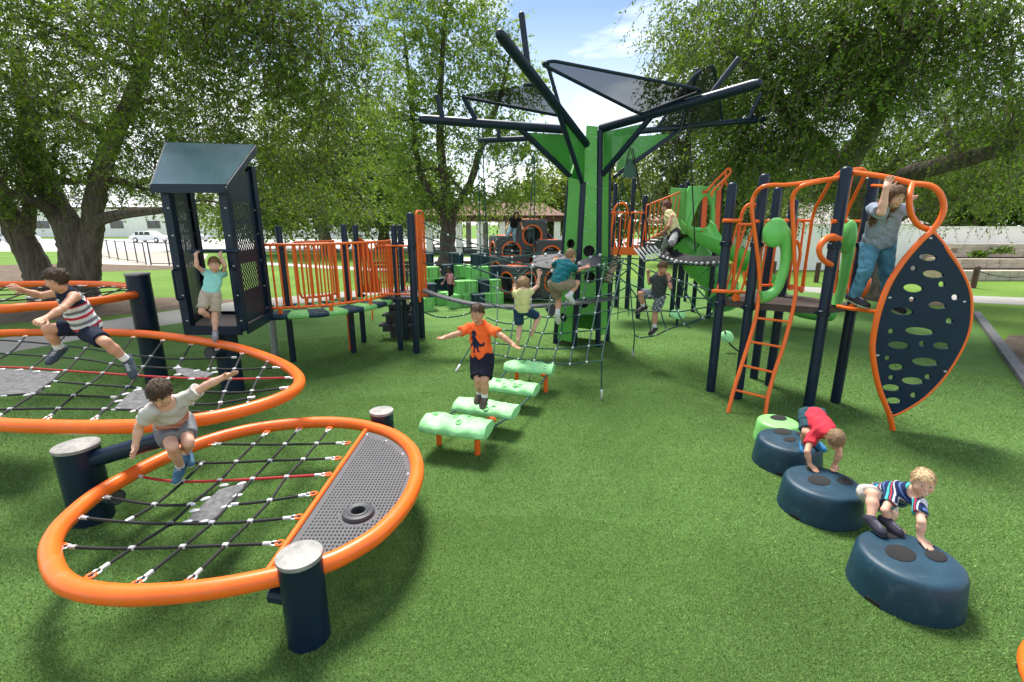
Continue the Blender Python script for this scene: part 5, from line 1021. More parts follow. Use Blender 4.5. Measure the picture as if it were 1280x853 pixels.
# green and navy block climber
bl = thing('block_climber', 'stacked lime green and navy plastic climbing blocks beyond the belt', 'block climber', (-1.2, 13.5, 0))
def block_mesh(m, s=.38):
    mb = MB(); h = s/2; mb.box((0, 0, 0), (s*.82, s*.82, s*.96)); t = .045*s/.38
    for z in (-h+.02, h-.02): mb.box((0, 0, z), (s, s, .04))
    for x in (-h+t/2, 0, h-t/2):
        for y in (-h+.012, h-.012): mb.box((x, y, 0), (t, .024, s-.08))
        for y in (-h+t/2, 0, h-t/2):
            if abs(x) > .01: mb.box((x-math.copysign(t/2-.012, x), y, 0), (.0235, t, s-.082))
    return mb.mesh('block', M_[m], smooth=False)
M_['blocknavy'] = mat('navy_block_plastic', (.008, .030, .060), .5, var=.2)
mg, mn = block_mesh('lime'), block_mesh('blocknavy')
s = .38; o_ = G(574, 386)
def blk(px, py, Y, z, nav): 
    c = D(px, py, Y); inst('block', mn if nav else mg, bl, Matrix.Translation((c[0], Y, z)) @ Matrix.Rotation(R(28), 4, 'Z'))
# rows given by photo column, distance and level
for px, Y, lv, nav in [(566, 14.2, 0, 0), (582, 14.4, 0, 0), (596, 14.3, 0, 1), (608, 14.6, 0, 0), (619, 14.7, 0, 0), (545, 14.9, 0, 0), (553, 14.7, 0, 0), (531, 13.6, 0, 0), (536, 13.8, 1, 1), (532, 15.0, 1, 0), (540, 15.0, 2, 0), (576, 14.5, 1, 0), (587, 14.6, 1, 0), (604, 14.8, 1, 1), (616, 14.9, 1, 0), (553, 15.3, 1, 1), (563, 15.2, 1, 1), (592, 15.0, 2, 0), (606, 15.2, 2, 0), (617, 15.3, 2, 1), (577, 15.6, 2, 0), (585, 15.7, 2, 0), (561, 15.8, 2, 1), (598, 15.5, 3, 1), (571, 16.0, 3, 1), (534, 15.6, 3, 1), (603, 15.6, 3, 1), (590, 15.4, 1, 0), (575, 15.2, 0, 0), (560, 15.4, 0, 0), (606, 15.4, 0, 0), (590, 15.9, 0, 0), (572, 15.9, 1, 0), (602, 15.9, 1, 0), (534, 15.6, 0, 0), (534, 15.6, 2, 1), (536, 15.6, 1, 0)]:
    blk(px, 350, Y, s/2+lv*s, nav)
# cube climber with round portholes and orange rims
cc = thing('cube_climber', 'grey porthole cube climber with orange rims below the girl in the black top', 'cube climber', (0.4, 16.5, 0))
M_['cubegrey'] = mat('grey_moulded_plastic', (.055, .058, .068), .55, var=.2, vscale=3)
S_ = .98; rh = .33
pm = cutplate('cube_face', [(-S_/2+.10, -S_/2), (S_/2-.10, -S_/2), (S_/2, -S_/2+.10), (S_/2, S_/2-.10), (S_/2-.10, S_/2), (-S_/2+.10, S_/2), (-S_/2, S_/2-.10), (-S_/2, -S_/2+.10)], [ell(0, 0, rh, rh, 24)], .05, M_['cubegrey'], .01)
rm = MB().torus((0, 0, 0), rh, .034, n=28, k=8).mesh('orange_rim', M_['orange'])
im = MB().lathe([(rh*1.0, -.02), (rh*.80, -.22)], n=24, caps=False).mesh('porthole_sleeve', M_['charcoal'])
me_cap = MB().lathe([(.0, -.02), (rh*.7, -.015), (rh*.9, .01), (0, .015)], n=20, caps=False).mesh('cube_boss', M_['charcoal'])
def cube(px, py, Y, rz, rx=0):
    c = D(px, py, Y); M0 = Matrix.Translation(Vector(c)) @ Matrix.Rotation(rz, 4, 'Z') @ Matrix.Rotation(rx, 4, 'X'); first = None
    for k, Rm in enumerate([Matrix.Rotation(R(90), 4, 'X'), Matrix.Rotation(R(-90), 4, 'X'), Matrix.Rotation(R(90), 4, 'Y'), Matrix.Rotation(R(-90), 4, 'Y'), Matrix.Identity(4), Matrix.Rotation(R(180), 4, 'X')]):
        M = M0 @ Rm @ Matrix.Translation((0, 0, S_/2)); o = inst('cube_face', pm, cc, M); inst('orange_rim', rm, o, M @ Matrix.Translation((0, 0, .02))); inst('porthole_sleeve', im, o, M)
    inst('cube_darkener', darkener, cc, M0)
    return c
darkener = MB().ball((0, 0, 0), .36, 12, 8).mesh('cube_darkener', M_['charcoal'])  # dark ball added inside each cube to darken the view through the portholes
for px, py, Y, rz in [(660, 294, 16.8, .25), (634, 314, 16.6, .3), (658, 318, 17.2, .3), (684, 319, 16.6, .2), (612, 338, 17.0, .35), (636, 339, 16.2, .6), (662, 341, 17.2, .3), (688, 341, 16.9, .25), (648, 352, 15.4, .75), (676, 350, 15.6, .7)]:
    cube(px, py, Y, rz)
MB().slab([D(675, 283, 16.8), D(698, 309, 16.8), D(676, 309, 16.8)], .10).build('ramp_cheek', M_['cubegrey'], cc, smooth=False); MB().tube([D(676, 282, 16.7), D(700, 310, 16.7)], .05, 8).build('ramp_edge', M_['charcoal'], cc)
# ------------------------------------------------------------------ park background
def wheel(t, c, r, ax=(0, 1, 0)):
    a = np.array(c); d = np.array(ax)*.10; o = MB().tube([a-d, a-d*.6, a+d*.6, a+d], [r*.9, r, r, r*.9], 20).build('wheel', M_['rope'], t); MB().tube([a-d*1.06, a+d*1.06], r*.58, 14).build('rim', M_['alu'], o)
M_['carwhite'] = mat('white_car_paint', (.72, .73, .74), .25, coat=.6); M_['carsilver'] = mat('silver_car_paint', (.42, .44, .46), .25, metal=.5, coat=.6); M_['carblue'] = mat('blue_car_paint', (.05, .08, .16), .25, coat=.6); M_['glass'] = mat('dark_glass', (.02, .025, .03), .08, spec=.8)
def car(label, px, Y, m, sx=1.0, h=1.5):
    x = D(px, 300, Y)[0]; t = thing('parked_car', label, 'car', (x, Y, 0), 'cars parked along the street'); L_ = 4.5*sx
    prof = [(-.49, .28), (-.50, .60), (-.48, .84), (-.40, .96), (-.27, h*.95), (-.17, h), (.02, h), (.12, h*.96), (.255, .98), (.40, .88), (.48, .74), (.50, .5), (.49, .28)]
    mb = MB(); n = len(prof); V = [(x+a*L_, Y-.85, b) for a, b in prof]+[(x+a*L_, Y+.85, b) for a, b in prof]; mb.add(V, [tuple(range(n)), tuple(range(2*n-1, n-1, -1))]+[(i, n+i, n+(i+1) % n, (i+1) % n) for i in range(n)]); mb.build('body', M_[m], t, smooth=False)
    for a, b in ((-.30, -.185), (-.17, -.03), (-.015, .15)):
        MB().slab([(x+a*L_, Y-.862, .98), (x+b*L_, Y-.862, .98), (x+(b-.01)*L_, Y-.862, h*.93), (x+(a+.015)*L_, Y-.862, h*.93)], .02).build('window', M_['glass'], t, smooth=False)
    for a in (-.31, .31): wheel(t, (x+a*L_, Y-.80, .33), .33); wheel(t, (x+a*L_, Y+.80, .33), .33)
    for a, mm in ((-.5, 'orange_panel'), (.5, 'white')): MB().box((x+a*L_, Y-.6, .7), (.06, .35, .14)).build('headlight' if a > 0 else 'tail_light', M_[mm], t, smooth=False)
car('white parked car seen right of the old tree trunk', 188, 66, 'carwhite'); car('silver parked car seen left of the navy lookout tower', 240, 68, 'carsilver'); car('white parked van beyond the far left lawn', 20, 64, 'carwhite', 1.15, 2.1)
def facade(name, label, x0, x1, Y, h, wins, wm='glass', roofm='wood_brown', depth=6):
    t = thing(name, label, 'building', ((x0+x1)/2, Y, 0)); MB().box(((x0+x1)/2, Y+depth/2, h/2), (x1-x0, depth, h)).build('wall', M_['white'], t, smooth=False)
    MB().box(((x0+x1)/2, Y+depth/2, h+.15), (x1-x0+.8, depth+.8, .3)).build('roof', M_[roofm], t, smooth=False)
    for (a, b, c, d) in wins:
        o = MB().box(((a+b)/2, Y-.01, (c+d)/2), (b-a+.16, .06, d-c+.16)).build('window', M_['white'], t, smooth=False); MB().box(((a+b)/2, Y-.045, (c+d)/2), (b-a, .04, d-c)).build('pane', M_[wm], o, smooth=False)
    return t
xa = D(-160, 300, 92)[0]; xb = D(330, 300, 92)[0]
facade('long_building', 'long white building across the street on the left', xa, xb, 92, 5.2, [(xa+4+7*i, xa+6.5+7*i, 1.6, 3.0) for i in range(int((xb-xa)/7))])
xa = D(640, 300, 62)[0]; xb = D(762, 300, 62)[0]
facade('low_building', 'low white building with dark windows behind the porthole cubes', xa, xb, 62, 2.9, [(D(700, 295, 62)[0], D(714, 295, 62)[0], 1.1, 1.9), (D(722, 295, 62)[0], D(736, 295, 62)[0], 1.1, 1.9), (D(672, 295, 62)[0], D(684, 295, 62)[0], 1.1, 1.9)])
xa = D(255, 300, 80)[0]; xb = D(560, 300, 80)[0]
facade('store_building', 'pale far building seen between the bridge posts', xa, xb, 84, 4.2, [(xa+5+6*i, xa+8+6*i, 1.2, 2.6) for i in range(int((xb-xa)/6)-1)])
# chain link enclosure
M_['mesh'] = meshmat('chain_link', (.16, .165, .17), .93, 9)
for nn in M_['mesh'].node_tree.nodes:
    if nn.type == 'TEX_VORONOI': nn.feature = 'F1'
def linkmat():
    m = mat('chain_link_wire', (.13, .135, .14), .5, metal=.5); t = m.node_tree; p = t.nodes['Principled BSDF']; tc_ = t.nodes['Texture Coordinate']; mp_ = t.nodes.new('ShaderNodeMapping'); mp_.inputs['Rotation'].default_value = (0, 0, 0); t.links.new(tc_.outputs['UV'], mp_.inputs[0])
    p.inputs['Alpha'].default_value = .22; return m
M_['link'] = linkmat()
fe = thing('chain_link_fence', 'dark chain link fence with thin posts behind the old tree', 'fence', G(150, 326))
fpts = [G(183, 331), G(172, 328.5), G(160, 326.5), G(148, 325), G(137, 323), G(126, 321)]
for p in fpts: MB().post(p[0], p[1], -.02, 1.35, .035, 8).build('fence_post', M_['charcoal'], fe)
for z in (.08, 1.28): MB().tube([p+np.array([0, 0, z]) for p in fpts], .022, 6).build('fence_rail', M_['charcoal'], fe)
for a, b in zip(fpts, fpts[1:]): MB().add([a+(0, 0, .08), b+(0, 0, .08), b+(0, 0, 1.28), a+(0, 0, 1.28)], [(0, 1, 2, 3)]).build('mesh_panel', M_['link'], fe, smooth=False)
fe2 = thing('fence_gate_panel', 'low chain link gate panel with dark frame left of the tower', 'fence', G(210, 331))
q = [G(189, 331.5), G(212, 332), G(236, 332)]
for p in q: MB().post(p[0], p[1], -.02, 1.4, .04, 8).build('fence_post', M_['charcoal'], fe2)
for z in (.1, 1.33): MB().tube([p+np.array([0, 0, z]) for p in q], .028, 6).build('fence_rail', M_['charcoal'], fe2)
for a, b in zip(q, q[1:]): MB().add([a+(0, 0, .1), b+(0, 0, .1), b+(0, 0, 1.33), a+(0, 0, 1.33)], [(0, 1, 2, 3)]).build('mesh_panel', M_['link'], fe2, smooth=False)
M_['sand'] = ground_mat('pale_sand', [(.3, (.36, .32, .27)), (.7, (.48, .44, .38))], 1, 20, .4, 40)
sheet('sand_court', [G(*p)[:2] for p in [(120, 330), (250, 334), (260, 318), (130, 310)]], -.0045, M_['sand'])
# picnic shelter
sh_ = thing('picnic_shelter', 'open picnic shelter with brown roof and white columns behind the slender tree', 'shelter', G(600, 316)); Ys = 40
xs = [D(x, 300, Ys)[0] for x in (528, 702)]; zr = D(600, 277, Ys)[2]
MB().hexa([(xs[0], Ys-.5, zr), (xs[1], Ys-.5, zr), (xs[1], Ys+10, zr), (xs[0], Ys+10, zr)], [(xs[0]+.1, Ys-.4, zr+.45), (xs[1]-.1, Ys-.4, zr+.45), (xs[1]-.1, Ys+9.9, zr+.45), (xs[0]+.1, Ys+9.9, zr+.45)]).build('fascia', M_['wood_brown'], sh_, smooth=False)
M_['rooftile'] = mat('brown_roofing', (.14, .065, .045), .8, var=.25, vscale=3, bump=.2)
MB().add([(xs[0]-.3, Ys-.8, zr+.47), (xs[1]+.3, Ys-.8, zr+.47), (xs[1]-1.5, Ys+4.7, zr+1.7), (xs[0]+1.5, Ys+4.7, zr+1.7), (xs[1]+.3, Ys+10.2, zr+.47), (xs[0]-.3, Ys+10.2, zr+.47)], [(0, 1, 2, 3), (3, 2, 4, 5), (0, 3, 5), (1, 4, 2), (0, 5, 4, 1)]).build('roof', M_['rooftile'], sh_, smooth=False)
for x in (537, 574, 600, 628, 640, 668, 696):
    for dy in (0, 9): a = D(x, 300, Ys)[0]; MB().box((a, Ys+dy, zr/2-.01), (.5, .5, zr-.02)).build('column', M_['white'], sh_, smooth=False)
def picnic(px, Y, lab):
    x = D(px, 310, Y)[0]; t = thing('picnic_table', lab, 'table', (x, Y, 0), 'picnic tables under the shelter')
    for k in range(4): MB().box((x, Y-.3+.2*k, .75), (1.8, .18, .05)).build('plank', M_['charcoal'], t, smooth=False)
    for dy in (-.7, .7): MB().box((x, Y+dy, .45), (1.8, .26, .05)).build('seat', M_['charcoal'], t, smooth=False)
    for dx in (-.65, .65):
        for s_ in (-1, 1): MB().tube([(x+dx, Y+s_*.62, 0), (x+dx, Y+s_*.1, .72)], .04, 6).build('leg', M_['charcoal'], t)
        MB().box((x+dx, Y, .40), (.06, 1.5, .05)).build('brace', M_['charcoal'], t, smooth=False)
picnic(552, 41, 'dark picnic table under the left end of the shelter'); picnic(588, 42, 'dark picnic table in the middle of the shelter')
def bench(px, py, w, lab, rz=0):
    g = G(px, py); t = thing('park_bench', lab, 'bench', (g[0], g[1], 0), 'brown park benches'); Mz = Matrix.Rotation(rz, 4, 'Z')
    def add(name, c, d, m='wood_brown'): o = MB().box((0, 0, 0), d).build(name, M_[m], t, smooth=False); v = Mz @ Vector(c); attach(o, t, Matrix.Translation((g[0]+v.x, g[1]+v.y, v.z)) @ Mz)
    for k in range(3): add('seat_slat', (0, -.16+.15*k, .45), (w, .13, .04))
    for k in range(2): add('back_slat', (0, .30, .62+.17*k), (w, .04, .14))
    for sx_ in (-.4, .4): add('leg', (sx_*w, -.12, .215), (.07, .07, .43), 'charcoal'); add('leg', (sx_*w, .26, .40), (.06, .06, .80), 'charcoal')
bench(571, 352, 1.9, 'brown slatted bench behind the green blocks below the slender tree', .12); bench(487, 352, 1.9, 'brown slatted bench seen through the bridge rail posts', .1)
# white wall, terraces and house on the right
ww = thing('white_wall', 'long white boundary wall across the right background', 'wall', (22, 26, 0))
x0 = D(955, 300, 26)[0]; panel = 3.0; pmw = MB().box((0, 0, 1.12), (panel-.02, .22, 2.24)).mesh('wall_panel', M_['white'], smooth=False); cpm = MB().box((0, 0, 2.28), (panel, .30, .07)).mesh('coping', M_['white'], smooth=False)
for i in range(13):
    o = inst('wall_panel', pmw, ww, Matrix.Translation((x0+panel*(i+.5), 26, 0))); inst('coping', cpm, o, Matrix.Translation((x0+panel*(i+.5), 26, 0)))
rw = thing('terrace_wall', 'low pale stone block terraces in front of the white wall at right', 'retaining wall', G(1260, 345))
M_['stone'] = mat('pale_limestone', (.40, .35, .28), .9, var=.2, vscale=3, bump=.5, bscale=14)
rgs = np.random.default_rng(8)
stone_meshes = [MB().box((0, 0, 0), (w, .42, .21)).mesh('stone_block', M_['stone'], smooth=False) for w in (.48, .60, .72)]
M_['soilpale'] = ground_mat('dry_soil', [(.3, (.24, .19, .13)), (.7, (.42, .35, .25))], 2, 20, .6, 30)
for lv, (Yw, zz, nrow) in enumerate([(21.2, 0, 2), (22.6, .42, 2), (24.0, .84, 3)]):
    xs0 = D(1196-6*lv, 330, Yw)[0]
    for r_ in range(nrow):
        x = xs0+.2*(r_ % 2)
        while x < xs0+11:
            k = int(rgs.integers(0, 3)); w = (.48, .60, .72)[k]; inst('stone_block', stone_meshes[k], rw, Matrix.Translation((x+w/2, Yw+rgs.normal(0, .015), zz+.105+.215*r_)) @ Matrix.Rotation(rgs.normal(0, .015), 4, 'Z')); x += w+.012
    MB().box((xs0+5.5, Yw+.85, (zz+.38)/2+.0), (11, 1.3, zz+.36)).build('terrace_fill', M_['soilpale'], rw, smooth=False)
def tuft(c, r, n, lab):
    rg = np.random.default_rng(int(c[0]*100) % 999); P = rg.normal(0, 1, (n, 3)); P /= np.linalg.norm(P, axis=1)[:, None]; P[:, 2] = np.abs(P[:, 2]); P = np.array(c)+P*r*rg.uniform(.3, 1, (n, 1))*np.array([1, 1, .8]); d = rg.normal(0, 1, (n, 3)); d[:, 2] = np.abs(d[:, 2]); d /= np.linalg.norm(d, axis=1)[:, None]; s_ = np.cross(d, rg.normal(0, 1, (n, 3))); s_ /= np.linalg.norm(s_, axis=1)[:, None]; l = rg.uniform(.05, .12, (n, 1))
    V = np.stack([P, P+d*l+s_*l*.4, P+d*l*2, P+d*l-s_*l*.4], 1).reshape(-1, 3); C = np.repeat(np.array((.06, .11, .02))*rg.uniform(.5, 1.8, (n, 1)), 4, 0)
    t = thing('low_shrub', lab, 'shrub', c, 'shrubs on the terraces'); inst('foliage', npmesh('foliage', V, np.arange(len(V)).reshape(-1, 4), M_['leaf'], smooth=False, colors=C), t)
    MB().tube([c, np.array(c)+(0, 0, r*.5)], .02, 5).build('stem', M_['twig'], t)
tuft(tuple(D(1250, 318, 23.2)), .5, 260, 'small green shrub on the upper stone terrace'); tuft(tuple(D(1222, 322, 22.0)), .35, 200, 'tiny shrub at the left end of the stone terrace')
def house(label, pxa, pxb, Y, ze, zr_, rm, wm='white'):
    a, b = D(pxa, 280, Y)[0], D(pxb, 280, Y)[0]; t = thing('house', label, 'house', ((a+b)/2, Y, 0), 'houses behind the white wall'); MB().box(((a+b)/2, Y+4, ze/2), (b-a-.8, 8, ze)).build('wall', M_[wm], t, smooth=False)
    rf_ = MB().add([(a, Y-.4, ze), (b, Y-.4, ze), (b-1.2, Y+4, zr_), (a+1.2, Y+4, zr_), (b, Y+8.4, ze), (a, Y+8.4, ze)], [(0, 1, 2, 3), (3, 2, 4, 5), (0, 3, 5), (1, 4, 2), (0, 5, 4, 1)]).build('roof', M_[rm], t, smooth=False)
    MB().box(((a+b)/2+1, Y+3, zr_-.1), (.6, .6, 1.0)).build('chimney', M_['stone'], rf_, smooth=False)
    for k in range(3): x = a+(b-a)*(.25+.25*k); o = MB().box((x, Y-.02, ze*.62), (1.2, .06, 1.0)).build('window', M_['white'], t, smooth=False); MB().box((x, Y-.06, ze*.62), (1.0, .04, .8)).build('pane', M_['glass'], o, smooth=False)
M_['greyroof'] = mat('grey_shingle', (.32, .29, .26), .9, var=.25, vscale=6, bump=.4, bscale=12); M_['redroof'] = mat('red_brown_shingle', (.22, .12, .09), .9, var=.25, vscale=6, bump=.4, bscale=12)
house('house with a grey shingle roof behind the girl on the top bar', 985, 1156, 30, 2.45, 3.9, 'greyroof'); house('house with a red brown roof above the white wall at right', 1150, 1236, 34, 2.9, 4.6, 'redroof')
# timber bollards with a chain on the right lawn
bo = [(1020, 353), (1082, 356), (1216, 360), (1300, 364), (965, 351)]
pos = [G(*p) for p in bo]
for i, (p, lab) in enumerate(zip([pos[0], pos[2], pos[4]], ['short timber bollard left of the front navy post on the lawn', 'short timber bollard right of the leaf panel', 'short timber bollard behind the ladder rails'])):
    t = thing('bollard', lab, 'bollard', p, 'timber bollards on the right lawn'); MB().tube([p-np.array([0, 0, .02]), p+np.array([0, 0, .82]), p+np.array([0, 0, .86])], [.10, .10, .07], 10).build('post', M_['wood_brown'], t); MB().tube([p+np.array([0, 0, .66]), p+np.array([0, 0, .70])], .106, 10).build('band', M_['charcoal'], t)
for a, b in ((2, 3),):
    P = [lerp(pos[a], pos[b], t)+np.array([0, 0, .68-.22*math.sin(math.pi*t)]) for t in np.linspace(0, 1, 16)]; tag(MB().tube(P, .018, 6).build('chain', M_['charcoal']), 'slack dark chain strung between bollards at right', 'chain')
# corner of one more orange ring, low at the bottom right
q = G(1290, 864, .12); ang = np.linspace(0, 2*math.pi, 48, endpoint=False); rr2 = thing('orange_hoop', 'orange hoop just peeking in at the bottom right corner', 'play hoop', (q[0]+.55, q[1]-.3, 0))
MB().tube(np.stack([q[0]+.52+.60*np.cos(ang), q[1]-.30+.60*np.sin(ang), np.full(48, .16)], 1), .04, 12, closed=True).build('ring', M_['orange'], rr2)
for k in (0, 2.1, 4.2): MB().cyl((q[0]+.52+.6*math.cos(k), q[1]-.3+.6*math.sin(k), -.02), (q[0]+.52+.6*math.cos(k), q[1]-.3+.6*math.sin(k), .14), .03).build('leg', M_['navy'], rr2)
DBG = False
# ------------------------------------------------------------------ people: one continuous skinned surface each, clothes and hair as children
def nrm(v): v = np.asarray(v, float); return v/(np.linalg.norm(v)+1e-12)
def surface_nets(phi, org, h):
    nx, ny, nz = phi.shape; s = phi < 0
    c = sum(s[i:nx-1+i, j:ny-1+j, k:nz-1+k].astype(np.int8) for i in (0, 1) for j in (0, 1) for k in (0, 1))
    act = (c > 0) & (c < 8); idx = np.full(act.shape, -1, np.int32); I = np.argwhere(act); idx[act] = np.arange(len(I))
    acc = np.zeros((len(I), 3)); cnt = np.zeros(len(I)); off = [(i, j, k) for i in (0, 1) for j in (0, 1) for k in (0, 1)]
    for a in off:
        for ax in range(3):
            if a[ax]: continue
            b = list(a); b[ax] = 1; va = phi[I[:, 0]+a[0], I[:, 1]+a[1], I[:, 2]+a[2]]; vb = phi[I[:, 0]+b[0], I[:, 1]+b[1], I[:, 2]+b[2]]
            m = (va < 0) != (vb < 0); t = va[m]/(va[m]-vb[m]); p = np.tile(np.array(a, float), (m.sum(), 1)); p[:, ax] += t; acc[m] += p; cnt[m] += 1
    V = (I+acc/cnt[:, None])*h+org; Q = []
    for ax in range(3):
        u, w = [(1, 2), (2, 0), (0, 1)][ax]
        sl0 = [slice(1, -1)]*3; sl0[ax] = slice(0, -1); sl1 = list(sl0); sl1[ax] = slice(1, None)
        A = s[tuple(sl0)]; B = s[tuple(sl1)]; E = np.argwhere(A != B); 
        if not len(E): continue
        fl = A[tuple(E.T)]; base = E.copy(); base[:, u] += 1; base[:, w] += 1
        def cell(du, dw): q = base.copy(); q[:, u] += du; q[:, w] += dw; return idx[tuple(q.T)]
        q = np.stack([cell(-1, -1), cell(0, -1), cell(0, 0), cell(-1, 0)], 1); q[~fl] = q[~fl][:, ::-1]; Q.append(q)
    Q = np.concatenate(Q); return V, Q[(Q >= 0).all(1)]
class Sdf:
    def __init__(s): s.p = []
    def cone(s, a, b, ra, rb, k=.02, cut=False, cut0=False): s.p.append(('c', np.array(a, float), np.array(b, float), ra, rb, k, cut, cut0)); return s
    def ell(s, c, r, Rm=None, k=.02, sub=False): s.p.append(('e', np.array(c, float), np.array(r, float), np.eye(3) if Rm is None else np.asarray(Rm), k, sub)); return s
    def grid(s, h):
        lo = np.full(3, 1e9); hi = -lo
        for q in s.p:
            if q[0] == 'c': m = max(q[3], q[4]); lo = np.minimum(lo, np.minimum(q[1], q[2])-m); hi = np.maximum(hi, np.maximum(q[1], q[2])+m)
            elif not q[5]: m = q[2].max(); lo = np.minimum(lo, q[1]-m); hi = np.maximum(hi, q[1]+m)
        lo -= 4*h; hi += 4*h; n = np.ceil((hi-lo)/h).astype(int)+1; ax = [lo[i]+h*np.arange(n[i]) for i in range(3)]
        phi = np.full(n, .08, np.float32)
        for q in s.p:
            if q[0] == 'c': m = max(q[3], q[4])+q[5]+2*h; l = np.minimum(q[1], q[2])-m; u = np.maximum(q[1], q[2])+m
            else: m = q[2].max()+q[4]+2*h; l = q[1]-m; u = q[1]+m
            i0 = np.clip(((l-lo)/h).astype(int), 0, n-1); i1 = np.clip(np.ceil((u-lo)/h).astype(int)+1, 1, n); sl = tuple(slice(a, b) for a, b in zip(i0, i1))
            X, Y, Z = np.meshgrid(*[ax[i][sl[i]] for i in range(3)], indexing='ij', sparse=True)
            if q[0] == 'c':
                a, b = q[1], q[2]; d = b-a; L2 = d@d+1e-12; dx, dy, dz = X-a[0], Y-a[1], Z-a[2]; tr = (dx*d[0]+dy*d[1]+dz*d[2])/L2; t = np.clip(tr, 0, 1)
                D_ = np.sqrt((dx-t*d[0])**2+(dy-t*d[1])**2+(dz-t*d[2])**2)-(q[3]+t*(q[4]-q[3]))
                if q[6]: D_ = np.maximum(D_, (tr-1)*math.sqrt(L2))
                if q[7]: D_ = np.maximum(D_, -tr*math.sqrt(L2))
                k = q[5]; sub = False
            else:
                c, r, Rm, k, sub = q[1:]; dx, dy, dz = X-c[0], Y-c[1], Z-c[2]
                lx, ly, lz = [(dx*Rm[i, 0]+dy*Rm[i, 1]+dz*Rm[i, 2]) for i in range(3)]
                k0 = np.sqrt((lx/r[0])**2+(ly/r[1])**2+(lz/r[2])**2); k1 = np.sqrt((lx/r[0]**2)**2+(ly/r[1]**2)**2+(lz/r[2]**2)**2)+1e-9; D_ = k0*(k0-1)/k1
            A = phi[sl]
            if sub: D_ = -D_; hh = np.maximum(k-np.abs(A-D_), 0)/k; phi[sl] = np.maximum(A, D_)+hh*hh*k/4
            else: hh = np.maximum(k-np.abs(A-D_), 0)/k; phi[sl] = np.minimum(A, D_)-hh*hh*k/4
        return phi, lo, ax
    def mesh(s, h, clip=None, disp=None):
        phi, lo, ax = s.grid(h)
        X, Y, Z = np.meshgrid(*ax, indexing='ij', sparse=True)
        if disp: phi = phi+disp(X, Y, Z)
        if clip: phi = np.maximum(phi, clip(X, Y, Z))
        return surface_nets(phi, lo, h)
def clothmat(name, rough=.85, bump=.15, bs=500, sss=0.):
    m = bpy.data.materials.new(name); m.use_nodes = True; t = m.node_tree; p = t.nodes['Principled BSDF']; p.inputs['Roughness'].default_value = rough; p.inputs['Specular IOR Level'].default_value = .25
    a = t.nodes.new('ShaderNodeVertexColor'); a.layer_name = 'Col'; t.links.new(a.outputs[0], p.inputs['Base Color'])
    if sss: p.inputs['Subsurface Weight'].default_value = sss; p.inputs['Subsurface Radius'].default_value = (.012, .005, .003); p.inputs['Subsurface Scale'].default_value = .5
    if bump:
        c = t.nodes.new('ShaderNodeTexCoord'); n = t.nodes.new('ShaderNodeTexNoise'); n.inputs['Scale'].default_value = bs; t.links.new(c.outputs['Object'], n.inputs['Vector'])
        b = t.nodes.new('ShaderNodeBump'); b.inputs['Strength'].default_value = bump; b.inputs['Distance'].default_value = .004; t.links.new(n.outputs['Fac'], b.inputs['Height']); t.links.new(b.outputs[0], p.inputs['Normal'])
    return m
M_['skin'] = clothmat('skin', .5, .05, 300); M_['cloth'] = clothmat('cotton', .9, .35, 260); M_['hair'] = clothmat('hair', .55, .9, 130); M_['shoe'] = clothmat('shoe', .7, .3, 200)
M_['eyewhite'] = mat('eye_white', (.50, .47, .44), .3); M_['iris'] = mat('iris', (.03, .018, .012), .2)
def solve(p, px, py, L_, how):
    r = ray(px, py)
    if isinstance(how, tuple): return G(px, py, how[1])
    if how not in ('+', '-'): return _O+r*(how/r[1])
    o = _O-p; a = r@r; b = 2*o@r; c = o@o-L_*L_; dsc = b*b-4*a*c
    if dsc < 0: return _O+r*(-b/(2*a))
    return _O+r*((-b+(1 if how == '+' else -1)*math.sqrt(dsc))/(2*a))
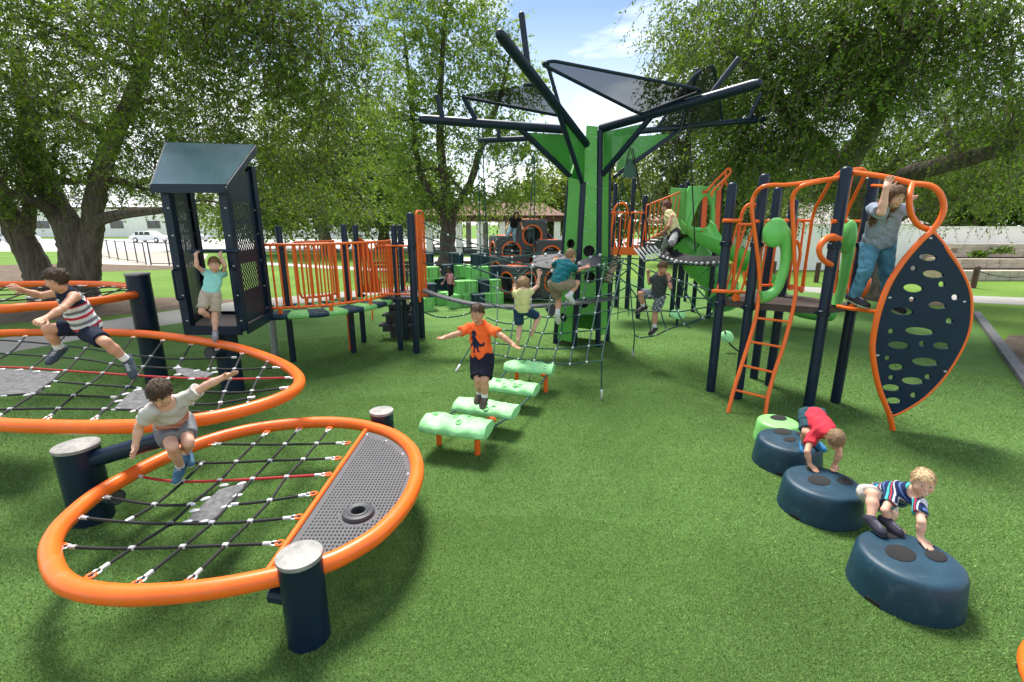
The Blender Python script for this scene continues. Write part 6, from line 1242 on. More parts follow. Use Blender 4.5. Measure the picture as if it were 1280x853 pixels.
def person(label, S, Y, J, face, facing, skin, hair, clothes, h=.006, fat=1.0, hairstyle='short', up=None, hairlen=1.0, shoe=(.05, .05, .055), sole=(.6, .6, .58), sock=(.75, .75, .75), hairvol=1.0, lat=None, smile=False, bare=False, group='children playing'):
    h *= 1.13; seed = sum(map(ord, label)); rg = np.random.default_rng(seed)
    j = {}; j['pv'] = D(*J['pv'], Y); g = lambda n, par, L_: solve(j[par], J[n][0], J[n][1], L_*S, J[n][2] if len(J[n]) > 2 else '-')
    j['nk'] = g('nk', 'pv', .30); j['hd'] = g('hd', 'nk', .132); j['sl'] = g('sl', 'nk', .105*fat); j['sr'] = g('sr', 'nk', .105*fat)
    for s in 'lr':
        j['e'+s] = g('e'+s, 's'+s, .165); j['w'+s] = g('w'+s, 'e'+s, .135); j['f'+s] = g('f'+s, 'w'+s, .095)
    tz = nrm(j['nk']-j['pv']); lr = j['sr']-j['sl'] if lat is None else np.array(lat, float); lr = nrm(lr-tz*(lr@tz)); fw = nrm(np.cross(lr, tz))*facing
    for s, sg in (('l', -1), ('r', 1)):
        j['h'+s] = j['pv']+lr*sg*.056*S*fat-tz*.01*S
        j['k'+s] = g('k'+s, 'h'+s, .235); j['a'+s] = g('a'+s, 'k'+s, .215); j['t'+s] = g('t'+s, 'a'+s, .115)
    if DBG:
        print('PERSON', label[:30], {k: np.round(v, 2).tolist() for k, v in j.items()}, {a+b_: round(float(np.linalg.norm(j[a]-j[b_])/S), 3) for a, b_ in (('pv', 'nk'), ('nk', 'hd'), ('sl', 'el'), ('el', 'wl'), ('wl', 'fl'), ('sr', 'er'), ('er', 'wr'), ('wr', 'fr'), ('hl', 'kl'), ('kl', 'al'), ('hr', 'kr'), ('kr', 'ar'), ('al', 'tl'), ('ar', 'tr'))})
    root = thing('person', label, 'person', (j['pv'][0], j['pv'][1], min(j['al'][2], j['ar'][2])-.05), group)
    TR = np.stack([lr, fw, tz]); tors = lambda t: j['pv']+(j['nk']-j['pv'])*t
    TL = np.linalg.norm(j['nk']-j['pv'])
    hf = nrm(face); hu = np.array(up, float) if up is not None else np.array([0, 0, 1.]); hu = nrm(hu-hf*(hu@hf)); hx = np.cross(hf, hu); HR = np.stack([hx, hf, hu]); hs = .93*(.5*S+.5*1.22 if S < 1.22 else .75*1.22+.25*S)
    hp = lambda x, y, z: j['hd']+(hx*x+hf*y+hu*z)*hs
    F = fat; b = Sdf()
    b.ell(tors(.70), (.090*S*F, .061*S*F, .150*S), TR, .03*S).ell(tors(.36), (.078*S*F, .060*S*F, .13*S), TR, .04*S).ell(tors(.04), (.084*S*F, .066*S*F, .080*S), TR, .04*S)
    b.cone(tors(.90), j['hd']-hu*.05*hs, .034*S, .032*S, .025*S)
    # head
    b.ell(hp(0, -.010, .018), (.0605*hs, .074*hs, .070*hs), HR, .012).ell(hp(0, .012, -.035), (.046*hs, .050*hs, .046*hs), HR, .03).ell(hp(0, .048, -.068), (.020*hs, .016*hs, .015*hs), HR, .022)
    for sg in (-1, 1):
        b.ell(hp(.030*sg, .036, -.028), (.022*hs, .020*hs, .020*hs), HR, .02); b.ell(hp(.062*sg, -.006, -.010), (.007*hs, .014*hs, .020*hs), HR, .006)
        b.ell(hp(.023*sg, .072, .004), (.013*hs, .010*hs, .009*hs), HR, .010, sub=True)
    b.cone(hp(0, .060, .004), hp(0, .074, -.020), .0055*hs, .0095*hs, .010)
    b.ell(hp(0, .064, -.044), (.017*hs, .008*hs, .0055*hs), HR, .006); b.ell(hp(0, .061, -.054), (.014*hs, .008*hs, .005*hs), HR, .006)
    for s, sg in (('l', -1), ('r', 1)):
        b.cone(j['nk']+(j['s'+s]-j['nk'])*.25-tz*.03*S, j['s'+s]-tz*.015*S, .044*S, .034*S*F**.5, .03*S)
        b.cone(j['s'+s]-tz*.01*S, j['e'+s], .032*S*F, .0245*S*F**.5, .014*S); b.cone(j['e'+s], j['e'+s]+(j['w'+s]-j['e'+s])*.35, .0245*S*F**.5, .0258*S*F**.5, .01*S); b.cone(j['e'+s]+(j['w'+s]-j['e'+s])*.3, j['w'+s], .0255*S*F**.5, .0165*S, .01*S)
        b.cone(j['h'+s], j['k'+s], .056*S*F, .036*S*F**.6, .02*S); mid = j['k'+s]+(j['a'+s]-j['k'+s])*.34; b.cone(j['k'+s], mid, .0355*S*F**.6, .0375*S*F**.6, .014*S); b.cone(mid, j['a'+s], .0375*S*F**.6, .0215*S, .014*S)
        ft = nrm(j['t'+s]-j['a'+s]); heel = j['a'+s]-ft*.03*S; b.cone(heel, j['t'+s], .022*S if not bare else .026*S, .012*S if not bare else .020*S, .010*S)
        # hand: palm and five fingers
        hd_ = nrm(j['f'+s]-j['w'+s]); fo = nrm(j['w'+s]-j['e'+s]); pn = J.get('pn'+s); pn = nrm(np.array(pn, float)) if pn is not None else nrm(np.cross(hd_, lr)+1e-3)
        pn = nrm(pn-hd_*(pn@hd_)); sd = np.cross(hd_, pn)*(1 if J.get('th'+s, 1) > 0 else -1); w = j['w'+s]; cu = J.get('curl'+s, .35)
        hl = .100*S; pc_ = w+hd_*hl*.26; b.ell(pc_, (.024*S, .0125*S, .033*S), np.stack([sd, pn, hd_]), .012*S); b.cone(w-fo*.01, w+hd_*.02*S, .019*S, .018*S, .01)
        fr = max(.0062*S*1.06, h*1.12)
        for q, (o_, ln) in enumerate(((-.75, .40), (-.26, .47), (.24, .44), (.72, .34))):
            spd = sd*(o_*.16); k0 = pc_+hd_*hl*.22+sd*o_*.0245*S; d1 = nrm(hd_+spd-pn*cu*.5); d2 = nrm(hd_*(1-cu*.7)+spd*.6-pn*cu*1.3); k1 = k0+d1*hl*ln*.55; b.cone(k0, k1, fr*1.1, fr, .004); b.cone(k1, k1+d2*hl*ln*.5, fr, fr*.85, .003)
        k0 = w+hd_*hl*.14-sd*.020*S; d1 = nrm(hd_*.75-sd*.75-pn*.25); k1 = k0+d1*hl*.26; b.cone(k0, k1, fr*1.35, fr*1.15, .008); b.cone(k1, k1+nrm(hd_-sd*.25-pn*.3*cu)*hl*.22, fr*1.15, fr*.9, .004)
    V, Q = b.mesh(h)
    C = np.tile(np.array(skin), (len(V), 1))*rg.normal(1, .015, (len(V), 1))
    hv = ((V-j['hd'])/hs); lx, ly, lz = hv@hx, hv@hf, hv@hu
    near = np.linalg.norm(hv, axis=1) < .12
    def blend(mask, col, a): C[mask] = C[mask]*(1-a)+np.array(col)*a
    blend(near & (ly > .045) & (np.abs(lx) < .021) & (np.abs(lz+.049) < .0085), (skin[0]*.72, skin[1]*.40, skin[2]*.38), .8)
    if smile: blend(near & (ly > .045) & (np.abs(lx) < .019) & (np.abs(lz+.049-.22*np.abs(lx)) < .0045), (.7, .68, .62), .85)
    blend(near & (ly > .03) & (np.abs(np.abs(lx)-.033) < .016) & (np.abs(lz+.03) < .018), (skin[0]*1.0, skin[1]*.72, skin[2]*.68), .35)
    blend(near & (ly > .04) & (np.abs(np.abs(lx)-.026) < .017) & (np.abs(lz-.026) < .0032), tuple(np.array(hair)*.8+.0), .5)
    body = inst('body', npmesh('body', V, Q, M_['skin'], colors=C), root)
    if h < .0085:
        for sg in (-1, 1):
            e = MB().ball((0, 0, 0), (.0095*hs, .0105*hs, .0060*hs), 12, 8).build('eye', M_['eyewhite'], body); Me = Matrix(HR.T.tolist()).to_4x4(); Me.translation = Vector(hp(.0235*sg, .0525, .003)); e.matrix_basis = Me; W[e.name] = Me
            i_ = MB().ball((0, .0062*hs, -.0008*hs), (.0056*hs, .0062*hs, .0056*hs), 10, 6).build('iris', M_['iris'], e); attach(i_, e, Me)
    # hair
    hr = Sdf(); hr.ell(hp(0, -.012, .020), (.0655*hs*(1+.02*hairvol), .079*hs, .078*hs*(1+.03*(hairvol-1))), HR, .02)
    fq = rg.uniform(60, 90, 3); fz = rg.uniform(0, 6, 3)
    hh = np.array(hair)
    cen = j['hd']
    if hairstyle == 'long':
        for sg in (-1, 1):
            hr.cone(hp(.045*sg, -.018, .03), hp(.060*sg, -.012, -.09), .034*hs, .032*hs, .02); hr.cone(hp(.058*sg, -.02, -.09), hp(.072*sg, .02*hairlen, -.10-.09*hairlen), .030*hs, .016*hs, .02)
        hr.cone(hp(0, -.055, .01), hp(0, -.072, -.13), .048*hs, .045*hs, .03)
        for _ in range(7): a = rg.uniform(-.06, .06); hr.cone(hp(a, -.065, -.10), hp(a*1.25+rg.normal(0, .008), -.062+rg.normal(0, .01), -.10-.075*hairlen+rg.normal(0, .02)), .018*hs, .006*hs, .008)
    def hclip(X, Y_, Z):
        x = ((X-cen[0])*hx[0]+(Y_-cen[1])*hx[1]+(Z-cen[2])*hx[2])/hs; y = ((X-cen[0])*hf[0]+(Y_-cen[1])*hf[1]+(Z-cen[2])*hf[2])/hs; z = ((X-cen[0])*hu[0]+(Y_-cen[1])*hu[1]+(Z-cen[2])*hu[2])/hs
        line = np.where(y > .0, .022+.026*np.clip(y/.06, 0, 1)-.25*np.clip(np.abs(x)-.035, 0, 1), -.052+.6*np.clip(y+.045, 0, .05)+(.028*(np.abs(x) > .045))) if hairstyle != 'long' else np.where(y > .012, .030+.02*np.clip(y/.06, 0, 1)-1.3*np.clip(np.abs(x)-.040, 0, 1), -1.)
        return (line-z)*hs*.8+.0035*np.sin(X*330+fz[0])*np.sin(Y_*270+1.)+.0030*np.sin(Y_*190+X*140+fz[1])
    def hdisp(X, Y_, Z): return hairvol*(.0035*np.sin(fq[0]*X+2.2*np.sin(fq[1]*.5*Y_+fz[0])+fz[1])*np.sin(fq[2]*Y_+1.7*np.sin(70*Z)+fz[2])+.0018*np.sin(210*X+140*Z)*np.sin(190*Y_+fz[0]))
    V, Q = hr.mesh(h, hclip, hdisp); C = hh*np.clip(1+.35*np.sin(V[:, :1]*400+9*np.sin(V[:, 2:]*60)+V[:, 1:2]*300)*.6+rg.normal(0, .18, (len(V), 1)), .35, 1.9)
    if len(Q):
        # strands: thin tapered blades that follow the growth from the crown
        T3 = np.concatenate([Q[:, [0, 1, 2]], Q[:, [0, 2, 3]]]); fn_ = np.cross(V[T3[:, 1]]-V[T3[:, 0]], V[T3[:, 2]]-V[T3[:, 0]]); ok = np.linalg.norm(fn_, axis=1) > 1e-12
        pick = rg.choice(np.flatnonzero(ok), 2600 if h < .0085 else 500); p0 = V[T3[pick]].mean(1); n0 = fn_[pick]; n0 /= np.linalg.norm(n0, axis=1)[:, None]; whl = hp(.01, -.05, .085); outw = (p0-cen)@hu > -.9
        g0 = (p0-whl)*.6/np.linalg.norm(p0-whl, axis=1)[:, None]+(hf*.35 if hairstyle != 'long' else -hf*.1)-hu*(.25 if hairstyle != 'long' else 1.0)+rg.normal(0, .28, p0.shape); g0 -= n0*(g0*n0).sum(1)[:, None]; g0 /= np.linalg.norm(g0, axis=1)[:, None]+1e-9
        ln = (.020 if hairstyle != 'long' else .05)*hs*rg.uniform(.6, 1.3, (len(p0), 1)); sd0 = np.cross(g0, n0); wd_ = .0024*hs*(1 if h < .0085 else 2)
        B3 = np.stack([p0-sd0*wd_-n0*.001, p0+sd0*wd_-n0*.001, p0+g0*ln+n0*(.0045*hairvol*rg.uniform(.2, 1.6, (len(p0), 1)))], 1).reshape(-1, 3)
        cs = np.repeat(hh*rg.uniform(.55, 1.75, (len(p0), 1)), 3, 0); T3 = np.concatenate([T3, np.arange(len(B3)).reshape(-1, 3)+len(V)])
        inst('hair', npmesh('hair', np.concatenate([V, B3]), T3, M_['hair'], colors=np.concatenate([C, cs])), root)
    # shirt
    col, sleeve, hem, neck = clothes['shirt']
    sh = Sdf(); o = .013*S/1.2; lo_ = clothes.get('loose', 1.0)
    sh.ell(tors(.70), (.090*S*F+o, .061*S*F+o, .155*S), TR, .03*S).ell(tors(.36), (.085*S*F*lo_+o, .066*S*F*lo_+o, .14*S), TR, .05*S).ell(tors(.05), (.088*S*F*lo_+o, .071*S*F*lo_+o, .10*S), TR, .05*S)
    for s in 'lr':
        if sleeve > 0:
            sh.cone(j['nk']+(j['s'+s]-j['nk'])*.30-tz*.03*S, j['s'+s]-tz*.012*S, .044*S+o*.6, .036*S*F**.5+o*.8, .03*S); sh.cone(j['s'+s]-tz*.01*S, j['s'+s]+(j['e'+s]-j['s'+s])*min(sleeve, 1), .036*S*F+o*.7, (.037*S+o*.9)*F*(.92 if sleeve > .9 else 1), .02*S, cut=True)
        else: sh.cone(j['nk']+(j['s'+s]-j['nk'])*.45+tz*.01*S, j['s'+s]*.55+j['nk']*.45-tz*.08*S, .030*S+o, .05*S+o, .03*S)
    pv, nk = j['pv'], j['nk']; nc = nk+tz*.048*S+fw*.018*S; nr = (neck-.004)*S
    fx = rg.uniform(0, 6, 4)
    def sclip(X, Y_, Z):
        t = ((X-pv[0])*tz[0]+(Y_-pv[1])*tz[1]+(Z-pv[2])*tz[2])/TL
        return np.maximum((hem-t)*TL, nr-np.sqrt((X-nc[0])**2+(Y_-nc[1])**2+(Z-nc[2])**2))
    def sdisp(X, Y_, Z): 
        t = ((X-pv[0])*tz[0]+(Y_-pv[1])*tz[1]+(Z-pv[2])*tz[2]); u = ((X-pv[0])*lr[0]+(Y_-pv[1])*lr[1]+(Z-pv[2])*lr[2]); v = ((X-pv[0])*fw[0]+(Y_-pv[1])*fw[1]+(Z-pv[2])*fw[2])
        return .0060*np.sin(52*u+14*t+3*np.sin(16*t+9*v+fx[0])+fx[1])*np.sin(11*t+20*v+fx[2])+.0022*np.sin(70*t+25*u+2.5*np.sin(21*u+fx[3])+fx[0])
    def paint(V):
        q = (V-pv); return col(np.stack([q@lr, q@fw, (q@tz)/TL], 1), rg) if callable(col) else np.tile(np.array(col), (len(V), 1))*(1+.05*np.sin(V[:, :1]*40))
    V, Q = sh.mesh(h, sclip, sdisp); inst('shirt', npmesh('shirt', V, Q, M_['cloth'], colors=paint(V)), root)
    # shorts or trousers
    pcol, plen, flare = clothes['pants']; pa = Sdf(); o2 = .010*S/1.2
    pa.ell(tors(.10), (.084*S*F+o2, .066*S*F+o2, .060*S), TR, .02).ell(tors(.0), (.086*S*F+o2, .068*S*F+o2, .080*S), TR, .03*S)
    for s in 'lr':
        if plen <= 1: pa.cone(j['h'+s], j['h'+s]+(j['k'+s]-j['h'+s])*plen, .060*S*F+o2, (.044*S+flare*S)*F**.6+o2, .012*S, cut=True)
        else: pa.cone(j['h'+s], j['k'+s], .060*S*F+o2*.8, .040*S*F**.6+o2*.7, .012*S); pa.cone(j['k'+s], j['k'+s]+(j['a'+s]-j['k'+s])*(plen-1), .041*S*F**.6+o2*.7, .029*S+o2+flare*S, .015*S, cut=True)
    def pclip(X, Y_, Z): return ((X-pv[0])*tz[0]+(Y_-pv[1])*tz[1]+(Z-pv[2])*tz[2])-.16*TL*1.2
    def pdisp(X, Y_, Z): return .0055*np.sin(60*Z+25*X+3*np.sin(30*Y_+fx[1]))*np.sin(45*X+20*Y_+fx[0])
    V, Q = pa.mesh(h, None, pdisp); q = V-pv; C = pcol(np.stack([q@lr, q@fw, (q@tz)/TL], 1), rg) if callable(pcol) else np.tile(np.array(pcol), (len(V), 1))*(1+.06*np.sin(V[:, 2:]*55+V[:, :1]*30))
    inst('shorts' if plen <= 1 else 'trousers', npmesh('shorts', V, Q, M_['cloth'], colors=C), root)
    for s in 'lr':
        if bare: continue
        a, t_ = j['a'+s], j['t'+s]; ft = nrm(t_-a); shn = nrm(a-j['k'+s]); dn = nrm(shn-ft*(shn@ft)) if not isinstance(J['a'+s][2], tuple) else nrm(np.array([0, 0, -1.])+ft*ft[2]); sdv = np.cross(ft, dn)
        if sock is not None:
            sk = Sdf().cone(a-shn*.075*S, a, .030*S, .029*S, .01, cut0=True); V, Q = sk.mesh(h); inst('sock', npmesh('sock', V, Q, M_['cloth'], colors=np.tile(np.array(sock), (len(V), 1))), root)
        heel = a-ft*.030*S+dn*.010*S; toe = t_+ft*.004*S+dn*.012*S; so_ = Sdf().cone(heel, toe, .031*S, .0285*S, .02).cone(a-shn*.008*S, a+ft*.03*S+dn*.008*S, .0325*S, .030*S, .02).ell(a+ft*.075*S+dn*.010*S, (.036*S, .046*S, .030*S), np.stack([sdv, ft, dn]), .02).cone(a-shn*.006*S, a+ft*.055*S+dn*.004*S, .0335*S, .030*S, .01)
        sp = a+dn*.034*S
        V, Q = so_.mesh(h, lambda X, Y_, Z: (X-sp[0])*dn[0]+(Y_-sp[1])*dn[1]+(Z-sp[2])*dn[2])
        dz = (V-sp)@dn; C = np.where((dz > -.013*S)[:, None], np.array(sole), np.array(shoe)); q = V-a; lace = (np.abs(q@sdv) < .014*S) & ((q@ft) > .03*S) & ((q@ft) < .085*S) & (np.sin((q@ft)*400/S) > .2) & (dz < -.03*S); C[lace] = np.array(sole)*.9
        o_ = inst('shoe', npmesh('shoe', V, Q, M_['shoe'], colors=C), root)
    return root
def bands(spec, per, base):
    """horizontal stripes: spec list of (start, end, colour) over one period of torso height"""
    def f(P, rg):
        t = np.mod(P[:, 2], per)/per; C = np.tile(np.array(base), (len(P), 1))
        for a, b_, c in spec: C[(t >= a) & (t < b_)] = c
        return C
    return f
WHT, REDD, GRY, NVY = (.62, .62, .63), (.42, .015, .04), (.16, .165, .19), (.012, .015, .035)
def tank(P, rg):
    C = bands([(0, .30, WHT), (.30, .52, REDD), (.52, .74, WHT), (.74, 1, GRY)], .30, WHT)(P, rg); C[(P[:, 2] > .93)] = NVY; C[(P[:, 2] > .72) & (np.abs(P[:, 0]) > .085)] = NVY; return C
def polo(P, rg):
    n = (.010, .022, .075); C = bands([(0, .14, n), (.14, .30, (.06, .42, .40)), (.30, .38, n), (.38, .46, (.45, .045, .045)), (.46, .54, n), (.54, .60, (.62, .62, .65)), (.60, .76, n), (.76, .84, (.10, .17, .40)), (.84, 1, n)], .36, n)(P, rg); return C
def greytee(P, rg):
    C = np.tile(np.array((.47, .46, .43)), (len(P), 1)); w = np.sin(P[:, 0]*60+P[:, 2]*9)*.03
    m = (P[:, 1] > 0) & (np.abs(P[:, 2]-.42+w) < .13); C[m] = (.44, .14, .10); C[m & (np.sin(P[:, 0]*70+P[:, 2]*40) > .5)] = (.50, .32, .26); return C
DINO = [(-.3, .86), (-.12, .95), (.10, .95), (.22, .84), (.20, .66), (.12, .58), (.25, .45), (.42, .30), (.55, .16), (.72, .10), (.80, .22), (.95, .16), (.85, -.02), (.62, -.06), (.42, -.02), (.40, -.2), (.52, -.34), (.28, -.36), (.18, -.12), (.0, -.08), (-.02, -.28), (.08, -.38), (-.22, -.38), (-.16, -.10), (-.28, .08), (-.45, -.02), (-.62, -.02), (-.50, .14), (-.30, .20), (-.26, .42), (-.40, .40), (-.46, .30), (-.50, .42), (-.30, .55), (-.22, .70), (-.42, .74)]
def dino(P, rg):
    C = np.tile(np.array((.86, .13, .025)), (len(P), 1))
    m = np.array([P[i, 1] > 0 and inside((P[i, 0]/.125+.20, (P[i, 2]-.36)/.52), DINO) if P[i, 1] > 0 and abs(P[i, 0]) < .13 else False for i in range(len(P))]); C[m] = (.012, .018, .045)
    C[(P[:, 2] > .97)] = (.70, .09, .018); return C
def teal(P, rg): C = bands([(0, .55, (.010, .15, .17)), (.55, .7, (.008, .06, .085)), (.7, 1, (.012, .12, .14))], .22, (.01, .13, .15))(P, rg); return C
def plaid(P, rg):
    C = np.tile(np.array((.22, .24, .27)), (len(P), 1)); a = np.sin(P[:, 0]*110) > .45; b_ = np.sin(P[:, 2]*24) > .45; C[a | b_] = (.09, .10, .13); C[a & b_] = (.5, .5, .52); return C
def denim(P, rg): return np.array((.065, .19, .27))*(1+.25*np.sin(P[:, :1]*37+P[:, 2:]*9)*np.sin(P[:, 1:2]*31))*rg.normal(1, .06, (len(P), 1))
def bluedots(P, rg): return np.array((.20, .235, .30))*(1+.45*(rg.random((len(P), 1)) > .72)-.05*np.sin(P[:, :1]*23))
def solid(c, v=.06): return lambda P, rg: np.array(c)*(1+v*np.sin(P[:, :1]*33+P[:, 2:]*7))*rg.normal(1, .03, (len(P), 1))
SK1 = (.56, .30, .20); SK2 = (.50, .26, .17); SK3 = (.60, .35, .25); SKD = (.12, .060, .040)
BRN = (.055, .032, .019); BLD = (.40, .27, .14); DKB = (.028, .017, .012)
person('boy in a red, white and navy striped tank top leaping above the net', 1.30, 4.55, dict(pv=(111, 411), nk=(83, 366, '-'), hd=(70, 350, '-'), sl=(75, 364, '+'), sr=(92, 369, '-'), el=(51, 370, '+'), wl=(25, 362.5, '-'), fl=(17, 357, '-'), er=(78, 386, '-'), wr=(56, 399, '-'), fr=(45, 403, '-'), kl=(60, 411, '-'), al=(75, 438, '+'), tl=(62, 451, '-'), kr=(132, 428, '-'), ar=(160, 452, '+'), tr=(165, 469, '-'), curll=.9, curlr=.5),
       (-.92, -.25, -.30), 1, SK1, BRN, dict(shirt=(tank, 0, -.02, .058), pants=(solid((.012, .016, .035)), .80, .006)), h=.0058, lat=(.45, -.85, .1), shoe=(.045, .065, .085), sole=(.62, .62, .60))
person('boy in a cream shirt and grey shorts stepping down onto the nearest net', 1.10, 3.31, dict(pv=(217.5, 530), nk=(207, 506, '-'), hd=(200, 492, '-'), sl=(188, 513, '-'), sr=(231, 498, '-'), el=(174, 533, '+'), wl=(169, 559, '+'), fl=(167, 571, '-'), er=(258, 482, '-'), wr=(283, 470, '-'), fr=(296, 467, '-'), kl=(215, 558, '-'), al=(226, 584, ('z', .53)), tl=(220, 599, ('z', .515)), kr=(235, 553, '-'), ar=(233, 566, ('z', .58)), tr=(238, 578, ('z', .565)), pnr=(0, -.3, -1), pnl=(.7, .6, 0)),
       (.15, -.62, -.74), 1, SK3, BRN, dict(shirt=(greytee, .62, -.02, .062), pants=(solid((.17, .175, .19)), .72, .012)), h=.0055, up=(.2, -.55, .8), shoe=(.045, .13, .20), sole=(.75, .75, .72), sock=(.55, .57, .60))
person('small girl in a mint shirt hanging from the tower bar', 1.02, 6.18, dict(pv=(263.5, 368), nk=(268, 341, '+'), hd=(268, 331, '-'), sl=(258, 341, '+'), sr=(279, 342, '+'), el=(246, 333, '-'), wl=(245, 319, '+'), fl=(246, 312.5, '+'), er=(281, 332, '-'), wr=(275, 319, '+'), fr=(275, 312.5, '+'), kl=(252, 390, '-'), al=(268, 398, '+'), tl=(273, 392, '+'), kr=(268.5, 395, '-'), ar=(269, 416, '+'), tr=(268.5, 424, '-'), curll=1.2, curlr=1.2, pnl=(0, -1, 0), pnr=(0, -1, 0)),
       (.42, -.88, -.18), 1, SK3, (.20, .12, .055), dict(shirt=((.27, .60, .52), .30, -.02, .055), pants=(solid((.42, .36, .28)), .78, .012)), h=.0068, hairstyle='short', shoe=(.22, .21, .22), sole=(.55, .55, .55), sock=None, hairvol=1.2)
person('boy in an orange dinosaur shirt balancing on the second green step', 1.25, 5.30, dict(pv=(602.5, 446), nk=(599, 406, '-'), hd=(596.5, 392, '-'), sl=(587, 409, '+'), sr=(611, 410, '-'), el=(571, 418, '-'), wl=(556, 422, '-'), fl=(547.5, 425, '-'), er=(627, 420, '-'), wr=(641, 430.5, '-'), fr=(650, 438, '-'), kl=(597.5, 474, '-'), al=(599.5, 495, '+'), tl=(596, 501, '-'), kr=(606, 475, '-'), ar=(605.5, 499.5, '+'), tr=(603, 507, '-'), pnl=(0, -.2, -1), pnr=(0, -.2, -1), curll=.2, curlr=.3),
       (-.42, -.88, -.22), 1, SK2, (.075, .045, .024), dict(shirt=(dino, .72, -.06, .055), pants=(solid((.010, .012, .022)), .92, .014)), h=.0065, shoe=(.10, .075, .06), sole=(.16, .14, .13), sock=(.72, .72, .72), smile=True)
person('girl in a pale yellow shirt and blue shorts climbing the front net', 1.12, 7.05, dict(pv=(653, 388), nk=(653.5, 364, '-'), hd=(654, 354, '+'), sl=(645, 366, '+'), sr=(662.5, 365, '+'), el=(643, 371, '+'), wl=(643, 362, '+'), fl=(643, 356, '+'), er=(672, 358, '+'), wr=(674, 345, '+'), fr=(672.5, 337, '+'), kl=(649.5, 408, '+'), al=(647.5, 427, '-'), tl=(648, 433, '+'), kr=(673, 396, '+'), ar=(666.5, 413, '-'), tr=(664.5, 420, '+'), curlr=.8, curll=.9),
       (.1, .98, .1), -1, SK3, (.27, .17, .085), dict(shirt=((.62, .58, .28), .30, .02, .055), pants=(solid((.014, .04, .085)), .85, .008)), h=.0075, hairstyle='long', bare=True)
person('boy in a teal shirt and khaki shorts climbing beside the green trunk', 1.33, 7.55, dict(pv=(696, 356), nk=(708, 329, '+'), hd=(713.5, 320, '+'), sl=(698, 328, '+'), sr=(714.5, 333, '-'), el=(690, 334, '+'), wl=(693, 326, '+'), fl=(696, 322, '+'), er=(722, 338, '+'), wr=(731, 335, '+'), fr=(736, 333, '+'), kl=(698, 374, '+'), al=(697, 394, '-'), tl=(698, 402, '+'), kr=(721, 354, '+'), ar=(711, 371, '-'), tr=(716.5, 377, '+'), curlr=.9, curll=.9),
       (.75, .62, -.15), -1, SK1, (.24, .15, .075), dict(shirt=(teal, .62, -.02, .052), pants=(solid((.235, .19, .125)), .78, .014)), h=.0078, shoe=(.62, .62, .62), sole=(.7, .7, .7), sock=(.7, .7, .7))
person('child in a pale yellow sleeveless top holding the orange stair rail', 1.30, 8.75, dict(pv=(843, 292), nk=(836, 267, '+'), hd=(832.5, 259, '+'), sl=(833, 269.5, '+'), sr=(840, 270, '-'), el=(824, 277, '+'), wl=(813.5, 276, '+'), fl=(808.5, 274.5, '+'), er=(836, 283, '-'), wr=(830, 290, '+'), fr=(827, 293, '+'), kl=(834, 300, '+'), al=(829, 312, '+'), tl=(826, 317, '+'), kr=(840, 303, '-'), ar=(837, 315, '+'), tr=(833, 320, '-'), curll=.8),
       (-.8, .5, -.1), -1, SK2, (.10, .030, .020), dict(shirt=((.60, .55, .28), 0, -.05, .055), pants=(lambda P, rg: np.where((np.abs(P[:, 0]) > .19)[:, None], np.array((.3, .3, .3)), np.array((.015, .016, .022))), 1.88, .002)), h=.0085, hairvol=1.3)
person('boy in a charcoal shirt and plaid shorts on the right hand net', 1.25, 8.0, dict(pv=(822, 369), nk=(827, 344, '-'), hd=(828, 335, '-'), sl=(819, 346, '+'), sr=(835, 347, '-'), el=(812, 354, '+'), wl=(810, 341, '+'), fl=(810, 335, '-'), er=(838, 360, '-'), wr=(836, 347.5, '+'), fr=(834, 343, '+'), kl=(800, 367.5, '-'), al=(804.5, 385, '+'), tl=(796, 389.5, '-'), kr=(819, 391, '+'), ar=(818, 412, '-'), tr=(812.5, 416.5, '-'), curll=1., curlr=1.),
       (-.72, -.42, -.45), 1, SK2, (.10, .06, .03), dict(shirt=((.055, .060, .065), .62, -.02, .055), pants=(plaid, .85, .012)), h=.0078, shoe=(.03, .025, .03), sole=(.35, .33, .32), sock=(.6, .6, .6))
person('girl in a grey blue blouse and jeans gripping the orange top bar', 1.56, 5.80, dict(pv=(1098, 303), nk=(1110, 258, '-'), hd=(1120, 246, '-'), sl=(1093, 260, '-'), sr=(1124, 262, '+'), el=(1102, 266, '-'), wl=(1108, 234, '+'), fl=(1112, 222, '+'), er=(1134, 262, '+'), wr=(1136, 250, '-'), fr=(1139, 244, '-'), kl=(1081, 340, '-'), al=(1067, 373, '+'), tl=(1083, 380, '-'), kr=(1108, 342, '+'), ar=(1112, 378, '+'), tr=(1128, 387, '-'), curll=1., curlr=1.),
       (.22, -.86, -.42), 1, SK3, (.12, .062, .032), dict(shirt=(bluedots, .85, -.02, .050), pants=(denim, 1.96, .002), loose=1.10), h=.007, fat=1.06, hairstyle='long', hairlen=2.2, hairvol=1.6, shoe=(.03, .03, .035), sole=(.55, .54, .52), sock=None)
zt = .37
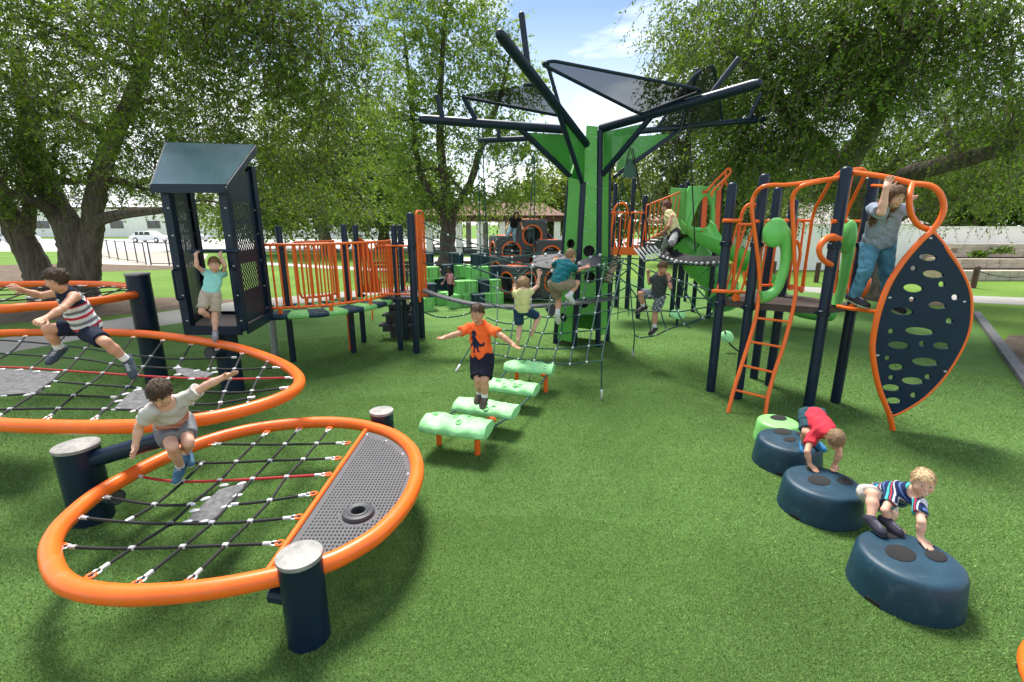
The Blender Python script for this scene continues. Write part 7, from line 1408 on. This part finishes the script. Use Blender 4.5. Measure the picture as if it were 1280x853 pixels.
person('toddler in a red shirt on hands and feet across two blue pods', 1.02, 4.28, dict(pv=(1016, 519), nk=(1034, 541, '-'), hd=(1044.5, 550, '-'), sl=(1015, 546, '-'), sr=(1046, 549, '+'), el=(1009, 565, '-'), wl=(1012, 581, ('z', .315)), fl=(1019, 588, ('z', .297)), er=(1049, 568, '-'), wr=(1043, 582, ('z', .315)), fr=(1041, 590.5, ('z', .297)), kl=(1008, 541, '-'), al=(1004, 556, ('z', .335)), tl=(1005, 561, ('z', .32)), kr=(1023, 543, '-'), ar=(1020, 553, ('z', .335)), tr=(1025, 557, ('z', .32)), pnl=(0, 0, 1), pnr=(0, 0, 1), curll=.05, curlr=.05),
       (-.15, -.45, -.86), 1, SK1, (.20, .125, .065), dict(shirt=((.52, .030, .050), .50, -.05, .055), pants=(solid((.02, .06, .075)), .85, .006)), h=.0055, up=(-.3, -.65, .6), shoe=(.03, .17, .36), sole=(.10, .28, .48), sock=None, lat=(.95, .25, .1), hairvol=.7)
person('smiling toddler in a striped blue polo crouching on the nearest pod', 1.03, 3.32, dict(pv=(1093, 622), nk=(1136, 614, 3.11), hd=(1154, 603, 3.04), sl=(1119, 617, 3.13), sr=(1149, 627, 3.02), el=(1106, 638, '-'), wl=(1114, 654, ('z', .32)), fl=(1124, 661, ('z', .297)), er=(1152, 653, '-'), wr=(1150, 673, ('z', .315)), fr=(1160, 684, ('z', .297)), kl=(1091, 618, '-'), al=(1089, 651, ('z', .34)), tl=(1103, 664, ('z', .325)), kr=(1116, 640, '+'), ar=(1109, 652, ('z', .34)), tr=(1119, 660, ('z', .325)), pnl=(0, 0, 1), pnr=(0, 0, 1), curll=.05, curlr=.05),
       (-.42, -.90, -.06), 1, SK3, (.50, .35, .20), dict(shirt=(polo, .62, -.02, .055), pants=(solid((.42, .40, .36)), .75, .010)), h=.005, shoe=(.028, .026, .04), sole=(.16, .16, .18), sock=None, smile=True, lat=(.55, -.15, -.35), hairvol=.7)
person('girl in a black top and light jeans standing on the porthole cubes', 1.28, 16.3, dict(pv=(641.5, 284), nk=(644, 272.5, '-'), hd=(645.5, 268, '-'), sl=(639, 273, '+'), sr=(649.5, 273.5, '-'), el=(635, 279, '+'), wl=(633.5, 284, '-'), fl=(633, 287, '-'), er=(651, 279, '+'), wr=(652.5, 284, '-'), fr=(653, 287, '-'), kl=(636, 292, '-'), al=(629.5, 301, '+'), tl=(628, 302.5, '-'), kr=(642.5, 293, '-'), ar=(643, 303, '+'), tr=(643.5, 304.5, '-')),
       (.3, -.8, -.5), 1, SK2, DKB, dict(shirt=((.012, .012, .014), .5, -.05, .05), pants=(solid((.20, .32, .40)), 1.9, .004)), h=.012, hairstyle='long')
person('small girl in a pink top standing among the green blocks', .98, 14.1, dict(pv=(563, 355), nk=(562, 343, '-'), hd=(561, 337.5, '-'), sl=(558.5, 344, '-'), sr=(565.5, 344, '+'), el=(556.5, 350, '-'), wl=(553.5, 354, '-'), fl=(551.5, 356, '-'), er=(567, 350, '-'), wr=(567.5, 355, '-'), fr=(567.5, 358, '-'), kl=(562, 364, '-'), al=(562, 372, '+'), tl=(560, 373.5, '-'), kr=(565, 364, '-'), ar=(565, 372, '+'), tr=(564, 373.5, '-')),
       (-.8, -.5, -.1), 1, SKD, (.012, .009, .008), dict(shirt=((.66, .27, .30), 0, -.02, .05), pants=(solid((.012, .012, .016)), 1.8, .004)), h=.011, hairvol=1.2)
